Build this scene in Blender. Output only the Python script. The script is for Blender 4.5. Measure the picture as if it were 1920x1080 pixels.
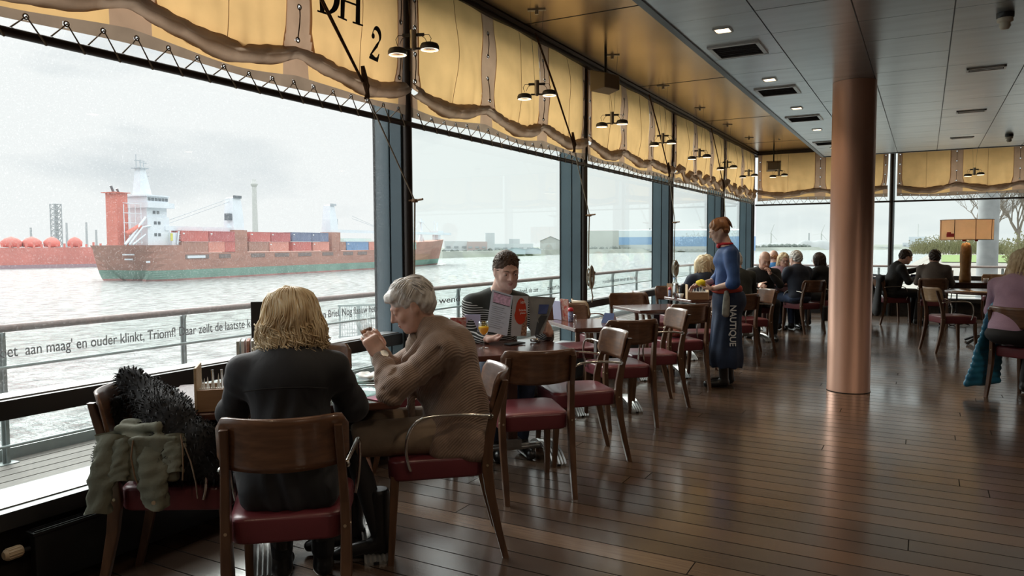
import bpy, math, random
import numpy as np
from mathutils import Vector, Matrix

# ------------------------------------------------------------------ camera, sky, lamps, exposure
for o in list(bpy.data.objects):
    bpy.data.objects.remove(o, do_unlink=True)
SC = bpy.context.scene
COL = SC.collection
CAM_H = 1.42
_A, _P, _R = math.radians(29.1), math.radians(3.3), math.radians(0.25)
_fw = Vector((-math.sin(_A) * math.cos(_P), math.cos(_A) * math.cos(_P), -math.sin(_P)))
_rt = Vector((math.cos(_A), math.sin(_A), 0))
_up = _rt.cross(_fw)
_r2 = _rt * math.cos(_R) - _up * math.sin(_R)
_u2 = _r2.cross(_fw)
cd = bpy.data.cameras.new('camera')
cd.sensor_width = 36.0
cd.lens = 1390.0 / 1920.0 * 36.0
cd.clip_start = 0.05
cd.clip_end = 6000
cam = bpy.data.objects.new('camera', cd)
COL.objects.link(cam)
cam.matrix_world = Matrix(((_r2.x, _u2.x, -_fw.x, 0), (_r2.y, _u2.y, -_fw.y, 0),
                           (_r2.z, _u2.z, -_fw.z, CAM_H), (0, 0, 0, 1)))
SC.camera = cam

SC.view_settings.view_transform = 'Standard'
SC.view_settings.look = 'None'
SC.view_settings.gamma = 1.0
SC.view_settings.use_curve_mapping = False
SC.view_settings.exposure = 0.47
SC.cycles.use_denoising = True
SC.cycles.max_bounces = 10
SC.cycles.transparent_max_bounces = 24
SC.cycles.sample_clamp_indirect = 6.0
SC.cycles.caustics_reflective = False
SC.cycles.caustics_refractive = False

SKY_STRENGTH = 0.745
w = bpy.data.worlds.new('overcast_sky')
SC.world = w
w.use_nodes = True
nt = w.node_tree
nt.nodes.clear()
out = nt.nodes.new('ShaderNodeOutputWorld')
bg = nt.nodes.new('ShaderNodeBackground')
tc = nt.nodes.new('ShaderNodeTexCoord')
mp = nt.nodes.new('ShaderNodeMapping')
mp.inputs['Scale'].default_value = (1.0, 1.0, 3.4)
n1 = nt.nodes.new('ShaderNodeTexNoise')
n1.inputs['Scale'].default_value = 2.3
n1.inputs['Detail'].default_value = 7
n1.inputs['Roughness'].default_value = 0.5
n1.inputs['Distortion'].default_value = 0.3
cr = nt.nodes.new('ShaderNodeValToRGB')
cr.color_ramp.elements[0].position = 0.25
cr.color_ramp.elements[0].color = (0.66, 0.71, 0.75, 1)
cr.color_ramp.elements[1].position = 0.43
cr.color_ramp.elements[1].color = (0.965, 0.975, 0.98, 1)
nt.links.new(tc.outputs['Generated'], mp.inputs['Vector'])
nt.links.new(mp.outputs['Vector'], n1.inputs['Vector'])
nt.links.new(n1.outputs['Fac'], cr.inputs['Fac'])
nt.links.new(cr.outputs['Color'], bg.inputs['Color'])
# an overcast sky is brighter overhead than near the horizon
sz = nt.nodes.new('ShaderNodeSeparateXYZ')
mr = nt.nodes.new('ShaderNodeMapRange')
mr.interpolation_type = 'SMOOTHSTEP'
mr.inputs['From Min'].default_value = .20
mr.inputs['From Max'].default_value = .80
mr.inputs['To Min'].default_value = SKY_STRENGTH
mr.inputs['To Max'].default_value = SKY_STRENGTH * 2.9
nt.links.new(tc.outputs['Generated'], sz.inputs[0])
nt.links.new(sz.outputs['Z'], mr.inputs['Value'])
nt.links.new(mr.outputs['Result'], bg.inputs['Strength'])
nt.links.new(bg.outputs['Background'], out.inputs['Surface'])


def lamp(name, kind, loc, energy, color=(1, .8, .6), size=.1, rot=(0, 0, 0), spot=None):
    d = bpy.data.lights.new(name, kind)
    d.energy = energy
    d.color = color
    if kind == 'AREA':
        d.size = size
    elif kind in ('POINT', 'SPOT'):
        d.shadow_soft_size = size
    if spot:
        d.spot_size = spot
        d.spot_blend = .6
    o = bpy.data.objects.new(name, d)
    COL.objects.link(o)
    o.location = loc
    o.rotation_euler = rot
    return o


# soft daylight from low broken cloud over the river (the brightest part of the sky)
sd = bpy.data.lights.new('sun', 'SUN')
sd.energy = 3.4
sd.angle = math.radians(35)
sd.color = (1.0, .98, .95)
sun = bpy.data.objects.new('sun', sd)
COL.objects.link(sun)
sun.rotation_euler = Vector((0.75, -0.35, -0.55)).to_track_quat('-Z', 'Y').to_euler()

# ------------------------------------------------------------------ helpers: materials
MATS = {}


def nodes_of(m):
    m.use_nodes = True
    return m.node_tree, m.node_tree.nodes['Principled BSDF']


def mat(name, col, rough=.5, metal=0., noise=0., nscale=20., bump=0., bscale=60., coat=0., emit=0., stretch=None,
        alpha=1., sheen=0., trans=0., spec=.5, col2=None, coords='Object', detail=4.):
    """principled material with procedural colour variation and bump"""
    if name in MATS:
        return MATS[name]
    m = bpy.data.materials.new(name)
    t, p = nodes_of(m)
    p.inputs['Base Color'].default_value = (*col, 1)
    p.inputs['Roughness'].default_value = rough
    p.inputs['Metallic'].default_value = metal
    p.inputs['Coat Weight'].default_value = coat
    p.inputs['Coat Roughness'].default_value = .12
    p.inputs['Specular IOR Level'].default_value = spec
    p.inputs['Alpha'].default_value = alpha
    p.inputs['Transmission Weight'].default_value = trans
    p.inputs['Sheen Weight'].default_value = sheen
    if emit:
        p.inputs['Emission Color'].default_value = (*col, 1)
        p.inputs['Emission Strength'].default_value = emit
    tcn = t.nodes.new('ShaderNodeTexCoord')
    src = tcn.outputs[coords]
    if stretch:
        q = t.nodes.new('ShaderNodeMapping')
        q.inputs['Scale'].default_value = stretch
        t.links.new(src, q.inputs['Vector'])
        src = q.outputs['Vector']
    if noise or col2:
        n = t.nodes.new('ShaderNodeTexNoise')
        n.inputs['Scale'].default_value = nscale
        n.inputs['Detail'].default_value = detail
        t.links.new(src, n.inputs['Vector'])
        r = t.nodes.new('ShaderNodeValToRGB')
        c2 = col2 if col2 else tuple(min(1, c * (1 + noise)) for c in col)
        c1 = col if col2 else tuple(c * (1 - noise) for c in col)
        r.color_ramp.elements[0].position = .32
        r.color_ramp.elements[1].position = .68
        r.color_ramp.elements[0].color = (*c1, 1)
        r.color_ramp.elements[1].color = (*c2, 1)
        t.links.new(n.outputs['Fac'], r.inputs['Fac'])
        t.links.new(r.outputs['Color'], p.inputs['Base Color'])
        if emit:
            t.links.new(r.outputs['Color'], p.inputs['Emission Color'])
    if bump:
        n = t.nodes.new('ShaderNodeTexNoise')
        n.inputs['Scale'].default_value = bscale
        n.inputs['Detail'].default_value = 5
        t.links.new(src, n.inputs['Vector'])
        b = t.nodes.new('ShaderNodeBump')
        b.inputs['Strength'].default_value = bump
        b.inputs['Distance'].default_value = .01
        t.links.new(n.outputs['Fac'], b.inputs['Height'])
        t.links.new(b.outputs['Normal'], p.inputs['Normal'])
    MATS[name] = m
    return m


def glass_mat(name, tint=(.93, .97, .95), refl=.06, rough=0.0, dirt=0.0):
    if name in MATS:
        return MATS[name]
    m = bpy.data.materials.new(name)
    m.use_nodes = True
    t = m.node_tree
    t.nodes.clear()
    o = t.nodes.new('ShaderNodeOutputMaterial')
    a = t.nodes.new('ShaderNodeBsdfTransparent')
    a.inputs['Color'].default_value = (*tint, 1)
    g = t.nodes.new('ShaderNodeBsdfGlossy')
    g.inputs['Roughness'].default_value = rough
    g.inputs['Color'].default_value = (.9, .95, .95, 1)
    x = t.nodes.new('ShaderNodeMixShader')
    lw = t.nodes.new('ShaderNodeLayerWeight')
    pw_ = t.nodes.new('ShaderNodeMath')
    pw_.operation = 'POWER'
    pw_.inputs[1].default_value = 5
    ml_ = t.nodes.new('ShaderNodeMath')
    ml_.operation = 'MULTIPLY_ADD'
    ml_.inputs[1].default_value = .55
    ml_.inputs[2].default_value = refl * .45
    t.links.new(lw.outputs['Facing'], pw_.inputs[0])
    t.links.new(pw_.outputs[0], ml_.inputs[0])
    t.links.new(ml_.outputs[0], x.inputs['Fac'])
    t.links.new(a.outputs[0], x.inputs[1])
    t.links.new(g.outputs[0], x.inputs[2])
    last = x.outputs[0]
    if dirt:
        tcn = t.nodes.new('ShaderNodeTexCoord')
        n = t.nodes.new('ShaderNodeTexNoise')
        n.inputs['Scale'].default_value = 160
        n.inputs['Detail'].default_value = 2
        t.links.new(tcn.outputs['Object'], n.inputs['Vector'])
        r = t.nodes.new('ShaderNodeMapRange')
        r.inputs['From Min'].default_value = .60
        r.inputs['From Max'].default_value = .72
        r.inputs['To Max'].default_value = dirt
        t.links.new(n.outputs['Fac'], r.inputs['Value'])
        ad = t.nodes.new('ShaderNodeMath')
        ad.operation = 'ADD'
        ad.inputs[1].default_value = dirt * .12
        t.links.new(r.outputs['Result'], ad.inputs[0])
        d = t.nodes.new('ShaderNodeBsdfTranslucent')
        d.inputs['Color'].default_value = (.9, .92, .92, 1)
        y = t.nodes.new('ShaderNodeMixShader')
        t.links.new(ad.outputs[0], y.inputs['Fac'])
        t.links.new(last, y.inputs[1])
        t.links.new(d.outputs[0], y.inputs[2])
        last = y.outputs[0]
    t.links.new(last, o.inputs['Surface'])
    MATS[name] = m
    return m


def cloth_mat(name, col, trans=.5, noise=.12, nscale=8.):
    """canvas that lets daylight through"""
    if name in MATS:
        return MATS[name]
    m = bpy.data.materials.new(name)
    m.use_nodes = True
    t = m.node_tree
    t.nodes.clear()
    o = t.nodes.new('ShaderNodeOutputMaterial')
    d = t.nodes.new('ShaderNodeBsdfDiffuse')
    r = t.nodes.new('ShaderNodeBsdfTranslucent')
    x = t.nodes.new('ShaderNodeMixShader')
    x.inputs['Fac'].default_value = trans
    tcn = t.nodes.new('ShaderNodeTexCoord')
    n = t.nodes.new('ShaderNodeTexNoise')
    n.inputs['Scale'].default_value = nscale
    n.inputs['Detail'].default_value = 6
    cr_ = t.nodes.new('ShaderNodeValToRGB')
    cr_.color_ramp.elements[0].position = .3
    cr_.color_ramp.elements[1].position = .7
    cr_.color_ramp.elements[0].color = (*[c * (1 - noise) for c in col], 1)
    cr_.color_ramp.elements[1].color = (*[min(1, c * (1 + noise)) for c in col], 1)
    b = t.nodes.new('ShaderNodeBump')
    b.inputs['Strength'].default_value = .25
    b.inputs['Distance'].default_value = .02
    t.links.new(tcn.outputs['Object'], n.inputs['Vector'])
    t.links.new(n.outputs['Fac'], cr_.inputs['Fac'])
    t.links.new(n.outputs['Fac'], b.inputs['Height'])
    t.links.new(b.outputs['Normal'], d.inputs['Normal'])
    t.links.new(cr_.outputs['Color'], d.inputs['Color'])
    t.links.new(cr_.outputs['Color'], r.inputs['Color'])
    t.links.new(d.outputs[0], x.inputs[1])
    t.links.new(r.outputs[0], x.inputs[2])
    t.links.new(x.outputs[0], o.inputs['Surface'])
    MATS[name] = m
    return m


# ------------------------------------------------------------------ helpers: objects
def tag(o, label=None, cat=None, group=None, kind=None):
    if label:
        o['label'] = label
    if cat:
        o['category'] = cat
    if group:
        o['group'] = group
    if kind:
        o['kind'] = kind
    return o


def thing(name, label, cat, loc=(0, 0, 0), az=0., group=None, kind=None):
    """an Empty at the thing's base; az = compass bearing its front (+Y) faces, degrees from +Y clockwise"""
    o = bpy.data.objects.new(name, None)
    COL.objects.link(o)
    o.empty_display_size = .1
    o.location = loc
    o.rotation_euler = (0, 0, -math.radians(az))
    return tag(o, label, cat, group, kind)


def copy_tree(o, parent=None):
    c = o.copy()
    COL.objects.link(c)
    c.parent = parent
    for ch in list(o.children):
        copy_tree(ch, c)
    return c


class MB:
    """collects shapes, then becomes ONE mesh object"""

    def __init__(s):
        s.v, s.f, s.m, s.sm = [], [], [], []

    def add(s, vs, fs, mi=0, smooth=False):
        b = len(s.v)
        s.v += [tuple(map(float, p)) for p in vs]
        for f in fs:
            s.f.append(tuple(b + i for i in f))
            s.m.append(mi)
            s.sm.append(smooth)
        return s

    def box(s, c, d, rz=0., mi=0, tilt=None):
        hx, hy, hz = d[0] / 2, d[1] / 2, d[2] / 2
        P = [Vector((x, y, z)) for x in (-hx, hx) for y in (-hy, hy) for z in (-hz, hz)]
        R = Matrix.Rotation(rz, 3, 'Z')
        if tilt:
            R = R @ Matrix.Rotation(tilt[1], 3, tilt[0])
        P = [R @ p + Vector(c) for p in P]
        return s.add(P, [(0, 1, 3, 2), (4, 6, 7, 5), (0, 4, 5, 1), (2, 3, 7, 6), (0, 2, 6, 4), (1, 5, 7, 3)], mi)

    def loft(s, rings, mi=0, smooth=True, cap=True, closed=False):
        n = len(rings[0])
        vs = [p for r in rings for p in r]
        fs = []
        R = len(rings)
        for i in range(R if closed else R - 1):
            a, b = i * n, ((i + 1) % R) * n
            for j in range(n):
                k = (j + 1) % n
                fs.append((a + j, a + k, b + k, b + j))
        s.add(vs, fs, mi, smooth)
        if cap and not closed:
            s.add(rings[0], [tuple(reversed(range(n)))], mi, False)
            s.add(rings[-1], [tuple(range(n))], mi, False)
        return s

    def tube(s, pts, r, seg=10, mi=0, cap=True, closed=False, flat=1.0):
        pts = [Vector(p) for p in pts]
        n = len(pts)
        rr = r if isinstance(r, (list, tuple)) else [r] * n
        rings = []
        T0 = (pts[1] - pts[0]).normalized()
        ref = Vector((0, 0, 1)) if abs(T0.z) < .9 else Vector((1, 0, 0))
        N = T0.cross(ref).normalized()
        for i in range(n):
            if closed:
                T = (pts[(i + 1) % n] - pts[i - 1]).normalized()
            else:
                T = (pts[min(i + 1, n - 1)] - pts[max(i - 1, 0)]).normalized()
            N = (N - T * N.dot(T))
            if N.length < 1e-6:
                N = T.orthogonal()
            N.normalize()
            B = T.cross(N)
            rings.append([pts[i] + (N * math.cos(a) + B * math.sin(a) * flat) * rr[i]
                          for a in (2 * math.pi * k / seg for k in range(seg))])
        return s.loft(rings, mi, True, cap, closed)

    def cyl(s, p0, p1, r0, r1=None, seg=16, mi=0):
        return s.tube([p0, p1], [r0, r0 if r1 is None else r1], seg, mi)

    def lathe(s, prof, c=(0, 0, 0), seg=24, mi=0, smooth=True, cap=True):
        """profile [(r, z)...] around the vertical axis"""
        rings = [[(c[0] + max(r, 1e-4) * math.cos(2 * math.pi * k / seg), c[1] + max(r, 1e-4) * math.sin(2 * math.pi * k / seg), c[2] + z)
                  for k in range(seg)] for r, z in prof]
        return s.loft(rings, mi, smooth, cap)

    def grid(s, fn, nu, nv, mi=0, smooth=True, mfn=None, holes=None, hr=.011, skip=None):
        """fn(u, v) over the unit square"""
        vs = [fn(i / nu, j / nv) for i in range(nu + 1) for j in range(nv + 1)]
        b = len(s.v)
        s.v += [tuple(map(float, p)) for p in vs]
        for i in range(nu):
            for j in range(nv):
                a = b + i * (nv + 1) + j
                if skip and skip((i + .5) / nu, (j + .5) / nv):
                    continue
                if holes:
                    c_ = (Vector(vs[a - b]) + Vector(vs[a - b + nv + 2])) / 2
                    if any((c_ - q).length < hr for q in holes):
                        continue
                s.f.append((a, a + nv + 1, a + nv + 2, a + 1))
                s.m.append(mfn((i + .5) / nu, (j + .5) / nv) if mfn else mi)
                s.sm.append(smooth)
        return s

    def slab(s, fn, nu, nv, thick, mi=0, mfn=None):
        """a curved sheet with thickness along fn's third return (x, y, z), normal"""
        F, B = [], []
        for i in range(nu + 1):
            for j in range(nv + 1):
                p, nrm = fn(i / nu, j / nv)
                p, nrm = Vector(p), Vector(nrm).normalized() * (thick / 2)
                F.append(p + nrm)
                B.append(p - nrm)
        b = len(s.v)
        s.v += [tuple(p) for p in F] + [tuple(p) for p in B]
        n = len(F)
        w_ = nv + 1

        def q(*ix):
            s.f.append(ix)
            s.m.append(mi)
            s.sm.append(True)
        for i in range(nu):
            for j in range(nv):
                a = b + i * w_ + j
                q(a, a + w_, a + w_ + 1, a + 1)
                q(n + a, n + a + 1, n + a + w_ + 1, n + a + w_)
        for i in range(nu):
            for j in (0, nv):
                a = b + i * w_ + j
                q(*((a, n + a, n + a + w_, a + w_) if j == 0 else (a, a + w_, n + a + w_, n + a)))
        for j in range(nv):
            for i in (0, nu):
                a = b + i * w_ + j
                q(*((a, a + 1, n + a + 1, n + a) if i == 0 else (a, n + a, n + a + 1, a + 1)))
        return s

    def build(s, name, mats, parent=None, bevel=0., auto=True, subsurf=0):
        me = bpy.data.meshes.new(name)
        me.from_pydata(s.v, [], s.f)
        if not isinstance(mats, (list, tuple)):
            mats = [mats]
        for m in mats:
            me.materials.append(m)
        me.polygons.foreach_set('material_index', s.m)
        me.polygons.foreach_set('use_smooth', s.sm)
        me.update()
        o = bpy.data.objects.new(name, me)
        COL.objects.link(o)
        if parent:
            o.parent = parent
        if bevel:
            b = o.modifiers.new('b', 'BEVEL')
            b.width = bevel
            b.segments = 2
            b.limit_method = 'ANGLE'
        return o


def ringpoly(hw_f, hw_b, hd, z, n=8, r=.06, sc=1.0, dy=0.):
    """rounded trapezoid ring (front +Y half width hw_f, back hw_b)"""
    pts = []
    for cx, cy, a0 in ((1, 1, 0), (-1, 1, 90), (-1, -1, 180), (1, -1, 270)):
        hw = hw_f if cy > 0 else hw_b
        for k in range(n + 1):
            a = math.radians(a0 + 90 * k / n)
            pts.append(((cx * (hw - r) + r * math.cos(a)) * sc, (cy * (hd - r) + r * math.sin(a)) * sc + dy, z))
    return pts


def text_obj(name, body, size, m, loc, xdir, updir, parent=None, extrude=.002, bold=0., align='LEFT', shear=0., squeeze=1.0, width=None):
    """lettering as real thin geometry lying along xdir / updir"""
    cu = bpy.data.curves.new(name, 'FONT')
    cu.body = body
    cu.size = size
    cu.extrude = extrude
    cu.offset = bold
    cu.align_x = align
    cu.shear = shear
    tmp = bpy.data.objects.new(name + '_c', cu)
    COL.objects.link(tmp)
    dg = bpy.context.evaluated_depsgraph_get()
    me = bpy.data.meshes.new_from_object(tmp.evaluated_get(dg))
    bpy.data.objects.remove(tmp, do_unlink=True)
    if width:
        xs_ = [v.co.x for v in me.vertices]
        squeeze = width / max(1e-4, max(xs_) - min(xs_))
    X = Vector(xdir).normalized()
    Y = Vector(updir).normalized()
    Z = X.cross(Y)
    M = Matrix(((X.x, Y.x, Z.x, loc[0]), (X.y, Y.y, Z.y, loc[1]), (X.z, Y.z, Z.z, loc[2]), (0, 0, 0, 1)))
    me.transform(M @ Matrix.Diagonal((squeeze, 1, 1, 1)))
    me.materials.clear()
    me.materials.append(m)
    me.name = name
    o = bpy.data.objects.new(name, me)
    COL.objects.link(o)
    if parent:
        o.parent = parent
    return o


# ------------------------------------------------------------------ helpers: smooth bodies (distance fields -> one skin)
def V3(*a):
    return np.array(a, np.float32)


class Body:
    def __init__(s, lo, hi, h):
        s.lo = np.array(lo, np.float32)
        s.h = h
        s.n = np.ceil((np.array(hi) - np.array(lo)) / h).astype(int) + 1
        s.D = np.full(s.n, 9.0, np.float32)
        s.ax = [s.lo[i] + h * np.arange(s.n[i], dtype=np.float32) for i in range(3)]

    def _sl(s, a, b):
        i0 = np.maximum(np.floor((a - s.lo) / s.h).astype(int), 0)
        i1 = np.minimum(np.ceil((b - s.lo) / s.h).astype(int) + 1, s.n)
        if (i1 <= i0).any():
            return None
        sl = tuple(slice(i0[k], i1[k]) for k in range(3))
        X = s.ax[0][sl[0]][:, None, None]
        Y = s.ax[1][sl[1]][None, :, None]
        Z = s.ax[2][sl[2]][None, None, :]
        return sl, X, Y, Z

    def _op(s, sl, d, k, sub):
        A = s.D[sl]
        if sub:
            d = -d
            if k > 0:
                h = np.clip(.5 - .5 * (A - d) / k, 0, 1)
                A[...] = A * (1 - h) + d * h + k * h * (1 - h)
            else:
                np.maximum(A, d, out=A)
        elif k > 0:
            h = np.clip(.5 + .5 * (A - d) / k, 0, 1)
            A[...] = A * (1 - h) + d * h - k * h * (1 - h)
        else:
            np.minimum(A, d, out=A)

    def cap(s, a, b, ra, rb=None, k=.02, flat=None, sub=False):
        """tapered limb from a to b; flat=(direction, factor) squashes it along a direction"""
        rb = ra if rb is None else rb
        a, b = np.array(a, np.float32), np.array(b, np.float32)
        R = max(ra, rb) + 2 * k + 3 * s.h
        g = s._sl(np.minimum(a, b) - R, np.maximum(a, b) + R)
        if g is None:
            return s
        sl, X, Y, Z = g
        ab = b - a
        L = max(float(ab @ ab), 1e-9)
        px, py, pz = X - a[0], Y - a[1], Z - a[2]
        t = np.clip((px * ab[0] + py * ab[1] + pz * ab[2]) / L, 0, 1)
        dx, dy, dz = px - t * ab[0], py - t * ab[1], pz - t * ab[2]
        if flat is not None:
            f, q = np.array(flat[0], np.float32), flat[1]
            f = f / np.linalg.norm(f)
            c = dx * f[0] + dy * f[1] + dz * f[2]
            e = 1 / q - 1
            dx, dy, dz = dx + c * e * f[0], dy + c * e * f[1], dz + c * e * f[2]
        d = np.sqrt(dx * dx + dy * dy + dz * dz) - (ra + (rb - ra) * t)
        s._op(sl, d.astype(np.float32), k, sub)
        return s

    def ell(s, c, r, k=.02, R=None, sub=False):
        """ellipsoid, R = 3x3 numpy rotation (columns = local axes)"""
        c, r = np.array(c, np.float32), np.array(r, np.float32)
        m = float(r.max()) + 2 * k + 3 * s.h
        g = s._sl(c - m, c + m)
        if g is None:
            return s
        sl, X, Y, Z = g
        X, Y, Z = X - c[0], Y - c[1], Z - c[2]
        if R is not None:
            R = np.array(R, np.float32)
            u = [X * R[0, i] + Y * R[1, i] + Z * R[2, i] for i in range(3)]
        else:
            u = [X, Y, Z]
        k0 = np.sqrt((u[0] / r[0]) ** 2 + (u[1] / r[1]) ** 2 + (u[2] / r[2]) ** 2)
        k1 = np.sqrt((u[0] / r[0] ** 2) ** 2 + (u[1] / r[1] ** 2) ** 2 + (u[2] / r[2] ** 2) ** 2)
        d = k0 * (k0 - 1) / np.maximum(k1, 1e-5)
        s._op(sl, d.astype(np.float32), k, sub)
        return s

    def rbox(s, c, hd, r=.01, k=.01, R=None, sub=False):
        c, hd = np.array(c, np.float32), np.array(hd, np.float32)
        m = float(np.linalg.norm(hd)) + r + 2 * k + 3 * s.h
        g = s._sl(c - m, c + m)
        if g is None:
            return s
        sl, X, Y, Z = g
        X, Y, Z = X - c[0], Y - c[1], Z - c[2]
        if R is not None:
            R = np.array(R, np.float32)
            u = [X * R[0, i] + Y * R[1, i] + Z * R[2, i] for i in range(3)]
        else:
            u = [X + 0 * Y + 0 * Z, Y + 0 * X + 0 * Z, Z + 0 * X + 0 * Y]
        q = [np.abs(u[i]) - hd[i] + r for i in range(3)]
        d = np.sqrt(sum(np.maximum(a, 0) ** 2 for a in q)) + np.minimum(np.maximum(np.maximum(q[0], q[1]), q[2]), 0) - r
        s._op(sl, d.astype(np.float32), k, sub)
        return s

    def cutplane(s, p, n):
        """remove everything on the side the normal points to"""
        n = np.array(n, np.float32)
        n = n / np.linalg.norm(n)
        d = (s.ax[0][:, None, None] - p[0]) * n[0] + (s.ax[1][None, :, None] - p[1]) * n[1] + (s.ax[2][None, None, :] - p[2]) * n[2]
        np.maximum(s.D, d, out=s.D)
        return s

    def disp(s, fn, band):
        """fn(x, y, z) -> outward offset, applied near the surface"""
        I = np.nonzero(np.abs(s.D) < band)
        x, y, z = (s.ax[i][I[i]] for i in range(3))
        s.D[I] -= fn(x, y, z).astype(np.float32)
        return s

    def mesh(s):
        D = s.D.copy()
        D[0], D[-1] = 1, 1
        D[:, 0], D[:, -1] = 1, 1
        D[:, :, 0], D[:, :, -1] = 1, 1
        S = D < 0
        nx, ny, nz = D.shape
        c = np.zeros((nx - 1, ny - 1, nz - 1), np.uint8)
        for i in (0, 1):
            for j in (0, 1):
                for k in (0, 1):
                    c += S[i:nx - 1 + i, j:ny - 1 + j, k:nz - 1 + k]
        I = np.nonzero((c > 0) & (c < 8))
        ids = np.full(c.shape, -1, np.int32)
        ids[I] = np.arange(len(I[0]))
        acc = np.zeros((len(I[0]), 3), np.float32)
        cnt = np.zeros(len(I[0]), np.float32)
        corners = [(i, j, k) for i in (0, 1) for j in (0, 1) for k in (0, 1)]
        for a in corners:
            for ax in range(3):
                if a[ax]:
                    continue
                b = list(a)
                b[ax] = 1
                da = D[I[0] + a[0], I[1] + a[1], I[2] + a[2]]
                db = D[I[0] + b[0], I[1] + b[1], I[2] + b[2]]
                cr_ = (da < 0) != (db < 0)
                den = np.where(cr_, da - db, 1)
                t = np.where(cr_, da / den, 0)
                p = np.zeros((len(t), 3), np.float32)
                p[:, 0], p[:, 1], p[:, 2] = a
                p[:, ax] = t
                acc += np.where(cr_[:, None], p, 0)
                cnt += cr_
        P = acc / np.maximum(cnt, 1)[:, None]
        Vt = s.lo + s.h * (np.stack(I, 1) + P)
        F = []
        for ax in range(3):
            sa = [slice(1, -1)] * 3
            sb = [slice(1, -1)] * 3
            sa[ax] = slice(0, -1)
            sb[ax] = slice(1, None)
            A, B = S[tuple(sa)], S[tuple(sb)]
            E = np.nonzero(A != B)
            off = [1, 1, 1]
            off[ax] = 0
            e = [E[i] + off[i] for i in range(3)]
            u, v = (ax + 1) % 3, (ax + 2) % 3

            def cell(du, dv):
                q = [e[0].copy(), e[1].copy(), e[2].copy()]
                q[u] -= du
                q[v] -= dv
                return ids[q[0], q[1], q[2]]
            Q = np.stack([cell(1, 1), cell(0, 1), cell(0, 0), cell(1, 0)], 1)
            fl = B[E]
            Q[fl] = Q[fl][:, ::-1]
            F.append(Q)
        F = np.concatenate(F)
        if len(F):
            a, b, c_ = Vt[F[:, 0]] - Vt[0], Vt[F[:, 1]] - Vt[0], Vt[F[:, 2]] - Vt[0]
            if (np.cross(a, b) * c_).sum() < 0:
                F = F[:, ::-1].copy()
        return Vt, F

    def build(s, name, m, parent=None, extra=None, smooth=1):
        """extra = an MB whose shapes join the same mesh (material index kept)"""
        Vt, F = s.mesh()
        if smooth and len(Vt):
            for _ in range(smooth):
                A = np.zeros_like(Vt)
                C_ = np.zeros(len(Vt), np.float32)
                for i in range(4):
                    j = (i + 1) % 4
                    for q in range(3):
                        A[:, q] += np.bincount(F[:, i], Vt[F[:, j], q], len(Vt))
                    C_ += np.bincount(F[:, i], minlength=len(Vt))
                Vt = Vt * .5 + .5 * A / np.maximum(C_, 1)[:, None]
        me = bpy.data.meshes.new(name)
        mats = m if isinstance(m, (list, tuple)) else [m]
        nv = len(Vt)
        if extra is None or not extra.v:
            me.vertices.add(nv)
            me.vertices.foreach_set('co', Vt.astype(np.float32).ravel())
            me.loops.add(len(F) * 4)
            me.loops.foreach_set('vertex_index', F.astype(np.int32).ravel())
            me.polygons.add(len(F))
            me.polygons.foreach_set('loop_start', np.arange(0, len(F) * 4, 4, dtype=np.int32))
            me.polygons.foreach_set('use_smooth', np.ones(len(F), bool))
            me.update(calc_edges=True)
            me.validate()
        else:
            fs = [tuple(int(q) for q in f) for f in F] + [tuple(i + nv for i in f) for f in extra.f]
            me.from_pydata([tuple(map(float, p)) for p in Vt] + extra.v, [], fs)
            me.polygons.foreach_set('use_smooth', [True] * len(fs))
            me.polygons.foreach_set('material_index', [0] * len(F) + extra.m)
            me.update()
        for q in mats:
            me.materials.append(q)
        o = bpy.data.objects.new(name, me)
        COL.objects.link(o)
        if parent:
            o.parent = parent
        return o

# ------------------------------------------------------------------ the setting
WX = -3.25                      # inner face line of the window posts
FY = 16.5                       # far window wall
POST_Y = [-2.0, 1.155, 4.31, 7.465, 10.62, 13.775, 16.5]
POST_X = [-3.25, -0.60, 2.55, 5.7]
RX = 6.0                        # room's right wall, outside the frame
BY = -3.0                       # wall behind the camera
Z_TOP = 3.37                    # upper ceiling
Z_LOW = 2.95                    # dropped metal ceiling
LOWX = -1.6
LOWY = 14.15


def struct(o, label, cat):
    return tag(o, label, cat, kind='structure')


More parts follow.
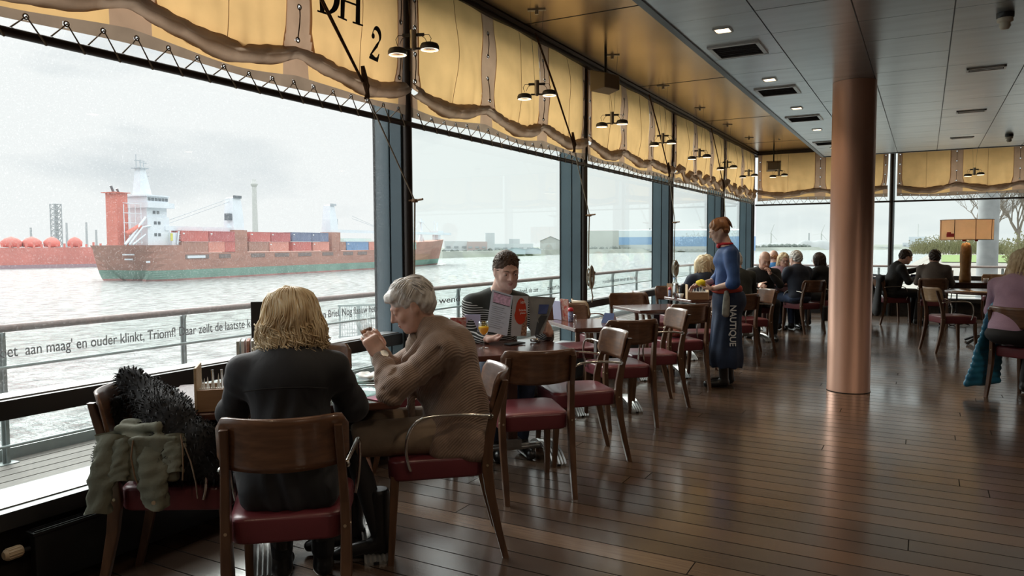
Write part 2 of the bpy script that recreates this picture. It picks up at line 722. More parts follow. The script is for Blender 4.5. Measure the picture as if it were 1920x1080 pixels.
# ---- floor: dark planks running from the window into the room
def floor_material():
    m = bpy.data.materials.new('dark_oiled_planks')
    t, p = nodes_of(m)
    N, Lk = t.nodes.new, t.links.new
    tcn = N('ShaderNodeTexCoord')
    sep = N('ShaderNodeSeparateXYZ')
    Lk(tcn.outputs['Object'], sep.inputs[0])

    def math_(op, a, b=None):
        n = N('ShaderNodeMath')
        n.operation = op
        for i, q in enumerate((a, b)):
            if q is None:
                continue
            if isinstance(q, (int, float)):
                n.inputs[i].default_value = q
            else:
                Lk(q, n.inputs[i])
        return n.outputs[0]
    row = math_('MULTIPLY', sep.outputs['Y'], 1 / .147)
    idx = math_('FLOOR', row)
    fr = math_('FRACT', row)
    wn = N('ShaderNodeTexWhiteNoise')
    wn.noise_dimensions = '1D'
    Lk(idx, wn.inputs['W'])
    # plank ends
    xs = math_('ADD', math_('MULTIPLY', sep.outputs['X'], 1 / 4.2), math_('MULTIPLY', wn.outputs['Value'], 7.0))
    xi = math_('FLOOR', xs)
    xf = math_('FRACT', xs)
    cmb = N('ShaderNodeCombineXYZ')
    Lk(xi, cmb.inputs[0])
    Lk(idx, cmb.inputs[1])
    w2 = N('ShaderNodeTexWhiteNoise')
    Lk(cmb.outputs[0], w2.inputs['Vector'])
    tone = N('ShaderNodeValToRGB')
    e = tone.color_ramp.elements
    e[0].position, e[0].color = 0, (.060, .041, .031, 1)
    e[1].position, e[1].color = 1, (.135, .088, .060, 1)
    k = e.new(.45)
    k.color = (.088, .056, .038, 1)
    k = e.new(.85)
    k.color = (.108, .064, .040, 1)
    Lk(w2.outputs['Value'], tone.inputs['Fac'])
    mp_ = N('ShaderNodeMapping')
    mp_.inputs['Scale'].default_value = (3, 46, 1)
    Lk(tcn.outputs['Object'], mp_.inputs['Vector'])
    g = N('ShaderNodeTexNoise')
    g.inputs['Scale'].default_value = 1.6
    g.inputs['Detail'].default_value = 7
    Lk(mp_.outputs[0], g.inputs['Vector'])
    gr = N('ShaderNodeMapRange')
    gr.inputs['To Min'].default_value = .62
    gr.inputs['To Max'].default_value = 1.35
    Lk(g.outputs['Fac'], gr.inputs['Value'])
    wear = N('ShaderNodeTexNoise')
    wear.inputs['Scale'].default_value = 1.1
    wear.inputs['Detail'].default_value = 6
    Lk(tcn.outputs['Object'], wear.inputs['Vector'])
    mul = N('ShaderNodeMix')
    mul.data_type = 'RGBA'
    mul.blend_type = 'MULTIPLY'
    mul.inputs['Factor'].default_value = 1
    Lk(tone.outputs['Color'], mul.inputs[6])
    Lk(gr.outputs['Result'], mul.inputs[7])
    # seams
    seam = math_('LESS_THAN', math_('MINIMUM', fr, math_('SUBTRACT', 1.0, fr)), .023)
    end = math_('LESS_THAN', math_('MINIMUM', xf, math_('SUBTRACT', 1.0, xf)), .0006)
    gap = math_('MAXIMUM', seam, end)
    mix = N('ShaderNodeMix')
    mix.data_type = 'RGBA'
    Lk(gap, mix.inputs['Factor'])
    Lk(mul.outputs[2], mix.inputs[6])
    mix.inputs[7].default_value = (.006, .004, .003, 1)
    Lk(mix.outputs[2], p.inputs['Base Color'])
    rr = N('ShaderNodeMapRange')
    rr.inputs['From Min'].default_value = .3
    rr.inputs['From Max'].default_value = .7
    rr.inputs['To Min'].default_value = .13
    rr.inputs['To Max'].default_value = .26
    Lk(wear.outputs['Fac'], rr.inputs['Value'])
    r2_ = math_('ADD', rr.outputs['Result'], math_('MULTIPLY', gap, .5))
    Lk(r2_, p.inputs['Roughness'])
    Lk(math_('SUBTRACT', .95, math_('MULTIPLY', gap, .93)), p.inputs['Specular IOR Level'])
    fine = N('ShaderNodeTexNoise')
    fine.inputs['Scale'].default_value = 130
    fine.inputs['Detail'].default_value = 3
    Lk(tcn.outputs['Object'], fine.inputs['Vector'])
    hh = math_('ADD', math_('MULTIPLY', fine.outputs['Fac'], .30), math_('MULTIPLY', g.outputs['Fac'], .5))
    h2 = math_('SUBTRACT', hh, math_('MULTIPLY', gap, 3.0))
    h3 = math_('ADD', h2, math_('MULTIPLY', w2.outputs['Value'], .5))
    b = N('ShaderNodeBump')
    b.inputs['Strength'].default_value = .35
    b.inputs['Distance'].default_value = .0016
    Lk(h3, b.inputs['Height'])
    Lk(b.outputs[0], p.inputs['Normal'])
    return m


M_floor = floor_material()
m = MB()
m.box(((WX + RX) / 2 - .1, (BY + FY) / 2 + .1, -.06), (RX - WX + .4, FY - BY + .4, .12))
struct(m.build('floor', M_floor), 'dark brown plank floor with worn sheen', 'floor')

M_wall = mat('dark_panelling', (.10, .07, .05), .5, noise=.2, stretch=(1, 1, .1))
m = MB().box((RX + .1, (BY + FY) / 2, 1.75), (.2, FY - BY, 3.5))
struct(m.build('wall_right', M_wall), 'dark panelled wall closing the room on the right', 'wall')
m = MB().box(((WX + RX) / 2, BY - .1, 1.75), (RX - WX + .6, .2, 3.5))
struct(m.build('wall_back', M_wall), 'dark panelled wall behind the dining room', 'wall')

# ---- upper ceiling: satin bronze sheets; dropped ceiling: steel panels
M_bronze = mat('bronze_sheet', (.52, .40, .27), .26, metal=.9, noise=.10, nscale=1.2)
m = MB()
m.box(((WX + RX) / 2 - .1, (BY + FY) / 2 + .1, Z_TOP + .1), (RX - WX + .5, FY - BY + .5, .2))
up_ceil = m.build('ceiling', M_bronze)
struct(up_ceil, 'bronze coloured reflective ceiling strip along the windows', 'ceiling')
M_joint = mat('ceiling_joint', (.02, .02, .02), .7)
m = MB()
for yy in (5.9, 8.9, 11.9, 14.9, 2.9):
    m.box((-2.42, yy, Z_TOP - .0015), (1.6, .006, .003))
m.build('ceiling_joint', M_joint, up_ceil)

M_steel = mat('steel_panel', (.52, .57, .59), .30, metal=.85, noise=.08, nscale=3, stretch=(.5, 3, 1), bump=.04, bscale=8)
m = MB()
pw, pl = .575, .60
m.box(((LOWX + RX) / 2, (BY + LOWY) / 2, Z_LOW + .035), (RX - LOWX, LOWY - BY, .05), mi=1)
nx = int((RX - LOWX) / pw) + 1
ny = int((LOWY - BY) / pl) + 1
rnd = random.Random(3)
for i in range(nx):
    x0 = LOWX + .012 + i * pw
    x1 = min(x0 + pw - .009, RX)
    for j in range(ny):
        y1 = 5.72 + (14 - j) * pl - .003
        y0 = y1 - pl + .006
        y1 = min(y1, LOWY - .01)
        if y0 < BY or y1 <= y0 or x1 <= x0:
            continue
        t1, t2 = rnd.uniform(-.0008, .0008), rnd.uniform(-.0008, .0008)
        z = Z_LOW
        m.add([(x0, y0, z + t1), (x1, y0, z + t2), (x1, y1, z - t1), (x0, y1, z - t2),
               (x0, y0, z + .02), (x1, y0, z + .02), (x1, y1, z + .02), (x0, y1, z + .02)],
              [(0, 3, 2, 1), (0, 1, 5, 4), (1, 2, 6, 5), (2, 3, 7, 6), (3, 0, 4, 7)], 0)
M_dark = mat('dark_metal', (.025, .027, .03), .4, metal=.5)
low = m.build('ceiling', [M_steel, M_dark])
struct(low, 'lower ceiling of grey metal panels in a grid', 'ceiling')
m = MB()
m.box((LOWX - .006, (BY + LOWY) / 2, Z_LOW + .045), (.05, LOWY - BY, .11))
m.box(((LOWX + RX) / 2, LOWY + .01, Z_LOW + .045), (RX - LOWX, .05, .11))
M_edge = mat('ceiling_edge', (.07, .08, .085), .35, metal=.8)
m.build('ceiling_edge', M_edge, low)
m = MB()
m.box((LOWX + .02, (BY + LOWY) / 2, Z_TOP - .17), (.02, LOWY - BY, .33))
m.box(((LOWX + RX) / 2, LOWY - .02, Z_TOP - .17), (RX - LOWX, .02, .33))
m.build('ceiling_upstand', M_bronze, low)

# ---- copper column
M_copper = mat('aged_copper', (.60, .35, .26), .40, metal=.55, noise=.12, nscale=2.5, stretch=(1, 1, .25), bump=.06, bscale=14)
col = thing('column', 'round copper clad column standing alone in the middle of the floor', 'column', (-.62, 7.82, 0), kind='structure')
m = MB().lathe([(.196, 0), (.196, .01), (.193, .014), (.193, Z_LOW - .002)], seg=56)
m.build('shaft', M_copper, col)
m = MB().lathe([(.198, 0.0), (.198, .006)], seg=56)
m.build('foot_ring', M_dark, col)

# ---- window wall: posts, transom, sill, glass, sails
M_blue = mat('blue_grey_post', (.105, .155, .185), .45, noise=.08, nscale=3)
M_gasket = mat('black_gasket', (.012, .013, .014), .6)
M_tube = mat('dark_post_tube', (.055, .045, .040), .38, metal=.6)
M_rail = mat('dark_transom', (.045, .05, .053), .42, metal=.2)
M_sill = mat('pale_sill', (.42, .43, .43), .32, noise=.08)
M_darkwood = mat('dark_low_wall', (.03, .024, .02), .6, noise=.3)
M_glass = glass_mat('window_glass', (.935, .972, .958), .05)
M_glass1 = glass_mat('salt_flecked_window_glass', (.955, .97, .965), .06, dirt=.13)


class Frame:
    """a wall plane: s along it, d into the room, z up"""

    def __init__(f, o, u, w_):
        f.o, f.u, f.w = Vector(o), Vector(u), Vector(w_)
        f.rz = math.atan2(f.u.y, f.u.x)

    def __call__(f, s, d, z):
        return f.o + f.u * s + f.w * d + Vector((0, 0, z))

    def box(f, m_, s, d, z, ds, dd, dz, mi=0):
        m_.box(tuple(f(s, d, z)), (ds, dd, dz), f.rz, mi)


SIDE = Frame((WX, 0, 0), (0, 1, 0), (1, 0, 0))
FAR = Frame((0, FY, 0), (1, 0, 0), (0, -1, 0))
wall_l = thing('wall_left', 'low dark wall under the river windows', 'wall', kind='structure')
wall_f = thing('wall_far', 'low dark wall under the far windows', 'wall', kind='structure')
for fr, a, b, wroot in ((SIDE, BY, FY, wall_l), (FAR, WX, RX, wall_f)):
    m = MB()
    fr.box(m, (a + b) / 2, -.17, .14, b - a + .3, .2, .28)
    m.build('low_wall', M_darkwood, wroot)
    m = MB()
    fr.box(m, (a + b) / 2, -.10, .325, b - a + .3, .34, .07)
    m.build('sill_board', M_rail, wroot)
    m = MB()
    fr.box(m, (a + b) / 2, -.115, .362, b - a + .3, .25, .006)
    m.build('sill_top', M_sill, wroot)
    m = MB()
    fr.box(m, (a + b) / 2, -.115, .75, b - a + .2, .16, .08)
    m.build('transom', M_rail, wroot)
    m = MB()
    fr.box(m, (a + b) / 2, -.13, .793, b - a + .2, .12, .006)  # light on top of the transom is put in as a pale strip
    m.build('transom_top', M_sill, wroot)
    m = MB()
    fr.box(m, (a + b) / 2, -.13, Z_TOP - .04, b - a + .2, .2, .09)
    m.build('head_frame', M_rail, wroot)

wn_i = 0
for fr, P, rng in ((SIDE, POST_Y, range(7)), (FAR, POST_X, range(1, 4))):
    for i in rng:
        s = P[i]
        far = fr is FAR
        t_ = thing('trim_%d' % (i + 1 + (7 if far else 0)), 'steel window post in the %s' % ('far window wall' if far else 'river window wall'), 'window post', kind='structure')
        m = MB()
        fr.box(m, s, -.20, Z_TOP / 2, .085, .13, Z_TOP)
        fr.box(m, s, -.075, Z_TOP / 2, .085, .10, Z_TOP)
        m.build('box_section', M_blue, t_, bevel=.004)
        m = MB()
        fr.box(m, s, -.13, Z_TOP / 2, .06, .02, Z_TOP)
        fr.box(m, s, -.268, Z_TOP / 2, .10, .012, Z_TOP)
        m.build('gasket', M_gasket, t_)
        m = MB()
        m.tube([fr(s, .0, 0), fr(s, .0, Z_TOP)], .034, 20)
        m.build('tube', M_tube, t_)
    for i in range(len(P) - 1):
        wn_i += 1
        m = MB()
        a, b = P[i] + .043, P[i + 1] - .043
        pane = thing('window_%d' % wn_i, 'tall window pane between two steel posts', 'window', kind='structure')
        m = MB()
        fr.box(m, (a + b) / 2, -.15, 2.07, b - a, .008, 2.54)
        m.build('pane', M_glass1 if (fr is SIDE and i < 2) else M_glass, pane)
        m = MB()
        fr.box(m, (a + b) / 2, -.15, .54, b - a, .008, .34)
        m.build('pane', M_glass, pane)

# ---- sails: yellow canvas with brown bands, hauled up under the ceiling
M_yel = cloth_mat('yellow_canvas', (.76, .47, .20), .52, .08, 5)
M_brn = cloth_mat('brown_canvas_band', (.52, .335, .22), .40, .10, 6)
M_hem = cloth_mat('grey_brown_canvas_hem', (.34, .245, .175), .40, .14, 7)
M_eye = cloth_mat('eyelet_light', (.98, .97, .95), .75, .01)
M_ring = mat('eyelet_ring', (.35, .3, .24), .35, metal=.8)
M_rope = mat('rope', (.36, .30, .22), .9, noise=.25, nscale=90)
M_dkrope = mat('tarred_rope', (.10, .055, .03), .8, noise=.3, nscale=60)
M_ink = mat('black_sail_paint', (.012, .011, .012), .8)
M_pulley = mat('wooden_pulley', (.28, .16, .08), .5, noise=.2)


def sail(fr, s0, s1, seed, label, letters=False, z_top=3.31, ragged=0.):
    rnd_ = random.Random(seed)
    L = s1 - s0
    root = thing('sail', label, 'sail', tuple(fr((s0 + s1) / 2, .05, 0)), 0, 'yellow sails hauled up along the windows')
    off = Vector(root.location)
    # three yellow cloths between bands
    ph = [rnd_.uniform(0, 6.28) for _ in range(8)]
    nb = 3 if L > 2.9 else 2
    edge, band = .085, .21
    bands = [(0, edge)] + [(L * k / nb - band / 2, L * k / nb + band / 2) for k in range(1, nb)] + [(L - edge, L)]
    zb = 2.535

    def fold_z(s):
        # the gathered roll rises at every band and sags between
        t = s / L * nb
        sag = abs(math.sin(math.pi * t))
        return -.055 * sag + .018 * math.sin(s * 5.1 + ph[0]) + ragged * .05 * math.sin(s * 13 + ph[1])

    def main(u, v):
        s = u * L
        z1 = zb + fold_z(s)
        z = z_top + (z1 - z_top) * v
        tt = s / L * nb
        belly = .05 * math.sin(math.pi * (tt % 1)) * math.sin(math.pi * min(1, v * .9 + .05))
        wr = .010 * math.sin(s * 19 + ph[2] + 3 * v) * v + .007 * math.sin(s * 41 + ph[3] - 5 * v) * v * v + .008 * math.sin(s * 8 - v * 9 + ph[5])
        pinch = .010 * v ** 3 * (1 - math.sin(math.pi * u)) ** 2
        ss = s + (pinch * 0 if u < .5 else -pinch * 3)
        return tuple(fr(s0 + ss, .034 + (.021 + wr) * min(1, 6 * u, 6 * (1 - u)) + belly, z) - off)

    def strip(u, v):
        s = u * L
        for a, b in bands:
            # bands flare a little towards the hem
            g = .03 * max(0, v - .8) / .2
            if a - g <= s <= b + g:
                return 1
        return 0
    holes = []
    for a, b in bands:
        ce = .045 if a == 0 else (L - .045 if b == L else (a + b) / 2)
        for k in range(4):
            holes.append(Vector(main(ce / L, .20 + .24 * k)))
    m_ = MB()
    def under(u, v):
        g = .035 * max(0, v - .82) / .18 - .012
        return any(a - g < u * L < b + g for a, b in bands)
    m_.grid(main, int(L / .0105), 80, 0, True, None, None, 0, under)
    m_.build('cloth', [M_yel], root)
    # the bands: doubled canvas on the room side
    for a, b in bands:
        m_ = MB()
        n = max(8, int((b - a) / .0105))

        def bf(u, v, a=a, b=b):
            g = .035 * max(0, v - .82) / .18
            s = (a - g) + (b - a + 2 * g) * u
            s = min(max(s, 0.0), L)
            p = Vector(main(s / L, v)) + fr.w * .004
            return tuple(p)
        m_.grid(bf, n, 80, 0, True, None, holes, .0145)
        bo = m_.build('band', M_brn, root)
        ce = (a + b) / 2
        if a == 0:
            ce = .045
        if b == L:
            ce = L - .045
        rings_ = []
        for k in range(4):
            v = .20 + .24 * k
            p = Vector(main(ce / L, v)) + fr.w * .007
            ring = [p + (fr.u * math.cos(q) + Vector((0, 0, 1)) * math.sin(q)) * .014 for q in (2 * math.pi * j / 12 for j in range(12))]
            MB().tube(ring, .0045, 5, closed=True).build('eyelet_ring', M_ring, bo)
        for k in (0, 2):
            m_ = MB()
            v = .20 + .24 * k
            m_.tube([Vector(main(ce / L, v + .24 * q / 4)) + fr.w * (.010 + .004 * math.sin(q)) for q in range(5)], .0035, 5)
            m_.build('reef_line', M_dkrope, bo)
    # gathered roll
    prof = [(.038, .044), (.074, .032), (.100, .004), (.090, -.012), (.108, -.030), (.098, -.058), (.064, -.072), (.046, -.062)]

    def roll(u, v):
        s = u * L
        k = v * (len(prof) - 1)
        i = min(int(k), len(prof) - 2)
        f = k - i
        f = f * f * (3 - 2 * f)
        d = prof[i][0] * (1 - f) + prof[i + 1][0] * f
        z = prof[i][1] * (1 - f) + prof[i + 1][1] * f
        swell = .72 + .42 * abs(math.sin(math.pi * s / L * nb + .2 * math.sin(s * 3 + ph[4]))) + .10 * math.sin(s * 17 + ph[6]) * (1 + ragged)
        w_ = .006 * math.sin(s * 61 + 9 * v + ph[3]) + .010 * math.sin(s * 27 + v * 5 + ph[7]) * math.sin(v * 3.1) * (1 + 1.5 * ragged)
        return tuple(fr(s0 + s, (d - .045) * swell + .045 + w_, zb + fold_z(s) + z * swell) - off)
    m_ = MB()
    m_.grid(roll, 170, 16)
    m_.build('gathered_fold', M_hem, root)
    # the flap under the roll with its hem and lacing
    zh = 2.338

    def flap(u, v):
        s = u * L
        zt = zb + fold_z(s) - .035
        zbm = zh + .012 * math.sin(s * 4 + ph[1])
        return tuple(fr(s0 + s, .042 + .010 * math.sin(s * 11 + ph[2]) * (1 - v), zt + (min(zbm, zt - .02) - zt) * v) - off)
    m_ = MB()
    nE = max(6, int(L / .155))
    m_.grid(flap, int(L / .0105), 14, 0, True, lambda u, v: 2 if v > .55 else strip(u, 0), [Vector(flap((k + .5) / nE, .80)) for k in range(nE)], .0115)
    m_.build('flap', [M_yel, M_brn, M_hem], root)
    lace = []
    nE = max(6, int(L / .155))
    zbar = 2.283
    for k in range(nE):
        u = (k + .5) / nE
        p = Vector(flap(u, .80)) + fr.w * .004
        ring = [p + (fr.u * math.cos(q) + Vector((0, 0, 1)) * math.sin(q)) * .011 for q in (2 * math.pi * j / 10 for j in range(10))]
        MB().tube(ring, .0035, 5, closed=True).build('eyelet_ring', M_ring, root)
        bar = fr(s0 + (k + 1.0) / nE * L, .036, zbar - .026) - off
        bar0 = fr(s0 + (k + .62) / nE * L, .02, zbar + .03) - off
        if not ragged:
            lace += [p + fr.w * .004, bar + fr.w * .004, fr(s0 + (k + 1.04) / nE * L, -.006, zbar - .01) - off]
        else:
            lace += [p + fr.w * .003, p + Vector((0, 0, -.06)) + fr.u * .012, p + Vector((0, 0, -.10)) + fr.u * .035, p + Vector((0, 0, -.06)) + fr.u * .06, p + fr.u * .05]
    MB().tube(lace, .0042, 5).build('lacing', M_rope, root)
    # seams of the cloths
    for k in range(nb):
        for q in (.5,):
            m_ = MB()
            s = L * (k + q) / nb
            m_.tube([Vector(main(s / L, v / 20)) + fr.w * .003 for v in range(21)], .0022, 4)
            m_.build('seam', M_brn, root)
    if letters:
        m_ = MB()

        def on(s, z, lift=.012):
            u = s / L
            lo_, hi_ = 0., 1.
            for _ in range(20):
                mid = (lo_ + hi_) / 2
                if main(u, mid)[2] > z:
                    lo_ = mid
                else:
                    hi_ = mid
            q = Vector(main(u, hi_))
            return q + fr.w * lift

        def poly(pts):
            vs = [on(a, b) for a, b in pts]
            m_.add([tuple(q) for q in vs] + [tuple(q + fr.w * .002) for q in vs],
                   [tuple(range(len(vs), 2 * len(vs))), tuple(reversed(range(len(vs))))])

        def stroke(path):
            """path of (s, z, width) centre points; drawn as overlapping quads"""
            L_, R_ = [], []
            for i, (a, b, w_) in enumerate(path):
                p0 = Vector(path[max(i - 1, 0)][:2])
                p1 = Vector(path[min(i + 1, len(path) - 1)][:2])
                t = (p1 - p0).normalized()
                n = Vector((-t.y, t.x))
                L_.append((a + n.x * w_ / 2, b + n.y * w_ / 2))
                R_.append((a - n.x * w_ / 2, b - n.y * w_ / 2))
            for i in range(len(path) - 1):
                poly([L_[i], L_[i + 1], R_[i + 1], R_[i]])
        # numeral 2 (serif)
        cs, cz, h_ = letters['two']
        S = h_
        P2 = []
        for k in range(19):
            a = math.radians(195 - 225 * k / 18)
            wd = S * (.035 + .15 * max(0, math.sin(math.radians(225 * k / 18 - 50))))
            P2.append((cs + S * .24 * math.cos(a), cz + S * .26 + S * .235 * math.sin(a), wd))
        P2 += [(cs + S * .09, cz - S * .02, S * .13), (cs - S * .10, cz - S * .22, S * .09), (cs - S * .25, cz - S * .40, S * .05)]
        stroke(P2)
        dot = [(cs - S * .20 + S * .085 * math.cos(a), cz + S * .21 + S * .085 * math.sin(a)) for a in (2 * math.pi * k / 14 for k in range(14))]
        poly(dot)
        poly([(cs - S * .28, cz - S * .50), (cs - S * .28, cz - S * .43), (cs - S * .15, cz - S * .345), (cs + S * .08, cz - S * .39), (cs + S * .20, cz - S * .36), (cs + S * .26, cz - S * .24), (cs + S * .30, cz - S * .24), (cs + S * .28, cz - S * .50)])
        # H and D (serif capitals)
        for (cs, zb_, hh, ch) in letters['caps']:
            wv = hh * .15
            if ch == 'H':
                for sgn in (-1, 1):
                    x = cs + sgn * hh * .30
                    wv_ = hh * (.17 if sgn > 0 else .17)
                    poly([(x - wv_ / 2, zb_), (x + wv_ / 2, zb_), (x + wv_ / 2, zb_ + hh), (x - wv_ / 2, zb_ + hh)])
                    for zz in (zb_, zb_ + hh - hh * .045):
                        poly([(x - wv_ * 1.15, zz), (x + wv_ * 1.15, zz), (x + wv_ * 1.15, zz + hh * .045), (x - wv_ * 1.15, zz + hh * .045)])
                poly([(cs - hh * .3, zb_ + hh * .48), (cs + hh * .3, zb_ + hh * .48), (cs + hh * .3, zb_ + hh * .53), (cs - hh * .3, zb_ + hh * .53)])
            else:
                x = cs - hh * .26
                poly([(x - wv / 2, zb_), (x + wv / 2, zb_), (x + wv / 2, zb_ + hh), (x - wv / 2, zb_ + hh)])
                poly([(x - wv * 1.1, zb_), (x + wv * 1.4, zb_), (x + wv * 1.4, zb_ + hh * .045), (x - wv * 1.1, zb_ + hh * .045)])
                stroke([(x + hh * (.02 + .48 * math.sin(a)), zb_ + hh / 2 - hh * .475 * math.cos(a), hh * (.05 + .14 * math.sin(a) ** 2))
                        for a in (math.pi * k / 16 for k in range(17))])
        m_.build('lettering', M_ink, root)
    return root


# haul bars (one long tube per bay) and sails
lab = ['left end of the row over the passing ship', 'in the bay with the man reading the menu', 'third bay, behind the hanging loudspeaker',
       'fourth bay, over the women at the window', 'fifth bay, just short of the corner']
for i in range(6):
    a, b = POST_Y[i] - .004, POST_Y[i + 1] - .075
    m = MB()
    m.tube([SIDE(a - .05, .02, 2.283), SIDE(b + .05, .02, 2.283)], .021, 12)
    o = m.build('haul_bar', M_tube)
    tag(o, ['dark tube bar under the sail, behind the viewer', 'dark tube bar laced under the leftmost sail', 'dark tube bar laced under the sail above the menu reader',
            'dark tube bar under the sail behind the loudspeaker', 'dark tube bar under the sail fourth along the side', 'dark tube bar under the sail at the room corner'][i],
        'bar', 'haul bars under the sails')
    if i == 0:
        continue
    sl = 'yellow and brown canvas sail hauled up, ' + (lab[i - 1])
    sail(SIDE, a, b, 10 + i, sl,
         letters=dict(two=(2.70, 2.725, .20), caps=[(2.285, 2.80, .225, 'D'), (2.455, 2.805, .225, 'H')]) if i == 1 else None, ragged=0 if i < 4 else 1)
for i, (a, b) in enumerate(((POST_X[0] + .10, POST_X[1] - .07), (POST_X[1] + .09, POST_X[2] - .07), (POST_X[2] + .07, POST_X[3] - .07))):
    m = MB()
    m.tube([FAR(a - .05, .02, 2.25), FAR(b + .05, .02, 2.25)], .018, 12)
    o = m.build('haul_bar', M_tube)
    tag(o, ['dark tube bar under the far sail left of the copper column', 'dark tube bar under the far sail above the lamp', 'dark tube bar under the far sail at the right end'][i], 'bar', 'haul bars under the sails')
    sail(FAR, a, b, 40 + i, 'yellow and brown canvas sail on the far wall, ' + ['behind and left of the copper column', 'above the table lamp', 'at the right end of the room'][i])
# track above the sails
for fr, a, b, nm in ((SIDE, BY, FY, 'side'), (FAR, WX, RX, 'far')):
    m = MB()
    fr.box(m, (a + b) / 2, .055, Z_TOP - .040, b - a, .07, .055)
    fr.box(m, (a + b) / 2, .105, Z_TOP - .022, b - a, .02, .03)
    o = m.build('sail_track', M_tube)
    tag(o, 'dark ceiling track carrying the sails of the ' + ('river side' if nm == 'side' else 'far wall'), 'track')

# ropes and pulleys at the posts
for i, y in enumerate(POST_Y[2:6]):
    nm = ['at the post behind the grey haired woman', 'at the post right of the menu reader', 'at the post left of the waitress', 'at the post behind the waitress head'][i]
    t = thing('sail_rope', 'sail hauling rope with wooden pulley ' + nm, 'rope', (WX, y, 0), 0, 'hauling ropes at the posts')
    g = .0
    top = Vector((.13, -1.40, 3.33))
    mid = Vector((.16, -.66, 2.44))
    pul = Vector((.06, .0, 1.74))
    m = MB()
    for q in (-.012, .012):
        m.tube([top + Vector((0, q, 0)), (top + mid) / 2 + Vector((.01, q, -.01)), mid + Vector((0, q * .4, 0))], .006, 6)
    m.build('doubled_line', M_dkrope, t)
    m = MB()
    m.tube([mid + Vector((0, 0, .10)), mid + Vector((0, .02, .02)), mid + Vector((0, .05, -.09))], [.012, .021, .010], 8)
    m.tube([mid + Vector((.01, 0, .06)), mid + Vector((.02, .03, -.02)), mid + Vector((-.01, .03, -.10))], .008, 6)
    m.build('splice', M_dkrope, t)
    m = MB()
    m.tube([mid + Vector((0, .05, -.09)), pul], .0055, 6)
    m.tube([pul, Vector((.05, .005, 1.45)), Vector((.055, -.01, 1.19))], .0065, 6)
    m.build('fall', M_rope, t)
    m = MB()
    m.lathe([(.0, -.012), (.020, -.012), (.026, 0), (.020, .012), (.0, .012)], seg=14)
    m.cyl((0, 0, 0), (.07, 0, .01), .008, seg=8)
    m.cyl((-.03, -.03, 0), (.03, .03, .012), .006, seg=6)
    o = m.build('pulley', M_pulley, t)
    o.location = pul
    m = MB()
    rr = random.Random(i)
    for k in range(7):
        w_ = rr.uniform(.014, .034)
        l_ = rr.uniform(.07, .13)
        cx, cy = .075 + rr.uniform(-.02, .025), rr.uniform(-.02, .03)
        m.tube([(cx + w_ * math.cos(a) * .6, cy + w_ * math.cos(a), 1.07 + l_ * math.sin(a)) for a in (2 * math.pi * j / 12 for j in range(12))], .008, 6, closed=True)
    m.tube([(.09, .0, 1.15), (.12, .02, 1.12), (.08, .05, 1.08), (.07, -.03, 1.06), (.10, -.02, 1.12)], .009, 6)
    m.tube([(.08, .02, 1.02), (.07, .04, .92), (.08, .05, .85), (.07, .05, .79)], .0075, 6)
    m.tube([(.08, -.02, 1.02), (.08, -.03, .95)], .0075, 6)
    m.build('coil', M_rope, t)

# radiators under the sill
M_rad = mat('anthracite_radiator', (.018, .020, .022), .42, metal=.3)
M_knob = mat('yellowed_valve_knob', (.62, .50, .34), .5)
rlab = ['behind the viewer', 'with the valve knob beside the leftmost chair', 'behind the menu reader', 'below the third window', 'below the fourth window', 'below the last window']
for i in range(6):
    a, b = POST_Y[i] + .46, POST_Y[i + 1] - .25
    t = thing('radiator', 'low black radiator under the sill ' + rlab[i], 'radiator', (-3.12, a, 0), 0, 'radiators under the windows')
    m = MB().box((0, (b - a) / 2, .155), (.045, b - a, .21))
    m.build('panel', M_rad, t, bevel=.006)
    m = MB().box((0, (b - a) / 2, .268), (.06, b - a + .02, .012))
    for k in range(3):
        m.box((-.02 + .02 * k, (b - a) / 2, .276), (.006, b - a, .006))
    m.build('top_grille', M_rad, t)
    m = MB()
    m.tube([(0, -.01, .21), (0, -.05, .21)], .010, 10)
    m.tube([(0, .02, .05), (0, .02, .0)], .009, 8)
    m.build('pipe', M_dark, t)
    m = MB()
    m.tube([(0, -.04, .215), (0, -.045, .215), (0, -.10, .215), (0, -.108, .215)], [.019, .023, .022, .015], 20)
    for k in range(12):
        aa = 2 * math.pi * k / 12
        m.tube([(.022 * math.cos(aa), -.048, .215 + .022 * math.sin(aa)), (.022 * math.cos(aa), -.096, .215 + .022 * math.sin(aa))], .003, 4)
    m.build('valve_knob', M_knob, t)

# hanging twin spotlights
M_lampgrey = mat('lamp_grey', (.11, .115, .115), .45, metal=.5)
M_alu = mat('brushed_aluminium', (.46, .45, .43), .35, metal=.9)
M_warmring = mat('lit_lamp_ring', (1, .80, .55), .5, emit=2.2)
M_reflect = mat('lamp_reflector', (.75, .42, .30), .25, metal=.9)
M_wire = mat('thin_wire', (.10, .09, .08), .5, metal=.5)


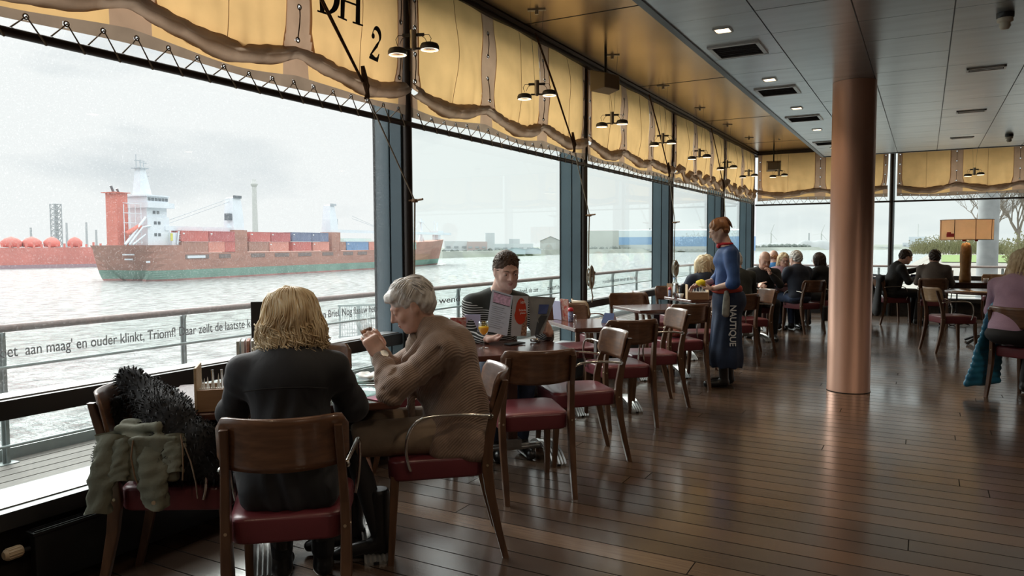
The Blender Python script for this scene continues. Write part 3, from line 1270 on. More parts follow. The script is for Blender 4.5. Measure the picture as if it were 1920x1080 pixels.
def spotlight(loc, label):
    t = thing('twin_spotlight', label, 'lamp', loc, 68, 'twin spotlights hung on wires')
    m_ = MB()
    m_.cyl((0, 0, -.002), (0, 0, .115), .021, seg=20)
    m_.cyl((0, 0, .01), (0, 0, -.012), .012, seg=12, mi=0)
    m_.build('stem', M_alu, t)
    m_ = MB()
    m_.box((0, 0, .085), (.012, .14, .018))
    m_.box((0, 0, .045), (.010, .030, .095))
    m_.box((0, 0, .0), (.012, .10, .012))
    m_.build('crossbar', M_lampgrey, t)
    for sg in (-1, 1):
        c = (0, sg * .104, -.012 + .012 * sg)
        m_ = MB()
        m_.lathe([(.0, .034), (.030, .034), (.052, .026), (.060, .012), (.061, -.010), (.056, -.012), (.056, -.008), (.0, -.004)], c, 28)
        hd = m_.build('lamp_head', M_lampgrey, t)
        m_ = MB()
        m_.lathe([(.046, -.0125), (.056, -.0125), (.056, -.009), (.046, -.009), (.046, -.0125)], c, 28, cap=False)
        m_.build('lit_ring', M_warmring, hd)
        m_ = MB()
        m_.lathe([(.0, -.0085), (.045, -.0085), (.045, -.0075), (.0, -.0075)], c, 20)
        m_.build('reflector', M_reflect, hd)
        m_ = MB()
        m_.tube([(0, sg * .07, .085), (0, sg * .10, .085), (0, sg * .115, .06), (0, sg * .104, .022)], .0022, 5)
        m_.tube([(0, sg * .05, .08), (0, sg * .075, .062), (.0, sg * .09, .03)], .002, 5)
        m_.build('cable', M_wire, hd)
    m_ = MB()
    H_ = Z_TOP - loc[2]
    for sg in (-1, 1):
        m_.tube([(0, sg * .018, .11), (0, sg * .055, H_ - .02)], .0014, 4)
    m_.build('wire', M_wire, t)
    m_ = MB()
    m_.box((0, 0, H_ - .012), (.035, .15, .016))
    m_.cyl((0, 0, H_ - .05), (0, 0, H_), .016, seg=12)
    m_.build('ceiling_mount', M_alu, t)
    return t


sp0 = spotlight((-2.86, 3.87, 2.665), 'twin ring spotlight hanging beside the painted numeral 2')
splab = ['twin ring spotlight hanging second along the river side', 'twin ring spotlight just below the hanging loudspeaker', 'twin ring spotlight in front of the fourth post', 'twin ring spotlight right after the fourth post',
         'twin ring spotlight by the fifth post', 'twin ring spotlight nearest the room corner']
for k in range(6):
    c = copy_tree(sp0)
    c.location = (-2.86, 5.58 + 1.70 * k, 2.675)
    c['label'] = splab[k]
    lamp('spotlight_light', 'SPOT', (-2.86, 5.58 + 1.70 * k, 2.65), 10, (1, .78, .52), .05, (0, 0, 0), math.radians(110))
for (p, l) in (((-2.42, 14.6, 2.70), 'twin ring spotlight against the corner sail of the far wall'), ((.72, 15.3, 2.62), 'twin ring spotlight against the far sail above the lamp')):
    c = copy_tree(sp0)
    c.location = p
    c['label'] = l

# loudspeakers
M_spk = mat('bronze_loudspeaker', (.26, .215, .155), .5, metal=.3)
for (p, az, l, sc) in (((-2.80, 6.95, 2.93), 110, 'angular bronze loudspeaker hanging from the ceiling by the second post', 1), ((-2.65, 15.4, 2.86), 170, 'grey box loudspeaker hanging in the far left corner', .9)):
    t = thing('loudspeaker', l, 'loudspeaker', p, az)
    m = MB()
    m.add([(-.14, -.08, .0), (.14, -.08, .0), (.11, .09, .02), (-.11, .09, .02), (-.14, -.08, .21), (.14, -.08, .21), (.11, .09, .16), (-.11, .09, .16)],
          [(0, 3, 2, 1), (4, 5, 6, 7), (0, 1, 5, 4), (1, 2, 6, 5), (2, 3, 7, 6), (3, 0, 4, 7)])
    m.build('cabinet', M_spk, t, bevel=.008)
    m = MB()
    H_ = Z_TOP - p[2]
    m.cyl((0, 0, .15), (0, 0, H_), .013, seg=12)
    m.build('bracket', M_dark, t)

# ceiling vents, downlights, detectors
M_black = mat('black_void', (.006, .006, .007), .8)
M_downl = mat('lit_downlight', (1, .74, .46), .4, emit=5.)
M_cream = mat('cream_plastic', (.62, .58, .48), .5)
vl = ['nearest the camera', 'second from the camera', 'third from the camera', 'next to the column top']
for k, y in enumerate((6.06, 7.86, 9.72, 12.24)):
    t = thing('ceiling_vent', 'dark slotted ceiling vent along the panel edge, ' + vl[k], 'vent', (-1.325, y, Z_LOW), 0, 'square vents in the grey ceiling')
    m = MB()
    w_, l_ = .36, .37
    for (cx, cy, dx, dy) in ((-w_ / 2, 0, .03, l_), (w_ / 2, 0, .03, l_), (0, -l_ / 2, w_ + .03, .03), (0, l_ / 2, w_ + .03, .03)):
        m.box((cx, cy, -.006), (dx, dy, .014))
    m.build('frame', M_alu, t)
    m = MB().box((0, 0, -.002), (w_ - .02, l_ - .02, .004))
    m.build('opening', M_black, t)
    m = MB()
    for q in range(6):
        m.box((0, -l_ / 2 + .045 + q * .055, -.006), (w_ - .03, .012, .006), tilt=('X', .6))
    m.build('louvre', M_dark, t)
for k, y in enumerate((5.45, 7.28, 8.95, 10.75, 12.9, 3.6, 1.8, 0.0)):  # the last three are out of view, added as fill light
    t = thing('downlight', 'small square lit ceiling spot, ' + ['nearest the camera', 'second from the camera', 'third from the camera', 'fourth from the camera', 'farthest, by the column top', 'just above the viewer', 'over the viewer', 'behind the viewer'][k], 'ceiling light', (-1.30, y, Z_LOW), 0, 'recessed square spots')
    m = MB()
    for (cx, cy, dx, dy) in ((-.055, 0, .012, .12), (.055, 0, .012, .12), (0, -.055, .12, .012), (0, .055, .12, .012)):
        m.box((cx, cy, -.004), (dx, dy, .010))
    m.build('frame', M_alu, t)
    m = MB().box((.0, 0, -.002), (.09, .09, .003))
    m.build('lamp_face', M_downl, t)
    lamp('downlight_light', 'SPOT', (-1.30, y, Z_LOW - .02), 16, (1, .78, .55), .05, (0, 0, 0), math.radians(120))
for k, (x_, y) in enumerate(((1.6, 5.2), (1.6, 2.4), (1.6, -.4), (3.6, 8.0), (3.6, 4.2), (3.6, 0.4), (3.6, 11.6))):  # unseen rows added to brighten the chair backs from the camera side
    t = thing('downlight', 'square lit ceiling spot of the rows over the middle of the room', 'ceiling light', (x_, y, Z_LOW), 0, 'recessed square spots of the inner rows')
    m = MB().box((0, 0, -.002), (.12, .12, .008))
    m.build('frame', M_alu, t)
    m = MB().box((0, 0, -.007), (.09, .09, .003))
    m.build('lamp_face', M_downl, t)
    lamp('downlight_light', 'SPOT', (x_, y, Z_LOW - .03), 42, (1, .84, .66), .06, (0, 0, 0), math.radians(150))
for k, y in enumerate((7.79, 10.2, 12.66)):
    t = thing('air_diffuser', 'narrow white ceiling air diffuser right of the column, ' + ['nearest', 'middle', 'farthest'][k], 'vent', (.43, y, Z_LOW), 0, 'slim diffusers in the grey ceiling')
    m = MB()
    for (cx, cy, dx, dy) in ((-.14, 0, .018, .13), (.14, 0, .018, .13), (0, -.056, .29, .018), (0, .056, .29, .018), (0, 0, .25, .016)):
        m.box((cx, cy, -.005), (dx, dy, .012))
    m.build('frame', M_alu, t)
    m = MB().box((0, 0, -.0015), (.27, .11, .003))
    m.build('slot', M_black, t)
for k, (x, y) in enumerate(((.43, 6.0), (1.0, 12.64))):
    t = thing('smoke_detector', 'round cream smoke detector under the grey ceiling, ' + ['nearest top right corner of the view', 'far one near the far wall'][k], 'detector', (x, y, Z_LOW), 0)
    m = MB().lathe([(.052, 0), (.052, -.03), (.044, -.036)], seg=24)
    m.build('mount', M_dark, t)
    m = MB().lathe([(.046, -.034), (.048, -.055), (.036, -.062), (.030, -.064), (.034, -.085), (.024, -.105), (.0, -.108)], seg=24)
    m.build('sensor', M_cream, t)

# ------------------------------------------------------------------ outside: deck, railing, river
WL = -4.5


def water_material():
    m = bpy.data.materials.new('choppy_river_water')
    t, p = nodes_of(m)
    p.inputs['Roughness'].default_value = .14
    p.inputs['Specular IOR Level'].default_value = .6
    N, Lk = t.nodes.new, t.links.new
    tcn = N('ShaderNodeTexCoord')
    hs = []
    for sc, st, rot, wgt in ((.22, (1, 2.6, 1), .5, 1.6), (.9, (1, 2.2, 1), .2, .8), (3.2, (1, 1.8, 1), -.3, .28)):
        q = N('ShaderNodeMapping')
        q.inputs['Scale'].default_value = st
        q.inputs['Rotation'].default_value = (0, 0, rot)
        Lk(tcn.outputs['Object'], q.inputs['Vector'])
        n = N('ShaderNodeTexNoise')
        n.inputs['Scale'].default_value = sc
        n.inputs['Detail'].default_value = 4
        n.inputs['Roughness'].default_value = .6
        Lk(q.outputs[0], n.inputs['Vector'])
        mm = N('ShaderNodeMath')
        mm.operation = 'MULTIPLY'
        mm.inputs[1].default_value = wgt
        Lk(n.outputs['Fac'], mm.inputs[0])
        hs.append(mm.outputs[0])
    a = N('ShaderNodeMath')
    Lk(hs[0], a.inputs[0])
    Lk(hs[1], a.inputs[1])
    b_ = N('ShaderNodeMath')
    Lk(a.outputs[0], b_.inputs[0])
    Lk(hs[2], b_.inputs[1])
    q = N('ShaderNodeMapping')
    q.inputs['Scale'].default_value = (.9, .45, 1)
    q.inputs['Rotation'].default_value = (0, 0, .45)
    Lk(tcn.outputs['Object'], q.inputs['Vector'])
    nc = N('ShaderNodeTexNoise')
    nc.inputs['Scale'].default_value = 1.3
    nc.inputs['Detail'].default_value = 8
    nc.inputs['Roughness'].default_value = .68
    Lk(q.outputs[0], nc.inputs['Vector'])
    rc = N('ShaderNodeValToRGB')  # bright and dark ripple facets are put into the base colour
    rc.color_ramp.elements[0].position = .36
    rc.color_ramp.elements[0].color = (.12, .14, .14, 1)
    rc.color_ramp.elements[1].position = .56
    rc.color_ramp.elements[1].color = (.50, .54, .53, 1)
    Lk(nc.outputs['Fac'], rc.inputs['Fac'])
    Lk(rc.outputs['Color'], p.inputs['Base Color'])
    b = N('ShaderNodeBump')
    b.inputs['Strength'].default_value = 1.0
    b.inputs['Distance'].default_value = .9
    Lk(b_.outputs[0], b.inputs['Height'])
    Lk(b.outputs[0], p.inputs['Normal'])
    return m


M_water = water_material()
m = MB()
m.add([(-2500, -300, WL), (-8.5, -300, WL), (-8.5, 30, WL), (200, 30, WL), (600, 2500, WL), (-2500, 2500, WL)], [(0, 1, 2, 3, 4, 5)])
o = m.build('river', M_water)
tag(o, 'wide grey choppy river outside the windows', 'river', kind='structure')

M_deck = mat('weathered_deck_boards', (.17, .155, .14), .75, noise=.2, nscale=12, stretch=(9, 1, 1))
M_galv = mat('galvanised_steel', (.33, .37, .37), .5, metal=.4, noise=.06)
M_hand = mat('brown_handrail', (.25, .19, .17), .6, noise=.15, nscale=40)
dk = thing('deck', 'grey slatted walkway outside the windows', 'walkway', kind='structure')
m = MB()
x = -3.62
k = 0
while x > -5.72:
    m.box((x - .065, 9.0, -.12), (.128, 27, .04))
    x -= .142
m.build('deck_boards', M_deck, dk)
m = MB()
y = FY + .3
while y < 20.6:
    m.box((1.5, y + .065, -.121), (14.3, .128, .04))
    y += .142
m.build('deck_boards', M_deck, dk)
m = MB().box((-4.6, 8.5, -.2), (2.3, 27, .06))
m.box((1.5, 18.6, -.2), (14.5, 4.6, .06))
m.box((-5.74, 8.7, -.08), (.06, 24.2, .12))
m.box((1.5, 20.75, -.08), (14.6, .06, .12))
m.build('deck_frame', M_galv, dk)

M_text = mat('dark_grey_lettering', (.085, .085, .09), .7)
M_bal = glass_mat('balustrade_glass', (.95, .975, .965), .05)


def railing(fr, a, b, step, first, root, ztop=.86):
    m_ = MB()
    m_.tube([fr(a, 0, ztop), fr(b, 0, ztop)], .028, 12)
    m_.build('handrail', M_hand, root)
    for z in (.585, .33 - .10, .03):
        m_ = MB()
        m_.tube([fr(a, 0, z), fr(b, 0, z)], .012, 8)
        m_.build('rail_bar', M_galv, root)
    s = first
    while s < b:
        m_ = MB()
        fr.box(m_, s, -.045, .36, .05, .012, .92)
        fr.box(m_, s, -.045, .36, .014, .05, .92)
        fr.box(m_, s, -.045, -.10, .12, .10, .012)
        m_.add([tuple(fr(s + q, e_, z)) for q in (-.006, .006) for (e_, z) in ((-.045, .70), (.0, .83), (-.05, .83), (-.09, .70))],
               [(0, 1, 2, 3), (7, 6, 5, 4), (0, 4, 5, 1), (1, 5, 6, 2), (2, 6, 7, 3), (3, 7, 4, 0)])
        m_.build('post', M_galv, root)
        s += step
    return root


RL = Frame((-5.57, 0, 0), (0, 1, 0), (1, 0, 0))
r1 = thing('railing', 'long river side railing with brown handrail and lettered glass', 'railing', (0, 0, 0))
railing(RL, -3, 20.7, 1.45, -1.6 + .01, r1)
m = MB()
RL.box(m, 8.8, .035, .71, 23.6, .006, .24)
m.build('glass_band', M_bal, r1)
lines = [("oet  aan maag' en ouder klinkt, Triomf! Daar zeilt de laatste kiel", 2.70, 2.24), ("uit den Briel, Nog flaauw het te", 5.62, 1.16),
         ("V'hoeft, en wend en keer", 6.90, 2.35), ("bedroef den vloed, de zee", 9.5, 1.3), ("zwerf het ruim en strand van hier", 11.15, 2.1), ("rondom dezen oever en den top", 13.6, 2.0)]
for body, s0, wd in lines:
    text_obj('lettering', body, .112, M_text, tuple(RL(s0, .044, .662)), (0, 1, 0), (0, 0, 1), r1, extrude=.0008, bold=.0006, width=wd)
RF = Frame((0, 20.7, 0), (1, 0, 0), (0, -1, 0))
r2 = thing('railing', 'far end railing of the walkway beyond the corner', 'railing', (0, 0, 0))
railing(RF, -5.57, 8, 1.3, -4.9, r2)
for z in (.44, .16):
    m = MB()
    m.tube([RF(-5.57, 0, z), RF(8, 0, z)], .010, 8)
    m.build('rail_bar', M_galv, r2)

# a small floating landing stage fence seen below the rail
t = thing('jetty_gate', 'small barred steel gate out over the water beyond the railing', 'gate', (-29.6, 32.6, -2.35), 40)
m = MB()
for q in (0, 1.1, 2.1):
    m.box((0, q, -.65), (.10, .10 if q != 1.1 else .18, 1.9))
m.box((0, 1.05, .30), (.06, 2.3, .10))
m.box((0, 1.05, -1.5), (.06, 2.3, .06))
for q in range(14):
    m.box((0, .14 + q * .14, -.6), (.02, .02, 1.75))
m.cyl((0, 1.1, -1.5), (0, 1.1, WL + 2.6), .12, seg=10)
m.build('frame', M_galv, t)

# ------------------------------------------------------------------ container ship (110 m) passing
SO = Vector((-112.5, 72.18, WL)) - Vector((.99265, .12098, 0)) * 8
SU = Vector((-.12098, .99265, 0))
SW = Vector((.99265, .12098, 0))      # towards the viewer
srot = math.atan2(SU.y, SU.x)
HZ = (.72, .76, .78)                   # river haze lightens far things a little (mixed into their paint colours)


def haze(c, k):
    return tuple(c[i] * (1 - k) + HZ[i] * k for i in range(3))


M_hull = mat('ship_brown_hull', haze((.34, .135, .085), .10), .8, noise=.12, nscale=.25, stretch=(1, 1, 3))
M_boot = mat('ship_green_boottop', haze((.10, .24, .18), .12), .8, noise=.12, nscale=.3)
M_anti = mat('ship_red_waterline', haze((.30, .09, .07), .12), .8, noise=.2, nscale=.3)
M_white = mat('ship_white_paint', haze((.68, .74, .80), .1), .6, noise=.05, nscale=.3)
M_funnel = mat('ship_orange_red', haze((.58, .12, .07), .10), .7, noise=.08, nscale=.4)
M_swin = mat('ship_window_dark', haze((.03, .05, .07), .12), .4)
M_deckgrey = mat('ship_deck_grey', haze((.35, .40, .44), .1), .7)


def sm(x_, y_, z_):
    return SO + SU * x_ - SW * y_ + Vector((0, 0, z_))   # y_ grows away from the viewer


ship = thing('container_ship', 'brown and green hulled container ship with white bridge passing on the river', 'ship', tuple(SO), 0)
ship.rotation_euler = (0, 0, srot)
# local: x to the bow, +y to port (away from the viewer is +y since SU x Z ...)
# hull stations: x, half beam at deck, half beam at waterline, deck height
ST = [(6.6, 4.6, .3, 6.2), (7.2, 6.4, 2.0, 6.2), (8.5, 7.6, 4.8, 6.2), (11, 8.0, 7.2, 6.2), (14.0, 8.0, 7.8, 6.2), (14.3, 8.0, 7.8, 4.9), (30, 8.0, 8.0, 4.8), (60, 8, 8, 4.8), (88, 8, 7.6, 4.9),
      (97, 7.8, 6.4, 5.0), (98, 7.8, 6.2, 6.9), (110, 6.6, 3.6, 7.2), (121, 3.4, 1.2, 7.6), (128, .4, .15, 7.9)]


def hull_ring(st, z0, z1, n=4):
    x_, bd, bw, zt = st
    out_ = []
    for k in range(n + 1):
        z = z0 + (z1 - z0) * k / n
        f = min(1, max(0, z / zt)) ** .6
        b_ = bw + (bd - bw) * f
        xs = x_
        if x_ < 8:
            xs = x_ + 3.0 * (1 - z / zt)
        if x_ > 105:
            xs = x_ - (1 - z / zt) * 4.0 * (x_ - 105) / 23
        out_.append((xs, b_, z))
    return out_


def hull_band(z0, z1f, name, mt):
    m_ = MB()
    rows = []
    for st in ST:
        zt = st[3] if z1f is None else z1f
        rows.append(hull_ring(st, z0, zt))
    n = len(rows[0])
    for sg in (1, -1):
        vs = [(p[0], sg * p[1], p[2]) for r in rows for p in r]
        fs = []
        for i in range(len(rows) - 1):
            for j in range(n - 1):
                a = i * n + j
                fs.append((a, a + n, a + n + 1, a + 1) if sg < 0 else (a, a + 1, a + n + 1, a + n))
        m_.add(vs, fs, 0, False)
    # stern plate
    r0 = rows[0]
    m_.add([(p[0], p[1], p[2]) for p in r0] + [(p[0], -p[1], p[2]) for p in r0],
           [(j, j + 1, n + j + 1, n + j) for j in range(n - 1)], 0)
    if z1f is None:
        for i in range(len(rows) - 1):
            a, b_ = rows[i][-1], rows[i + 1][-1]
            m_.add([(a[0], -a[1], a[2] - .02), (b_[0], -b_[1], b_[2] - .02), (b_[0], b_[1], b_[2] - .02), (a[0], a[1], a[2] - .02)], [(0, 1, 2, 3)], 0)
    return m_.build(name, mt, ship)


hull_band(-.6, .32, 'waterline_band', M_anti)
hull_band(.32, 1.85, 'green_band', M_boot)
hull = hull_band(1.85, None, 'hull', M_hull)
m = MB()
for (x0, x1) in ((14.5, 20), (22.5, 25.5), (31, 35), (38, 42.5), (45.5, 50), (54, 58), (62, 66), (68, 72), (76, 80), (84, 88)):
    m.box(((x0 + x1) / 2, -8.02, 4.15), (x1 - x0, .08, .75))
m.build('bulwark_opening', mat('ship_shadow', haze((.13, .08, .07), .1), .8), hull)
m = MB()
m.box((17, -8.06, 4.1), (4.2, .06, .45))
m.box((7.0, -3.0, 4.6), (.2, 2.6, .25))
m.box((7.4, -2.6, 3.8), (.2, 1.8, .25))
m.box((6.5, -8.05, 3.4), (.8, .05, .3))
m.build('hull_mark', M_white, hull)
# bridge house
sup = MB()
OX, OY = 10.2, -4.0
sup.box((OX, OY, 8.6), (4.6, 5.2, 4.8))
sup.box((OX - .1, OY, 11.6), (4.2, 4.8, 2.0))
sup.box((OX + .2, OY, 13.0), (5.6, 6.4, .9))
sup.box((OX, OY, 13.9), (4.4, 5.2, 1.1))
sup.box((OX - .2, OY, 14.6), (4.9, 5.8, .25))
sup.box((OX + 3.1, -5.8, 7.3), (2.0, 3.0, 2.2))
sup.loft([[(OX - 2.1, OY - .9, 14.6), (OX + .4, OY - .9, 14.6), (OX + .4, OY + .9, 14.6), (OX - 2.1, OY + .9, 14.6)],
          [(OX - 1.7, OY - .7, 19.2), (OX - .7, OY - .7, 19.2), (OX - .7, OY + .6, 19.2), (OX - 1.7, OY + .6, 19.2)]], smooth=False)
for k in range(5):
    sup.box((5.2, -6.4, 6.7 + 1.6 * k), (3.6, .12, .09))
    sup.box((5.2, -3.4, 6.7 + 1.6 * k), (.1, 5.6, .09))
for q in (3.5, 4.6, 5.7, 6.8):
    sup.box((q, -6.4, 9.6), (.09, .09, 6.6))
sup.build('bridge_house', M_white, ship)
m = MB()
for zz in (8.0, 10.0, 11.8):
    for q in (-.7, .1):
        m.box((OX + q, OY - 2.63 if zz < 11 else OY - 2.43, zz), (.5, .08, .5))
for q in range(6):
    m.box((OX - 1.8 + q * .72, OY - 2.63, 14.0), (.55, .08, .5))
m.build('window', M_swin, ship)
m = MB()
MX = OX - 1.2
m.box((MX, OY, 19.3), (1.9, 2.0, .18))
m.cyl((MX - .7, OY, 19.3), (MX - .7, OY, 21.6), .07, seg=6)
m.cyl((MX + .1, OY, 19.3), (MX + .1, OY, 20.8), .07, seg=6)
m.cyl((MX + .8, OY, 19.3), (MX + .8, OY, 20.4), .07, seg=6)
m.box((MX, OY, 20.6), (2.0, .1, .12))
m.box((MX + .7, OY, 20.3), (1.4, .1, .12))
for q in range(6):
    m.box((MX + .9, OY - .6, 18.6 - q * .62), (.8, .1, .08))
m.build('mast_gear', M_deckgrey, ship)
m = MB()
m.box((4.3, -3.9, 10.5), (2.1, 2.5, 8.6))
m.box((4.2, -3.9, 14.85), (3.0, 3.2, .12))
m.tube([(3.6, -6.6, 8.0), (6.4, -6.6, 9.4)], .42, 8)
m.build('funnel', M_funnel, ship)
m = MB()
m.tube([(3.8, -3.9, 14.8), (3.3, -3.9, 16.0)], .2, 8)
m.tube([(4.8, -3.9, 14.8), (4.4, -3.9, 15.6)], .17, 8)
m.build('exhaust_pipe', M_swin, ship)
m = MB()
m.tube([(3.2, -6.8, 6.3), (7.4, -6.8, 10.9)], .22, 6)
m.tube([(3.9, -6.9, 6.3), (6.6, -6.9, 9.2), (8.4, -6.7, 9.5)], .18, 6)
m.tube([(4.6, -6.9, 6.3), (7.2, -6.9, 8.0)], .15, 6)
m.build('davit', M_white, ship)
m = MB()
m.tube([(14.4, -7.6, 6.3), (14.4, -7.6, 9.0)], .18, 6)
m.tube([(13.2, -7.6, 6.3), (13.6, -7.6, 8.6)], .14, 6)
for q in range(4):
    m.box((13.9, -7.6, 6.8 + q * .6), (1.1, .1, .1))
m.build('ladder_frame', M_white, ship)
m = MB().box((12.2, -7.35, 7.6), (.45, .1, 1.3))
m.build('lifejacket_locker', mat('ship_yellow', (.62, .60, .12), .6), ship)
# cranes
for (x_, mir) in ((28.6, -1), (59.6, 1)):
    m = MB()
    m.box((x_, -6.2, 6.9), (3.4, 3.2, 4.4))
    pb = m.build('crane_pedestal', M_hull, ship)
    m = MB()
    a = -.9 if mir < 0 else -1.3
    m.loft([[(x_ - 1.4, -7.4, 8.8), (x_ + 1.5, -7.4, 8.8), (x_ + 1.5, -4.8, 8.8), (x_ - 1.4, -4.8, 8.8)],
            [(x_ - 1.4, -7.2, 12.0), (x_ + 1.4, -7.2, 12.0), (x_ + 1.4, -5, 12.0), (x_ - 1.4, -5, 12.0)],
            [(x_ - 1.1, -7.0, 15.3), (x_ + 1.0 - .5 * (mir > 0), -7.0, 15.6), (x_ + 1.0 - .5 * (mir > 0), -5.2, 15.6), (x_ - 1.1, -5.2, 15.3)]], smooth=False)
    m.build('crane_tower', M_white, ship)
    m = MB().box((x_ - 1.8 if mir < 0 else x_ + 1.6, -6.4, 11.6), (.7, 1.2, 1.3))
    m.box((x_, -7.15, 15.5), (2.0, .3, .5))
    m.build('crane_machinery', M_swin if mir < 0 else M_deckgrey, ship)
    m = MB()
    if mir < 0:
        m.box((20, -6.2, 9.15), (17, 1.1, .8))
    else:
        m.box((91, -6.2, 9.45), (60, 1.1, .7))
    m.build('crane_jib', M_white, ship)
    m = MB()
    if mir < 0:
        for q in (0, .6):
            m.tube([(x_ - 1, -6.2, 15.2 - q), (9 + q * 3, -6.2, 9.4)], .045, 4)
    else:
        for q in (0, .6):
            m.tube([(x_ + 9, -6.2, 13.2 - q), (84, -6.2, 9.8)], .045, 4)
    m.build('crane_cable', M_deckgrey, ship)
m = MB()
FX = 110.5
m.cyl((FX, -2, 7), (FX, -2, 14.0), .45, .3, 8)
m.box((FX, -2, 9.7), (2.2, 1.4, .25))
m.box((FX, -2, 13.0), (2.6, .8, .25))
m.tube([(FX - 2, -2, 6.9), (FX, -2, 9.7), (FX + 1.8, -2, 6.9)], .2, 5)
for q in (-4.5, 5.5):
    m.tube([(FX, -2, 13.4), (FX + q, -2, 10.4)], .06, 4)
m.cyl((121.5, -.5, 7), (121.5, -.5, 13.9), .16, seg=6)
m.cyl((123.5, -.5, 7), (123.5, -.5, 13.2), .2, seg=6)
m.box((123, -.5, 10.0), (3.8, 3, 1.0))
m.box((123, -.5, 8.7), (1.6, 2, 1.8))
m.build('foremast', M_white, ship)
# bow wave foam
M_foam = mat('white_foam', (.85, .87, .87), .9, noise=.2, nscale=2, bump=.5, bscale=2)
bd = MB()
rf = random.Random(5)
for k in range(60):
    x_ = 112 + rf.uniform(0, 14)
    y_ = -8.2 + (x_ - 108) * .42 + rf.uniform(-1.6, .3)
    r_ = rf.uniform(.2, .6)
    bd.lathe([(0, 0), (r_, .05), (r_ * .6, r_ * .35), (0, r_ * .45)], (x_, y_, -.02), 7)
bd.build('bow_wave', M_foam, ship)

# containers: each one a thing of its own
CC = {'red': (.50, .085, .065), 'darkred': (.42, .06, .06), 'salmon': (.60, .20, .14), 'rust': (.34, .14, .09), 'navy': (.10, .13, .24), 'blue': (.10, .22, .42),
      'green': (.30, .44, .38)}
cm = {k: mat('container_' + k, haze(v, .10), .75, noise=.08, nscale=.6) for k, v in CC.items()}
M_logo = mat('container_white_mark', (.72, .72, .72), .7)


def container(x0, x1, z0, z1, c, label, y=-6.7, logo=None, mark=True):
    L_ = x1 - x0 - .12
    H_ = z1 - z0 - .05
    p = sm(0, 0, 0)
    base = SO + SU * ((x0 + x1) / 2) + Vector((-SU.y, SU.x, 0)) * y + Vector((0, 0, z0))
    t_ = thing('shipping_container', label, 'container', tuple(base), 0, 'containers stacked on the passing ship')
    t_.rotation_euler = (0, 0, srot)
    m_ = MB()
    n = int(L_ / .35)
    for sg in (-1, 1):
        vs, fs = [], []
        for i in range(n * 2 + 1):
            d = .035 if (i // 1) % 2 else 0
            X = -L_ / 2 + .1 + (L_ - .2) * i / (n * 2)
            vs += [(X, sg * (1.2 - d), .12), (X, sg * (1.2 - d), H_ - .12)]
        for i in range(n * 2):
            f = (2 * i, 2 * i + 2, 2 * i + 3, 2 * i + 1)
            fs.append(f if sg < 0 else tuple(reversed(f)))
        m_.add(vs, fs)
    m_.box((-L_ / 2 + .05, 0, H_ / 2), (.1, 2.4, H_))
    m_.box((L_ / 2 - .05, 0, H_ / 2), (.1, 2.4, H_))
    m_.box((0, 0, H_ - .06), (L_, 2.44, .12))
    m_.box((0, 0, .06), (L_, 2.44, .12))
    m_.build('container_shell', cm[c], t_)
    if mark:
        m_ = MB().box((-L_ * .42, -1.235, H_ * .74), (L_ * .07, .02, H_ * .12))
        m_.build('container_marking', M_logo, t_)


# lower row, then upper row (x along the ship, z heights)
container(13.8, 20.0, 4.9, 6.85, 'rust', 'rust brown container at the lower left, beside the white bridge', mark=False)
container(20.0, 24.2, 4.9, 6.85, 'salmon', 'pale salmon container in the lower row near the first crane', mark=False)
container(24.2, 26.9, 4.9, 6.85, 'red', 'short red container left of the first crane tower, lower row', mark=False)
container(13.8, 20.2, 6.85, 8.8, 'red', 'red container in the upper row nearest the white bridge')
container(20.3, 26.9, 6.85, 8.8, 'darkred', 'dark red container in the upper row just left of the first crane')
container(36.5, 42.6, 4.9, 6.85, 'salmon', 'pale salmon container low between the chimney and the navy ones', mark=True)
container(30.6, 36.4, 4.9, 6.85, 'rust', 'rust brown container low, right of the first crane tower', mark=False)
container(31.0, 37.0, 6.85, 8.85, 'red', 'red container in the upper row right of the first crane')
container(37.1, 43.2, 6.85, 8.85, 'darkred', 'dark red container in the upper row left of the navy one')
container(43.8, 50.4, 6.95, 8.95, 'navy', 'long dark navy container in the upper row')
container(50.5, 56.6, 6.95, 8.95, 'navy', 'second dark navy container, left of the second crane')
container(43.8, 50.2, 4.9, 6.9, 'red', 'red container under the long navy container')
container(50.8, 56.8, 4.9, 6.9, 'salmon', 'pale red container under the second navy container')
container(63.5, 73.0, 4.9, 6.95, 'blue', 'bright blue container right of the second crane')
container(73.2, 79.5, 4.9, 6.95, 'salmon', 'orange red container right of the blue one', mark=False)
container(80.5, 88.0, 4.9, 6.9, 'red', 'red container hidden in part by the window post', mark=False)
container(88.2, 97.0, 4.9, 6.9, 'green', 'grey green container nearest the bow', mark=False)
container(60.8, 63.3, 4.9, 6.9, 'rust', 'short rust brown container at the foot of the second crane', mark=False)
m = MB().box((73, -5.6, 7.1), (24, 3, .3))
m.box((70, -5.6, 7.5), (12, 2.5, .5))
m.build('hatch_cover', mat('ship_pale_green', haze((.55, .66, .62), .2), .7), ship)

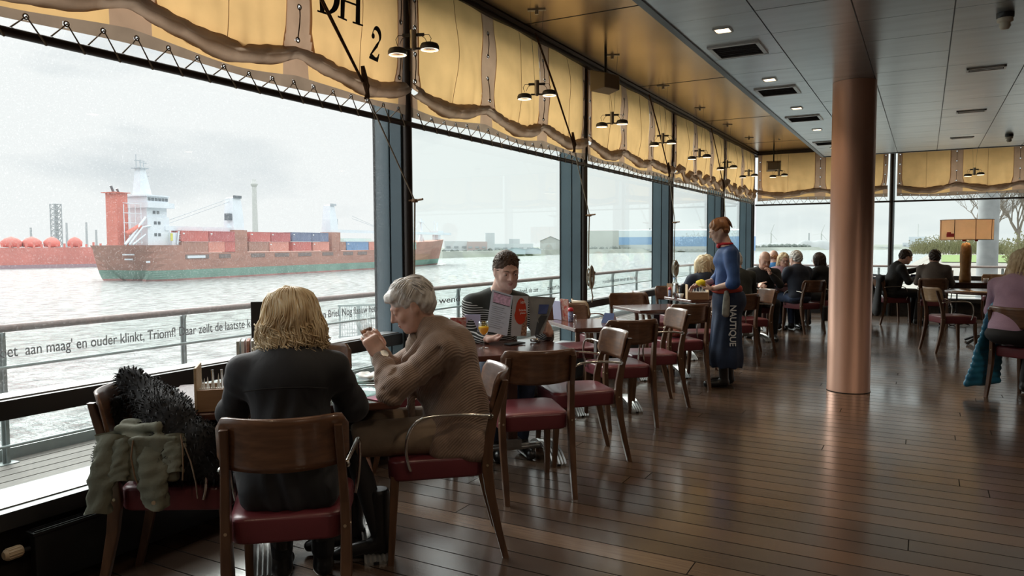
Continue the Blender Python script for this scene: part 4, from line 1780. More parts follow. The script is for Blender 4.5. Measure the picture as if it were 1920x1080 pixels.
# ------------------------------------------------------------------ red tanker moored further off
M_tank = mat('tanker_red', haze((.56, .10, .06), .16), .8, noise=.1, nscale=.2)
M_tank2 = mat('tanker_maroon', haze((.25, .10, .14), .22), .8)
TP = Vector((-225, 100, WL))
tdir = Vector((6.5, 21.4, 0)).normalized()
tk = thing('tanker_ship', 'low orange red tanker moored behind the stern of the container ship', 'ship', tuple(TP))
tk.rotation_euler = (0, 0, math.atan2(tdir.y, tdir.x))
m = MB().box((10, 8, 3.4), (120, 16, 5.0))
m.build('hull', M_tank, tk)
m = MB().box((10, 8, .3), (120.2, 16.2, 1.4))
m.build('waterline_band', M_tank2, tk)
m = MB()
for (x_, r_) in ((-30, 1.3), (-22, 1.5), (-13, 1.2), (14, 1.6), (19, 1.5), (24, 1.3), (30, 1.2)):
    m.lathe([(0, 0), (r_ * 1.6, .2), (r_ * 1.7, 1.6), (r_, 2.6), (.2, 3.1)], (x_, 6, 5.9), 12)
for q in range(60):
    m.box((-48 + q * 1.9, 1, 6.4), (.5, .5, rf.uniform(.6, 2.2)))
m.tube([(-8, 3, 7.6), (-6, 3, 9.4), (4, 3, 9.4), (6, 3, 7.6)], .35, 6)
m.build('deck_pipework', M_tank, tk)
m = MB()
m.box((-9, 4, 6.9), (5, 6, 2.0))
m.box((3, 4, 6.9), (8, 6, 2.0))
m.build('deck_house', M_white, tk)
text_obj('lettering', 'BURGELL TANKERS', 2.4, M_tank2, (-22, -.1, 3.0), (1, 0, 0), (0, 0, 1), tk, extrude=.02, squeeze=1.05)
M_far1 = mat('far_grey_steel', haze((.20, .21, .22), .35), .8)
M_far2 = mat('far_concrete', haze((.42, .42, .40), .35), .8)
for (px, yy, h_, r_, lb, nm) in ((-.80 * 330, 330, 0, 0, '', ''),):
    pass


def az_pos(px, dist):
    """ground position seen at image column px at a given distance"""
    a = math.atan((px - 960) / 1390) - _A
    return Vector((math.sin(a) * dist, math.cos(a) * dist, WL))


def topz(py, dist, px):
    d = dist * math.cos(math.atan((px - 960) / 1390))
    hor = 540 - 1390 * math.tan(_P) + (960 - px) * .0044
    return CAM_H + (hor - py) * d / 1390


def mast(name, px, dist, ytop, r0, r1, mt, label, cat, lattice=False):
    p = az_pos(px, dist)
    z = topz(ytop, dist, px)
    t_ = thing(name, label, cat, tuple(p))
    m_ = MB()
    H_ = z - WL
    if lattice:
        for a in range(4):
            cx, cy = (r0 if a in (0, 1) else -r0), (r0 if a in (0, 3) else -r0)
            m_.cyl((cx, cy, 0), (cx, cy, H_), .28, seg=4)
        n = int(H_ / 2.6)
        for k in range(n):
            z0_, z1_ = H_ * k / n, H_ * (k + 1) / n
            for sx, sy, ex, ey in ((1, 1, 1, -1), (1, -1, -1, -1), (-1, -1, -1, 1), (-1, 1, 1, 1)):
                m_.cyl((sx * r0, sy * r0, z0_), (ex * r0, ey * r0, z1_), .2, seg=4)
                m_.cyl((sx * r0, sy * r0, z1_), (ex * r0, ey * r0, z1_), .2, seg=4)
        m_.cyl((0, 0, 0), (0, 0, H_), r0 * .4, seg=6)
    else:
        m_.cyl((0, 0, 0), (0, 0, H_), r0, r1, 12)
    m_.build('shaft', mt, t_)
    return t_, H_


mast('lattice_tower', 109, 420, 383, 1.7, 1, M_far1, 'grey lattice tower standing behind the red tanker', 'tower', True)
for px, yt, lb in ((61, 427, 'thin dark mast leftmost behind the tanker'), (128, 418, 'thin dark mast right of the lattice tower'), (165, 417, 'second thin mast right of the lattice tower'), (183, 431, 'short thin mast just left of the ship stern')):
    mast('mast', px, 380, yt, .55, .4, M_far1, lb, 'mast')
t, H_ = mast('chimney', 480.5, 900, 341, 3.6, 2.4, M_far2, 'tall slim grey factory chimney rising behind the ship', 'chimney')
m = MB().lathe([(2.6, H_ - 6), (4.0, H_ - 4), (4.0, H_ - 2.5), (2.6, H_ - 1), (2.2, H_ + 2)], seg=14)
m.build('chimney_head', M_far2, t)

# ------------------------------------------------------------------ far shore
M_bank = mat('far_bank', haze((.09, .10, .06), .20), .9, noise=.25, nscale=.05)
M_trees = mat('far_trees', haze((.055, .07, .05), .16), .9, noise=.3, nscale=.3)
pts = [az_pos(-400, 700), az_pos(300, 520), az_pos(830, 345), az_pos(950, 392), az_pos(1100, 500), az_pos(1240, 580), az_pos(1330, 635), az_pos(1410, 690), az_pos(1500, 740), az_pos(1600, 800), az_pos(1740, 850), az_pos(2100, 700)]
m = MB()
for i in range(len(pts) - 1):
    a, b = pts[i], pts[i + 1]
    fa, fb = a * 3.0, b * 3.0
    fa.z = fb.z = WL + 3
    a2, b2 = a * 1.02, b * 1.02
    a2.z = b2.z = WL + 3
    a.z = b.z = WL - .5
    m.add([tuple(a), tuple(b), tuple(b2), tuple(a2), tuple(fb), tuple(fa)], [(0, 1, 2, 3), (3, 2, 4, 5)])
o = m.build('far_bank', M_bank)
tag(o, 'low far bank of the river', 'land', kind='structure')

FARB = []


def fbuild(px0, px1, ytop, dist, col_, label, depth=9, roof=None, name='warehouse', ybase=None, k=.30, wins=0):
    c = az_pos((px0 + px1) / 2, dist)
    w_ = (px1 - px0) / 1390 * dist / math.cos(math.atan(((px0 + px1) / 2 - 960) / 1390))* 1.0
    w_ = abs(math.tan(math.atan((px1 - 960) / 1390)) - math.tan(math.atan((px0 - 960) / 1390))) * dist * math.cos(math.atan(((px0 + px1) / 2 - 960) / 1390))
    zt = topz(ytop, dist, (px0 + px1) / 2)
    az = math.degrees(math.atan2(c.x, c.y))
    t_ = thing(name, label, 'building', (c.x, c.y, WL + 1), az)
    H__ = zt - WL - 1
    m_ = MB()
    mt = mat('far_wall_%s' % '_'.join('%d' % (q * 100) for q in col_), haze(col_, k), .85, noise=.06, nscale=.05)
    if roof == 'gable':
        m_.add([(-w_ / 2, 0, 0), (w_ / 2, 0, 0), (w_ / 2, 0, H__ * .72), (0, 0, H__), (-w_ / 2, 0, H__ * .72), (-w_ / 2, depth, 0), (w_ / 2, depth, 0), (w_ / 2, depth, H__ * .72), (0, depth, H__), (-w_ / 2, depth, H__ * .72)],
               [(0, 1, 2, 3, 4), (9, 8, 7, 6, 5), (0, 4, 9, 5), (1, 6, 7, 2)])
        rf_ = MB().add([(-w_ / 2 - .3, -.5, H__ * .72), (0, -.5, H__), (0, depth, H__), (-w_ / 2 - .3, depth, H__ * .72), (w_ / 2 + .3, -.5, H__ * .72), (w_ / 2 + .3, depth, H__ * .72)],
                       [(0, 1, 2, 3), (1, 4, 5, 2)])
        rf_.build('roof', mat('far_roof', haze((.5, .52, .52), k + .1), .8), t_)
    elif roof == 'dome':
        m_.cyl((0, 0, 0), (0, 0, H__), w_ / 2, seg=24)
    else:
        m_.box((0, depth / 2, H__ / 2), (w_, depth, H__))
    m_.build('walls', mt, t_)
    if wins:
        m_ = MB()
        nx_ = max(3, int(w_ / 4))
        for a in range(nx_):
            for b_ in range(wins):
                m_.box((-w_ / 2 + w_ * (a + .5) / nx_, -.1, H__ * (.25 + .6 * b_ / wins)), (w_ / nx_ * .55, .2, H__ * .14))
        m_.build('windows', mat('far_windows', haze((.10, .12, .14), k + .1), .6), t_)
    return t_


fbuild(834, 878, 452, 420, (.55, .58, .60), 'pale flat roofed works building right of the ship bow', wins=2)
fbuild(876, 914, 453, 410, (.36, .22, .20), 'reddish brown flat building under the round silo', wins=2)
fbuild(910, 928, 437, 430, (.42, .45, .47), 'tall round grey silo on the far bank', roof='dome', name='silo')
fbuild(925, 1000, 457, 440, (.50, .54, .56), 'long pale works building right of the silo', wins=2)
fbuild(955, 975, 448, 470, (.45, .47, .50), 'small stepped plant tower on the far bank', name='plant_tower')
fbuild(950, 985, 464, 405, (.35, .48, .52), 'small blue green gabled shed behind the reading man', roof='gable', name='shed')
fbuild(985, 1015, 464, 415, (.42, .50, .53), 'pale gabled shed right of the reading man', roof='gable', name='shed')
fbuild(1013, 1052, 443, 470, (.36, .36, .33), 'grey gabled hall left of the second post', roof='gable', name='hall')
fbuild(1090, 1160, 432, 560, (.36, .37, .32), 'olive grey gabled hall end seen between the second and third posts', roof=None, name='hall')
# long blue hall: white roof band and blue wall
t = fbuild(1152, 1410, 444, 600, (.10, .27, .52), 'long bright blue walled hall across the river', depth=9, name='hall', k=.22)
m = MB()
c0, c1 = az_pos(1098, 640), az_pos(1412, 640)
tt = thing('hall', 'long pale roof of the hall behind the blue wall', 'building', (0, 0, 0))
zz = topz(433, 640, 1250)
m.add([tuple(c0), tuple(c1), (c1.x, c1.y, zz), (c0.x, c0.y, zz + .8), tuple(c0 * 1.08), tuple(c1 * 1.08), (c1.x * 1.08, c1.y * 1.08, zz + 2), (c0.x * 1.08, c0.y * 1.08, zz + 2)],
      [(0, 1, 2, 3), (3, 2, 6, 7), (1, 5, 6, 2), (0, 3, 7, 4)])
m.build('walls', mat('far_pale', haze((.62, .68, .68), .3), .8), tt)
fbuild(1098, 1250, 459, 570, (.30, .33, .30), 'low grey green sheds in front of the blue hall', depth=5, name='shed', k=.4, wins=1)
fbuild(1250, 1345, 462, 580, (.33, .35, .33), 'low grey sheds at the foot of the blue hall, right part', depth=5, name='shed', k=.4, wins=1)
t, H_ = mast('chimney', 1218, 760, 428, .9, .7, M_far1, 'small dark chimney on the roof of the long hall', 'chimney')
for px, yt in ((1445, 437), (1539, 438)):
    t, H_ = mast('wind_turbine', px, 1100, yt, 1.3, .8, M_far2, 'distant three bladed wind turbine %s' % ('above the blue sweater' if px < 1500 else 'above the dark haired diner'), 'wind turbine')
    m = MB()
    for a in (20, 140, 260):
        m.loft([[(-.5, -1.5, H_), (.5, -1.5, H_), (.5, -1.2, H_), (-.5, -1.2, H_)], [(13 * math.sin(math.radians(a)) - .2, -1.5, H_ + 13 * math.cos(math.radians(a))), (13 * math.sin(math.radians(a)) + .2, -1.5, H_ + 13 * math.cos(math.radians(a))), (13 * math.sin(math.radians(a)) + .2, -1.3, H_ + 13 * math.cos(math.radians(a))), (13 * math.sin(math.radians(a)) - .2, -1.3, H_ + 13 * math.cos(math.radians(a)))]], smooth=False)
    m.build('rotor', M_far2, t)
mast('mast', 1516, 900, 437, .9, .7, M_far1, 'dark lattice pole between the two wind turbines', 'mast')
# spoil heaps
M_heap = mat('far_spoil_heap', haze((.17, .17, .17), .30), .9, noise=.1, nscale=.05)
for (p0, p1, yt, lb) in ((1410, 1480, 456, 'grey spoil heap left of the second one across the river'), (1490, 1562, 451, 'large dark grey spoil heap across the river')):
    c = az_pos((p0 + p1) / 2, 790)
    w_ = (p1 - p0) / 1390 * 790 * 1.1
    h_ = topz(yt, 790, (p0 + p1) / 2) - WL
    m = MB()

    def hp(u, v, w_=w_, h_=h_):
        s = min(1, max(0, (1 - abs(2 * u - 1)) * 1.9)) * (1 + .06 * math.sin(u * 23))
        return ((u - .5) * w_ * 1.1, (v - .5) * w_ * .8, h_ * s * min(1, (1 - abs(2 * v - 1)) * 2.4))
    m.grid(hp, 24, 12)
    o = m.build('spoil_heap', M_heap)
    o.location = c
    o.rotation_euler = (0, 0, -math.atan2(c.x, c.y))
    tag(o, lb, 'heap')
fbuild(1600, 1660, 463, 830, (.40, .42, .42), 'low grey works left of the far wall post', k=.4, wins=1)
fbuild(1695, 1750, 455, 850, (.50, .53, .58), 'pale blocky works building right of the far wall post', k=.35, wins=2, name='works')
fbuild(1705, 1735, 444, 875, (.50, .54, .60), 'stepped top storeys of the pale works behind the dark haired man', k=.35, wins=1, name='works')
fbuild(1745, 1768, 457, 850, (.50, .53, .58), 'small pale works annex near the lamp shade', k=.4, name='works')
mast('mast', 1720, 900, 420, .5, .3, M_far2, 'thin aerial over the pale works', 'mast')
# tree line
rt_ = random.Random(8)
m = MB()
for k in range(260):
    px = rt_.uniform(832, 1600)
    i = max(0, min(len(pts) - 2, next((j for j in range(len(pts) - 1) if (pts[j].xy.length >= 0) and px < (830, 830, 830, 950, 1100, 1240, 1330, 1410, 1500, 1600, 1740)[j + 1 if j < 10 else 10]), 4)))
    dist = 355 + (px - 830) * .60
    c = az_pos(px, dist * 1.0 + rt_.uniform(2, 14))
    r_ = rt_.uniform(.7, 2.0) * (dist / 480)
    m.lathe([(0, 0), (r_, r_ * .4), (r_ * .8, r_ * 1.1), (0, r_ * 1.5)], (c.x, c.y, WL + 2), 6)
o = m.build('treeline', M_trees)
tag(o, 'thin grey line of scrub along the far bank', 'treeline', kind='stuff')

# ------------------------------------------------------------------ land at the right: lawn, path, concrete pillar, bare trees
M_grass = mat('spring_grass', (.17, .24, .075), .9, noise=.2, nscale=3)
M_path = mat('pale_stone_path', (.27, .25, .225), .9, noise=.12, nscale=4)
M_conc = mat('weathered_concrete', (.25, .255, .26), .8, noise=.14, nscale=3, bump=.2, bscale=12, col2=(.36, .365, .37))
m = MB()
m.add([(-1.2, 20.95, -1.2), (80, 20.95, -1.2), (140, 240, -1.0), (2, 240, -1.0), (1.6, 120, -1.2), (-.4, 45, -1.5)], [(0, 1, 2, 3, 4, 5)])
m.add([(-1.2, 20.95, -1.2), (-.4, 45, -1.5), (-3.5, 45, WL - .3), (-5, 20.95, WL - .3)], [(0, 1, 2, 3)])
m.add([(-.4, 45, -1.5), (1.6, 120, -1.2), (2, 240, -1.0), (-4, 240, WL - .3), (-4, 120, WL - .3), (-3.5, 45, WL - .3)], [(0, 1, 2, 3, 4, 5)])
o = m.build('embankment', M_path)
tag(o, 'pale stone river embankment and path at the right', 'land', kind='structure')
m = MB()
m.add([(2.0, 118, -1.1), (90, 96, -1.0), (120, 160, -.8), (3, 175, -.9)], [(0, 1, 2, 3)])
o = m.build('lawn', M_grass)
tag(o, 'strip of bright lawn beyond the lamp', 'lawn', kind='structure')
m = MB().cyl((1.33, 21.4, -1.3), (1.33, 21.4, 4.2), .225, seg=40)
cp = m.build('concrete_pillar', M_conc)
tag(cp, 'thick grey concrete pillar outside behind the lamp', 'pillar', kind='structure')

M_bark = mat('bare_branch_bark', (.20, .17, .14), .9)
M_bud = mat('spring_twigs', (.22, .21, .11), .9, noise=.25)


def bare_tree(loc, H_, seed, label, spread=1.0, depth_=6):
    r_ = random.Random(seed)
    m_, m2 = MB(), MB()

    def grow(p, d, L_, rad, lev):
        q = p + d * L_
        mid = (p + q) / 2 + Vector((r_.uniform(-1, 1), r_.uniform(-1, 1), r_.uniform(-.5, .5))) * L_ * .06
        (m_ if lev < 4 else m2).tube([p, mid, q], [rad, rad * .85, rad * .68], 5 if lev < 3 else 3, cap=False)
        if lev >= depth_:
            return
        for k in range(3 if lev > 0 else 4):
            a = Vector((r_.uniform(-1, 1), r_.uniform(-1, 1), r_.uniform(-.15, .9))).normalized()
            nd = (d * (1.0 if lev else .9) + a * .62 * spread).normalized()
            grow(p + (q - p) * r_.uniform(.55, 1.0), nd, L_ * r_.uniform(.62, .80), rad * .58, lev + 1)
    grow(Vector((0, 0, 0)), Vector((0, 0, 1)), H_ * .30, H_ * .018, 0)
    t_ = thing('bare_tree', label, 'tree', loc, 0, 'bare trees outside at the right')
    m_.build('trunk', M_bark, t_)
    m2.build('twigs', M_bark, t_)
    return t_


bare_tree((6.0, 104, -1.2), 14.0, 3, 'bare tree spreading left of the concrete pillar', 1.1, 7)
bare_tree((10.2, 112, -1.2), 14.5, 11, 'tall bare tree right of the concrete pillar', .85, 7)
bare_tree((14.5, 122, -1.1), 14, 17, 'bare tree at the right edge, further back', 1.0, 7)
rb = random.Random(2)
for (c, w_, h_, lb) in (((6.0, 178, -.9), 17, 4.2, 'low brushwood thicket behind the lamp'), ((15.5, 98, -1.1), 15, 4.6, 'yellow green thicket right of the concrete pillar')):
    m = MB()
    for k in range(2600):
        x_, y_ = rb.uniform(-w_ / 2, w_ / 2), rb.uniform(-2, 2)
        L_ = h_ * rb.uniform(.3, 1) * (.55 + .45 * math.cos(x_ / w_ * 2.6))
        p = Vector((x_, y_, rb.uniform(0, L_ * .6)))
        q = p + Vector((rb.uniform(-.7, .7), rb.uniform(-.5, .5), L_ * .5))
        m.add([tuple(p), tuple(p + Vector((.09, 0, 0))), tuple(q)], [(0, 1, 2)])
        lx = q
        m.add([tuple(lx), tuple(lx + Vector((.22, 0, .08))), tuple(lx + Vector((.08, .02, .26)))], [(0, 1, 2)])
    o = m.build('thicket', M_bud)
    o.location = c
    tag(o, lb, 'bushes', kind='stuff')

# ------------------------------------------------------------------ chairs
def wood_mat(name, c1, c2, rough=.38, scale=1.0, coat=.25, stretch=(6, 6, .8)):
    m = mat(name, c1, rough, col2=c2, nscale=6 * scale, stretch=stretch, detail=7, coat=coat, bump=.05, bscale=30)
    return m


M_chair = wood_mat('walnut_chair_wood', (.075, .036, .020), (.135, .068, .036))
M_ply = wood_mat('walnut_plywood', (.105, .050, .028), (.19, .092, .048), rough=.33, coat=.45, stretch=(1.0, 8, 9))
M_oak = wood_mat('oak_plywood', (.30, .19, .10), (.42, .27, .15), rough=.5, stretch=(1.2, 8, 9))
M_seat = mat('burgundy_leatherette', (.135, .026, .034), .34, noise=.08, nscale=6, bump=.06, bscale=180, coat=.1)
M_seat_side = mat('burgundy_seat_skirt', (.150, .027, .036), .5, noise=.08, nscale=6, bump=.06, bscale=180)
M_chrome = mat('satin_chrome', (.62, .60, .56), .22, metal=1.0)
M_brass = mat('screw_head', (.6, .5, .35), .35, metal=.8)


def ply_fn(yb=-.235, half=.218, z0=.655, z1=.850):
    def fn(u, v):
        a = 2 * u - 1
        # round the four corners
        t = max(0, (abs(a) - .84) / .16)
        cut = .040 * (1 - math.sqrt(max(0, 1 - t * t)))
        lo_ = z0 + .012 * a * a + cut
        hi_ = z1 - .004 * (1 - a * a) - cut
        z = lo_ + (hi_ - lo_) * v
        y = yb + .008 - .074 * (1 - a * a) - (z - .66) * .22
        return (a * half, y, z), (-a * .34, 1, .2)
    return fn


CH = {}


def make_chair(arms, ply, key):
    t = thing('dining_chair', 'x', 'chair')
    m_ = MB()
    rows = [ringpoly(.222, .198, .218, z, sc=s_) for z, s_ in ((.380, .96), (.384, .985), (.392, .995), (.452, 1.005), (.462, 1.0))]
    m_.loft(rows, 0, True)
    side = m_.build('seat_skirt', M_seat_side, t)
    m_ = MB()
    rows = [ringpoly(.222, .198, .218, z, sc=s_) for z, s_ in ((.4615, 1.0), (.467, .99), (.473, .965), (.478, .90), (.4815, .75), (.483, .5), (.483, .1))]
    m_.loft(rows, 0, True)
    m_.build('seat', M_seat, t)
    m_ = MB().slab(ply_fn(), 22, 8, .013)
    m_.build('backrest', ply, t)
    for sg in (-1, 1):
        # rear leg rising into the back post
        m_ = MB()
        path = [(.196, -.305, 0, .030, .030), (.197, -.268, .15, .034, .036), (.200, -.236, .30, .036, .044), (.202, -.222, .42, .034, .050),
                (.200, -.226, .52, .032, .046), (.194, -.250, .64, .030, .040), (.189, -.283, .73, .029, .034), (.185, -.308, .812, .028, .026)]
        rings = [[(sg * x - a / 2, y - b / 2, z), (sg * x + a / 2, y - b / 2, z), (sg * x + a / 2, y + b / 2, z), (sg * x - a / 2, y + b / 2, z)] for x, y, z, a, b in path]
        m_.loft(rings, 0, False)
        m_.build('rear_leg', M_chair, t, bevel=.005)
        m_ = MB()
        path = [(.196, .212, 0, .028, .028), (.194, .200, .20, .034, .034), (.190, .188, .40, .040, .040)]
        rings = [[(sg * x - a / 2, y - b / 2, z), (sg * x + a / 2, y - b / 2, z), (sg * x + a / 2, y + b / 2, z), (sg * x - a / 2, y + b / 2, z)] for x, y, z, a, b in path]
        m_.loft(rings, 0, False)
        m_.build('front_leg', M_chair, t, bevel=.005)
        if arms:
            m_ = MB()
            P_ = [(.206, -.240, .655), (.222, -.16, .668), (.236, -.05, .674), (.243, .04, .672), (.248, .09, .655), (.250, .125, .615), (.248, .14, .55), (.240, .135, .48), (.228, .12, .43)]
            # smooth it
            for _ in range(2):
                Q = [P_[0]]
                for a, b in zip(P_[:-1], P_[1:]):
                    a, b = Vector(a), Vector(b)
                    Q += [tuple(a * .75 + b * .25), tuple(a * .25 + b * .75)]
                Q.append(P_[-1])
                P_ = Q
            m_.tube([(sg * x, y, z) for x, y, z in P_], .0075, 8)
            m_.cyl((sg * .205, -.243, .655), (sg * .212, -.235, .655), .013, seg=10)
            m_.build('armrest', M_chrome, t)
        m_ = MB()
        m_.cyl((sg * .217, -.222, .435), (sg * .221, -.222, .435), .006, seg=8)
        m_.cyl((sg * .200, -.245, .435), (sg * .200, -.249, .435), .006, seg=8)
        m_.build('screw', M_brass, t)
    CH[key] = [t, False]


make_chair(True, M_ply, 'arm')
make_chair(False, M_ply, 'plain')
make_chair(True, M_oak, 'oak')


def chair(key, x, y, az, label, group='walnut chairs around the window tables'):
    t, used = CH[key]
    if used:
        t = copy_tree(t)
    CH[key][1] = True
    t.location = (x, y, 0)
    t.rotation_euler = (0, 0, -math.radians(az))
    t['label'] = label
    t['group'] = group
    return t


# ------------------------------------------------------------------ tables
M_ttop = wood_mat('mahogany_table_top', (.075, .026, .018), (.125, .046, .030), rough=.20, coat=.5, stretch=(1, 10, 8))
M_tedge = wood_mat('mahogany_edge', (.10, .045, .030), (.15, .07, .045), rough=.45)
M_cast = mat('cast_aluminium_base', (.40, .40, .39), .38, metal=.85, noise=.12, nscale=20)
M_post = wood_mat('dark_table_post', (.05, .022, .016), (.08, .036, .024))


def make_table():
    t = thing('dining_table', 'x', 'table')
    m_ = MB()
    rows = [ringpoly(.35, .35, .35, z, n=4, r=.02, sc=s_) for z, s_ in ((.716, .985), (.722, 1), (.744, 1), (.750, .992))]
    m_.loft(rows, 0, False)
    m_.build('tabletop', M_ttop, t)
    m_ = MB().box((0, 0, .40), (.07, .07, .64))
    m_.build('post', M_post, t, bevel=.006)
    m_ = MB()
    m_.box((0, 0, .700), (.42, .42, .022))
    m_.build('bracket', M_cast, t)
    m_ = MB().box((0, 0, .115), (.11, .11, .05))
    m_.build('base_block', M_cast, t)
    m_ = MB().box((0, 0, .078), (.50, .075, .022))
    m_.box((0, 0, .092), (.50, .030, .018))
    m_.build('base_bar', M_cast, t, bevel=.004)
    for sg in (-1, 1):
        m_ = MB()
        n = 18

        def prof(k):
            a = -1 + 2 * k / n
            y = a * .255
            z = .098 - .088 * abs(a) ** 2.4
            return y, z
        rings = []
        for k in range(n + 1):
            y, z = prof(k)
            wv = .052
            top = []
            for q in range(11):
                x = -wv + 2 * wv * q / 10
                top.append((sg * .245 + x, y, z + (.006 if q % 2 == 0 else -.004) + .002))
            rings.append(top + [(sg * .245 + wv, y, z - .014), (sg * .245 - wv, y, z - .014)])
        m_.loft(rings, 0, False)
        m_.build('ribbed_foot', M_cast, t, bevel=0)
        m_ = MB()
        for e in (-1, 1):
            m_.cyl((sg * .245, e * .240, 0), (sg * .245, e * .240, .014), .02, seg=10)
        m_.build('glide', M_dark, t)
    return t


tb0 = make_table()
TPOS = [(-2.455, 2.53), (-2.375, 4.25), (-2.44, 5.92), (-2.52, 7.70), (-2.44, 9.30), (-2.30, 11.15), (-2.35, 12.95)]
TL = ['dark table with breakfast plates between the blonde and the grey haired woman', 'square dark table where the man reads a menu', 'empty square dark table with a tricorn card on it', 'small square table below the third window post', 'table with a wooden cutlery box beside the waitress',
      'table between the bald man and the man with his back turned', 'farthest table of the window row']
for i, (x, y) in enumerate(TPOS):
    t = tb0 if i == 0 else copy_tree(tb0)
    t.location = (x, y, 0)
    t.rotation_euler = (0, 0, math.radians(45))
    t['label'] = TL[i]
    t['group'] = 'square tables along the windows'

tt_ = [c for c in tb0.children if c.name.startswith('tabletop')][0]
tt_.scale = (1.40, 1, 1)
tt_.location = (-.14, 0, 0)
chair('arm', -2.075, 2.01, -40, 'walnut armchair with burgundy seat under the blonde woman')
chair('arm', -2.00, 2.84, -128, 'walnut armchair the grey haired woman sits on')
chair('arm', -2.68, 2.03, 56, 'walnut chair piled with a shaggy coat and olive jacket')
chair('plain', -2.90, 2.98, 135, 'chair on the window side facing the blonde woman')
chair('plain', -2.03, 3.81, -44, 'empty chair with its back to the viewer at the menu reader table')
chair('arm', -2.02, 4.50, -133, 'empty armchair with chrome arms beyond the menu reader table')
chair('plain', -2.88, 3.92, 50, 'chair behind the grey haired woman by the window')
chair('arm', -2.80, 4.70, 135, 'armchair the man with the menu sits on')
chair('arm', -2.14, 5.60, -44, 'empty chair with its dark back to the viewer at the second empty table')
chair('arm', -2.13, 6.30, -130, 'armchair with pale reflecting back, left of the waitress')
chair('plain', -2.88, 5.56, 48, 'chair by the window left of the sauce bottle table')
chair('plain', -2.86, 6.38, 135, 'dark backed chair on the window side behind the sauce bottle')
chair('plain', -2.16, 7.28, -45, 'chair with its dark back to the viewer in front of the cutlery box')
chair('arm', -2.14, 8.05, -130, 'chair half hidden behind the waitress')
chair('oak', -2.95, 7.30, 46, 'chair with light sunlit back by the third post')  # window light on this walnut back is put in as paler oak ply
chair('plain', -2.92, 8.15, 140, 'reddish brown chair back behind the small square table')
chair('plain', -2.86, 8.92, 48, 'chair by the window in front of the cutlery box table')
chair('arm', -2.02, 8.98, -45, 'chair behind the waitress legs')
chair('arm', -1.98, 9.75, -128, 'chair with white reflecting back right of the waitress')
chair('plain', -2.90, 9.85, 135, 'chair of the woman in the navy jacket')
chair('plain', -2.62, 10.60, -20, 'chair of the man with his back to the viewer')
chair('plain', -2.25, 11.75, 165, 'chair of the bald man')
chair('arm', -1.72, 12.75, -48, 'dark chair with a bag hanging from its back')
chair('arm', -1.45, 13.60, -60, 'chair of the diner partly behind the copper column')
# right hand group
chair('oak', .33, 11.33, 62, 'oak backed chair with burgundy seat at the right hand round table', 'chairs at the right hand tables')
chair('arm', 1.25, 11.62, -60, 'chair with chrome arms beyond the oak backed chair', 'chairs at the right hand tables')
chair('arm', -.48, 14.78, 62, 'dark chair with a coat over it by the far wall', 'chairs at the right hand tables')
chair('arm', .15, 14.30, 4, 'chair under the man in the brown grey shirt', 'chairs at the right hand tables')
chair('arm', .86, 8.20, 35, 'chair with a blue quilted jacket hung over it', 'chairs at the right hand tables')
chair('oak', 1.15, 15.95, 180, 'chair on the far side of the lamp table', 'chairs at the right hand tables')
chair('oak', 1.10, 7.50, -20, 'oak backed chair cut by the right edge of the view', 'chairs at the right hand tables')

# round table on the right, and the long lamp table
t = thing('round_table', 'dark round table in front of the lamp table', 'table', (.80, 12.35, 0))
m = MB().lathe([(.0, .714), (.52, .714), (.545, .722), (.545, .744), (.53, .752), (.0, .752)], seg=44)
m.build('tabletop', M_ttop, t)
m = MB().cyl((0, 0, .1), (0, 0, .715), .035, seg=16)
m.build('post', M_dark, t)
m = MB()
for a in range(4):
    q = math.radians(45 + 90 * a)
    m.tube([(0, 0, .13), (.18 * math.cos(q), .18 * math.sin(q), .10), (.36 * math.cos(q), .36 * math.sin(q), .02)], [.026, .02, .018], 8)
m.build('base', M_dark, t)
M_iron = mat('black_wrought_iron', (.012, .012, .013), .5)
t = thing('lamp_table', 'long dark table with iron scroll legs carrying the lamp', 'table', (.95, 15.15, 0))
m = MB().box((0, 0, .735), (2.1, .8, .035))
m.build('tabletop', M_ttop, t, bevel=.004)
m = MB().box((0, -.36, .66), (2.0, .03, .13))
m.box((0, .36, .66), (2.0, .03, .13))
m.build('apron', M_post, t)
for sx in (-.92, .92):
    for sy in (-.32, .32):
        m = MB().box((sx, sy, .36), (.055, .055, .72))
        m.build('leg', M_post, t)
m = MB()
for c in (-.45, .35):
    for (r_, z, d) in ((.09, .12, 1), (.06, .27, -1), (.05, .05, -1)):
        m.tube([(c + d * .06 + r_ * math.cos(a), -.30, z + r_ * math.sin(a)) for a in (2 * math.pi * k / 16 for k in range(16))], .011, 6, closed=True)
    m.tube([(c, -.30, .02), (c, -.30, .60)], .013, 6)
    m.tube([(c - .2, -.30, .02), (c, -.30, .10), (c + .2, -.30, .02)], .013, 6)
m.build('scrollwork', M_iron, t)

# second lamp-side table end at the right edge (where the woman in lilac sits)
t = copy_tree(tb0)
t.location = (1.62, 9.35, 0)
t.rotation_euler = (0, 0, math.radians(20))
t['label'] = 'dark table at the right edge before the woman in lilac'
del t['group']

# ------------------------------------------------------------------ people
def skin_mat(name, c):
    m = mat(name, c, .5, noise=.10, nscale=24, bump=.05, bscale=90)
    p = m.node_tree.nodes['Principled BSDF']
    p.inputs['Subsurface Weight'].default_value = .12
    p.inputs['Subsurface Radius'].default_value = (.02, .008, .005)
    p.inputs['Subsurface Scale'].default_value = .5
    return m


M_skin = skin_mat('skin_fair', (.70, .47, .37))
M_skin2 = skin_mat('skin_ruddy', (.68, .42, .33))
M_eyew = mat('eye_white', (.75, .73, .70), .2)
M_iris = mat('eye_dark', (.05, .035, .03), .2)
M_lip = mat('lips', (.42, .14, .12), .45)
M_brow = mat('eyebrow_hair', (.14, .09, .06), .9)


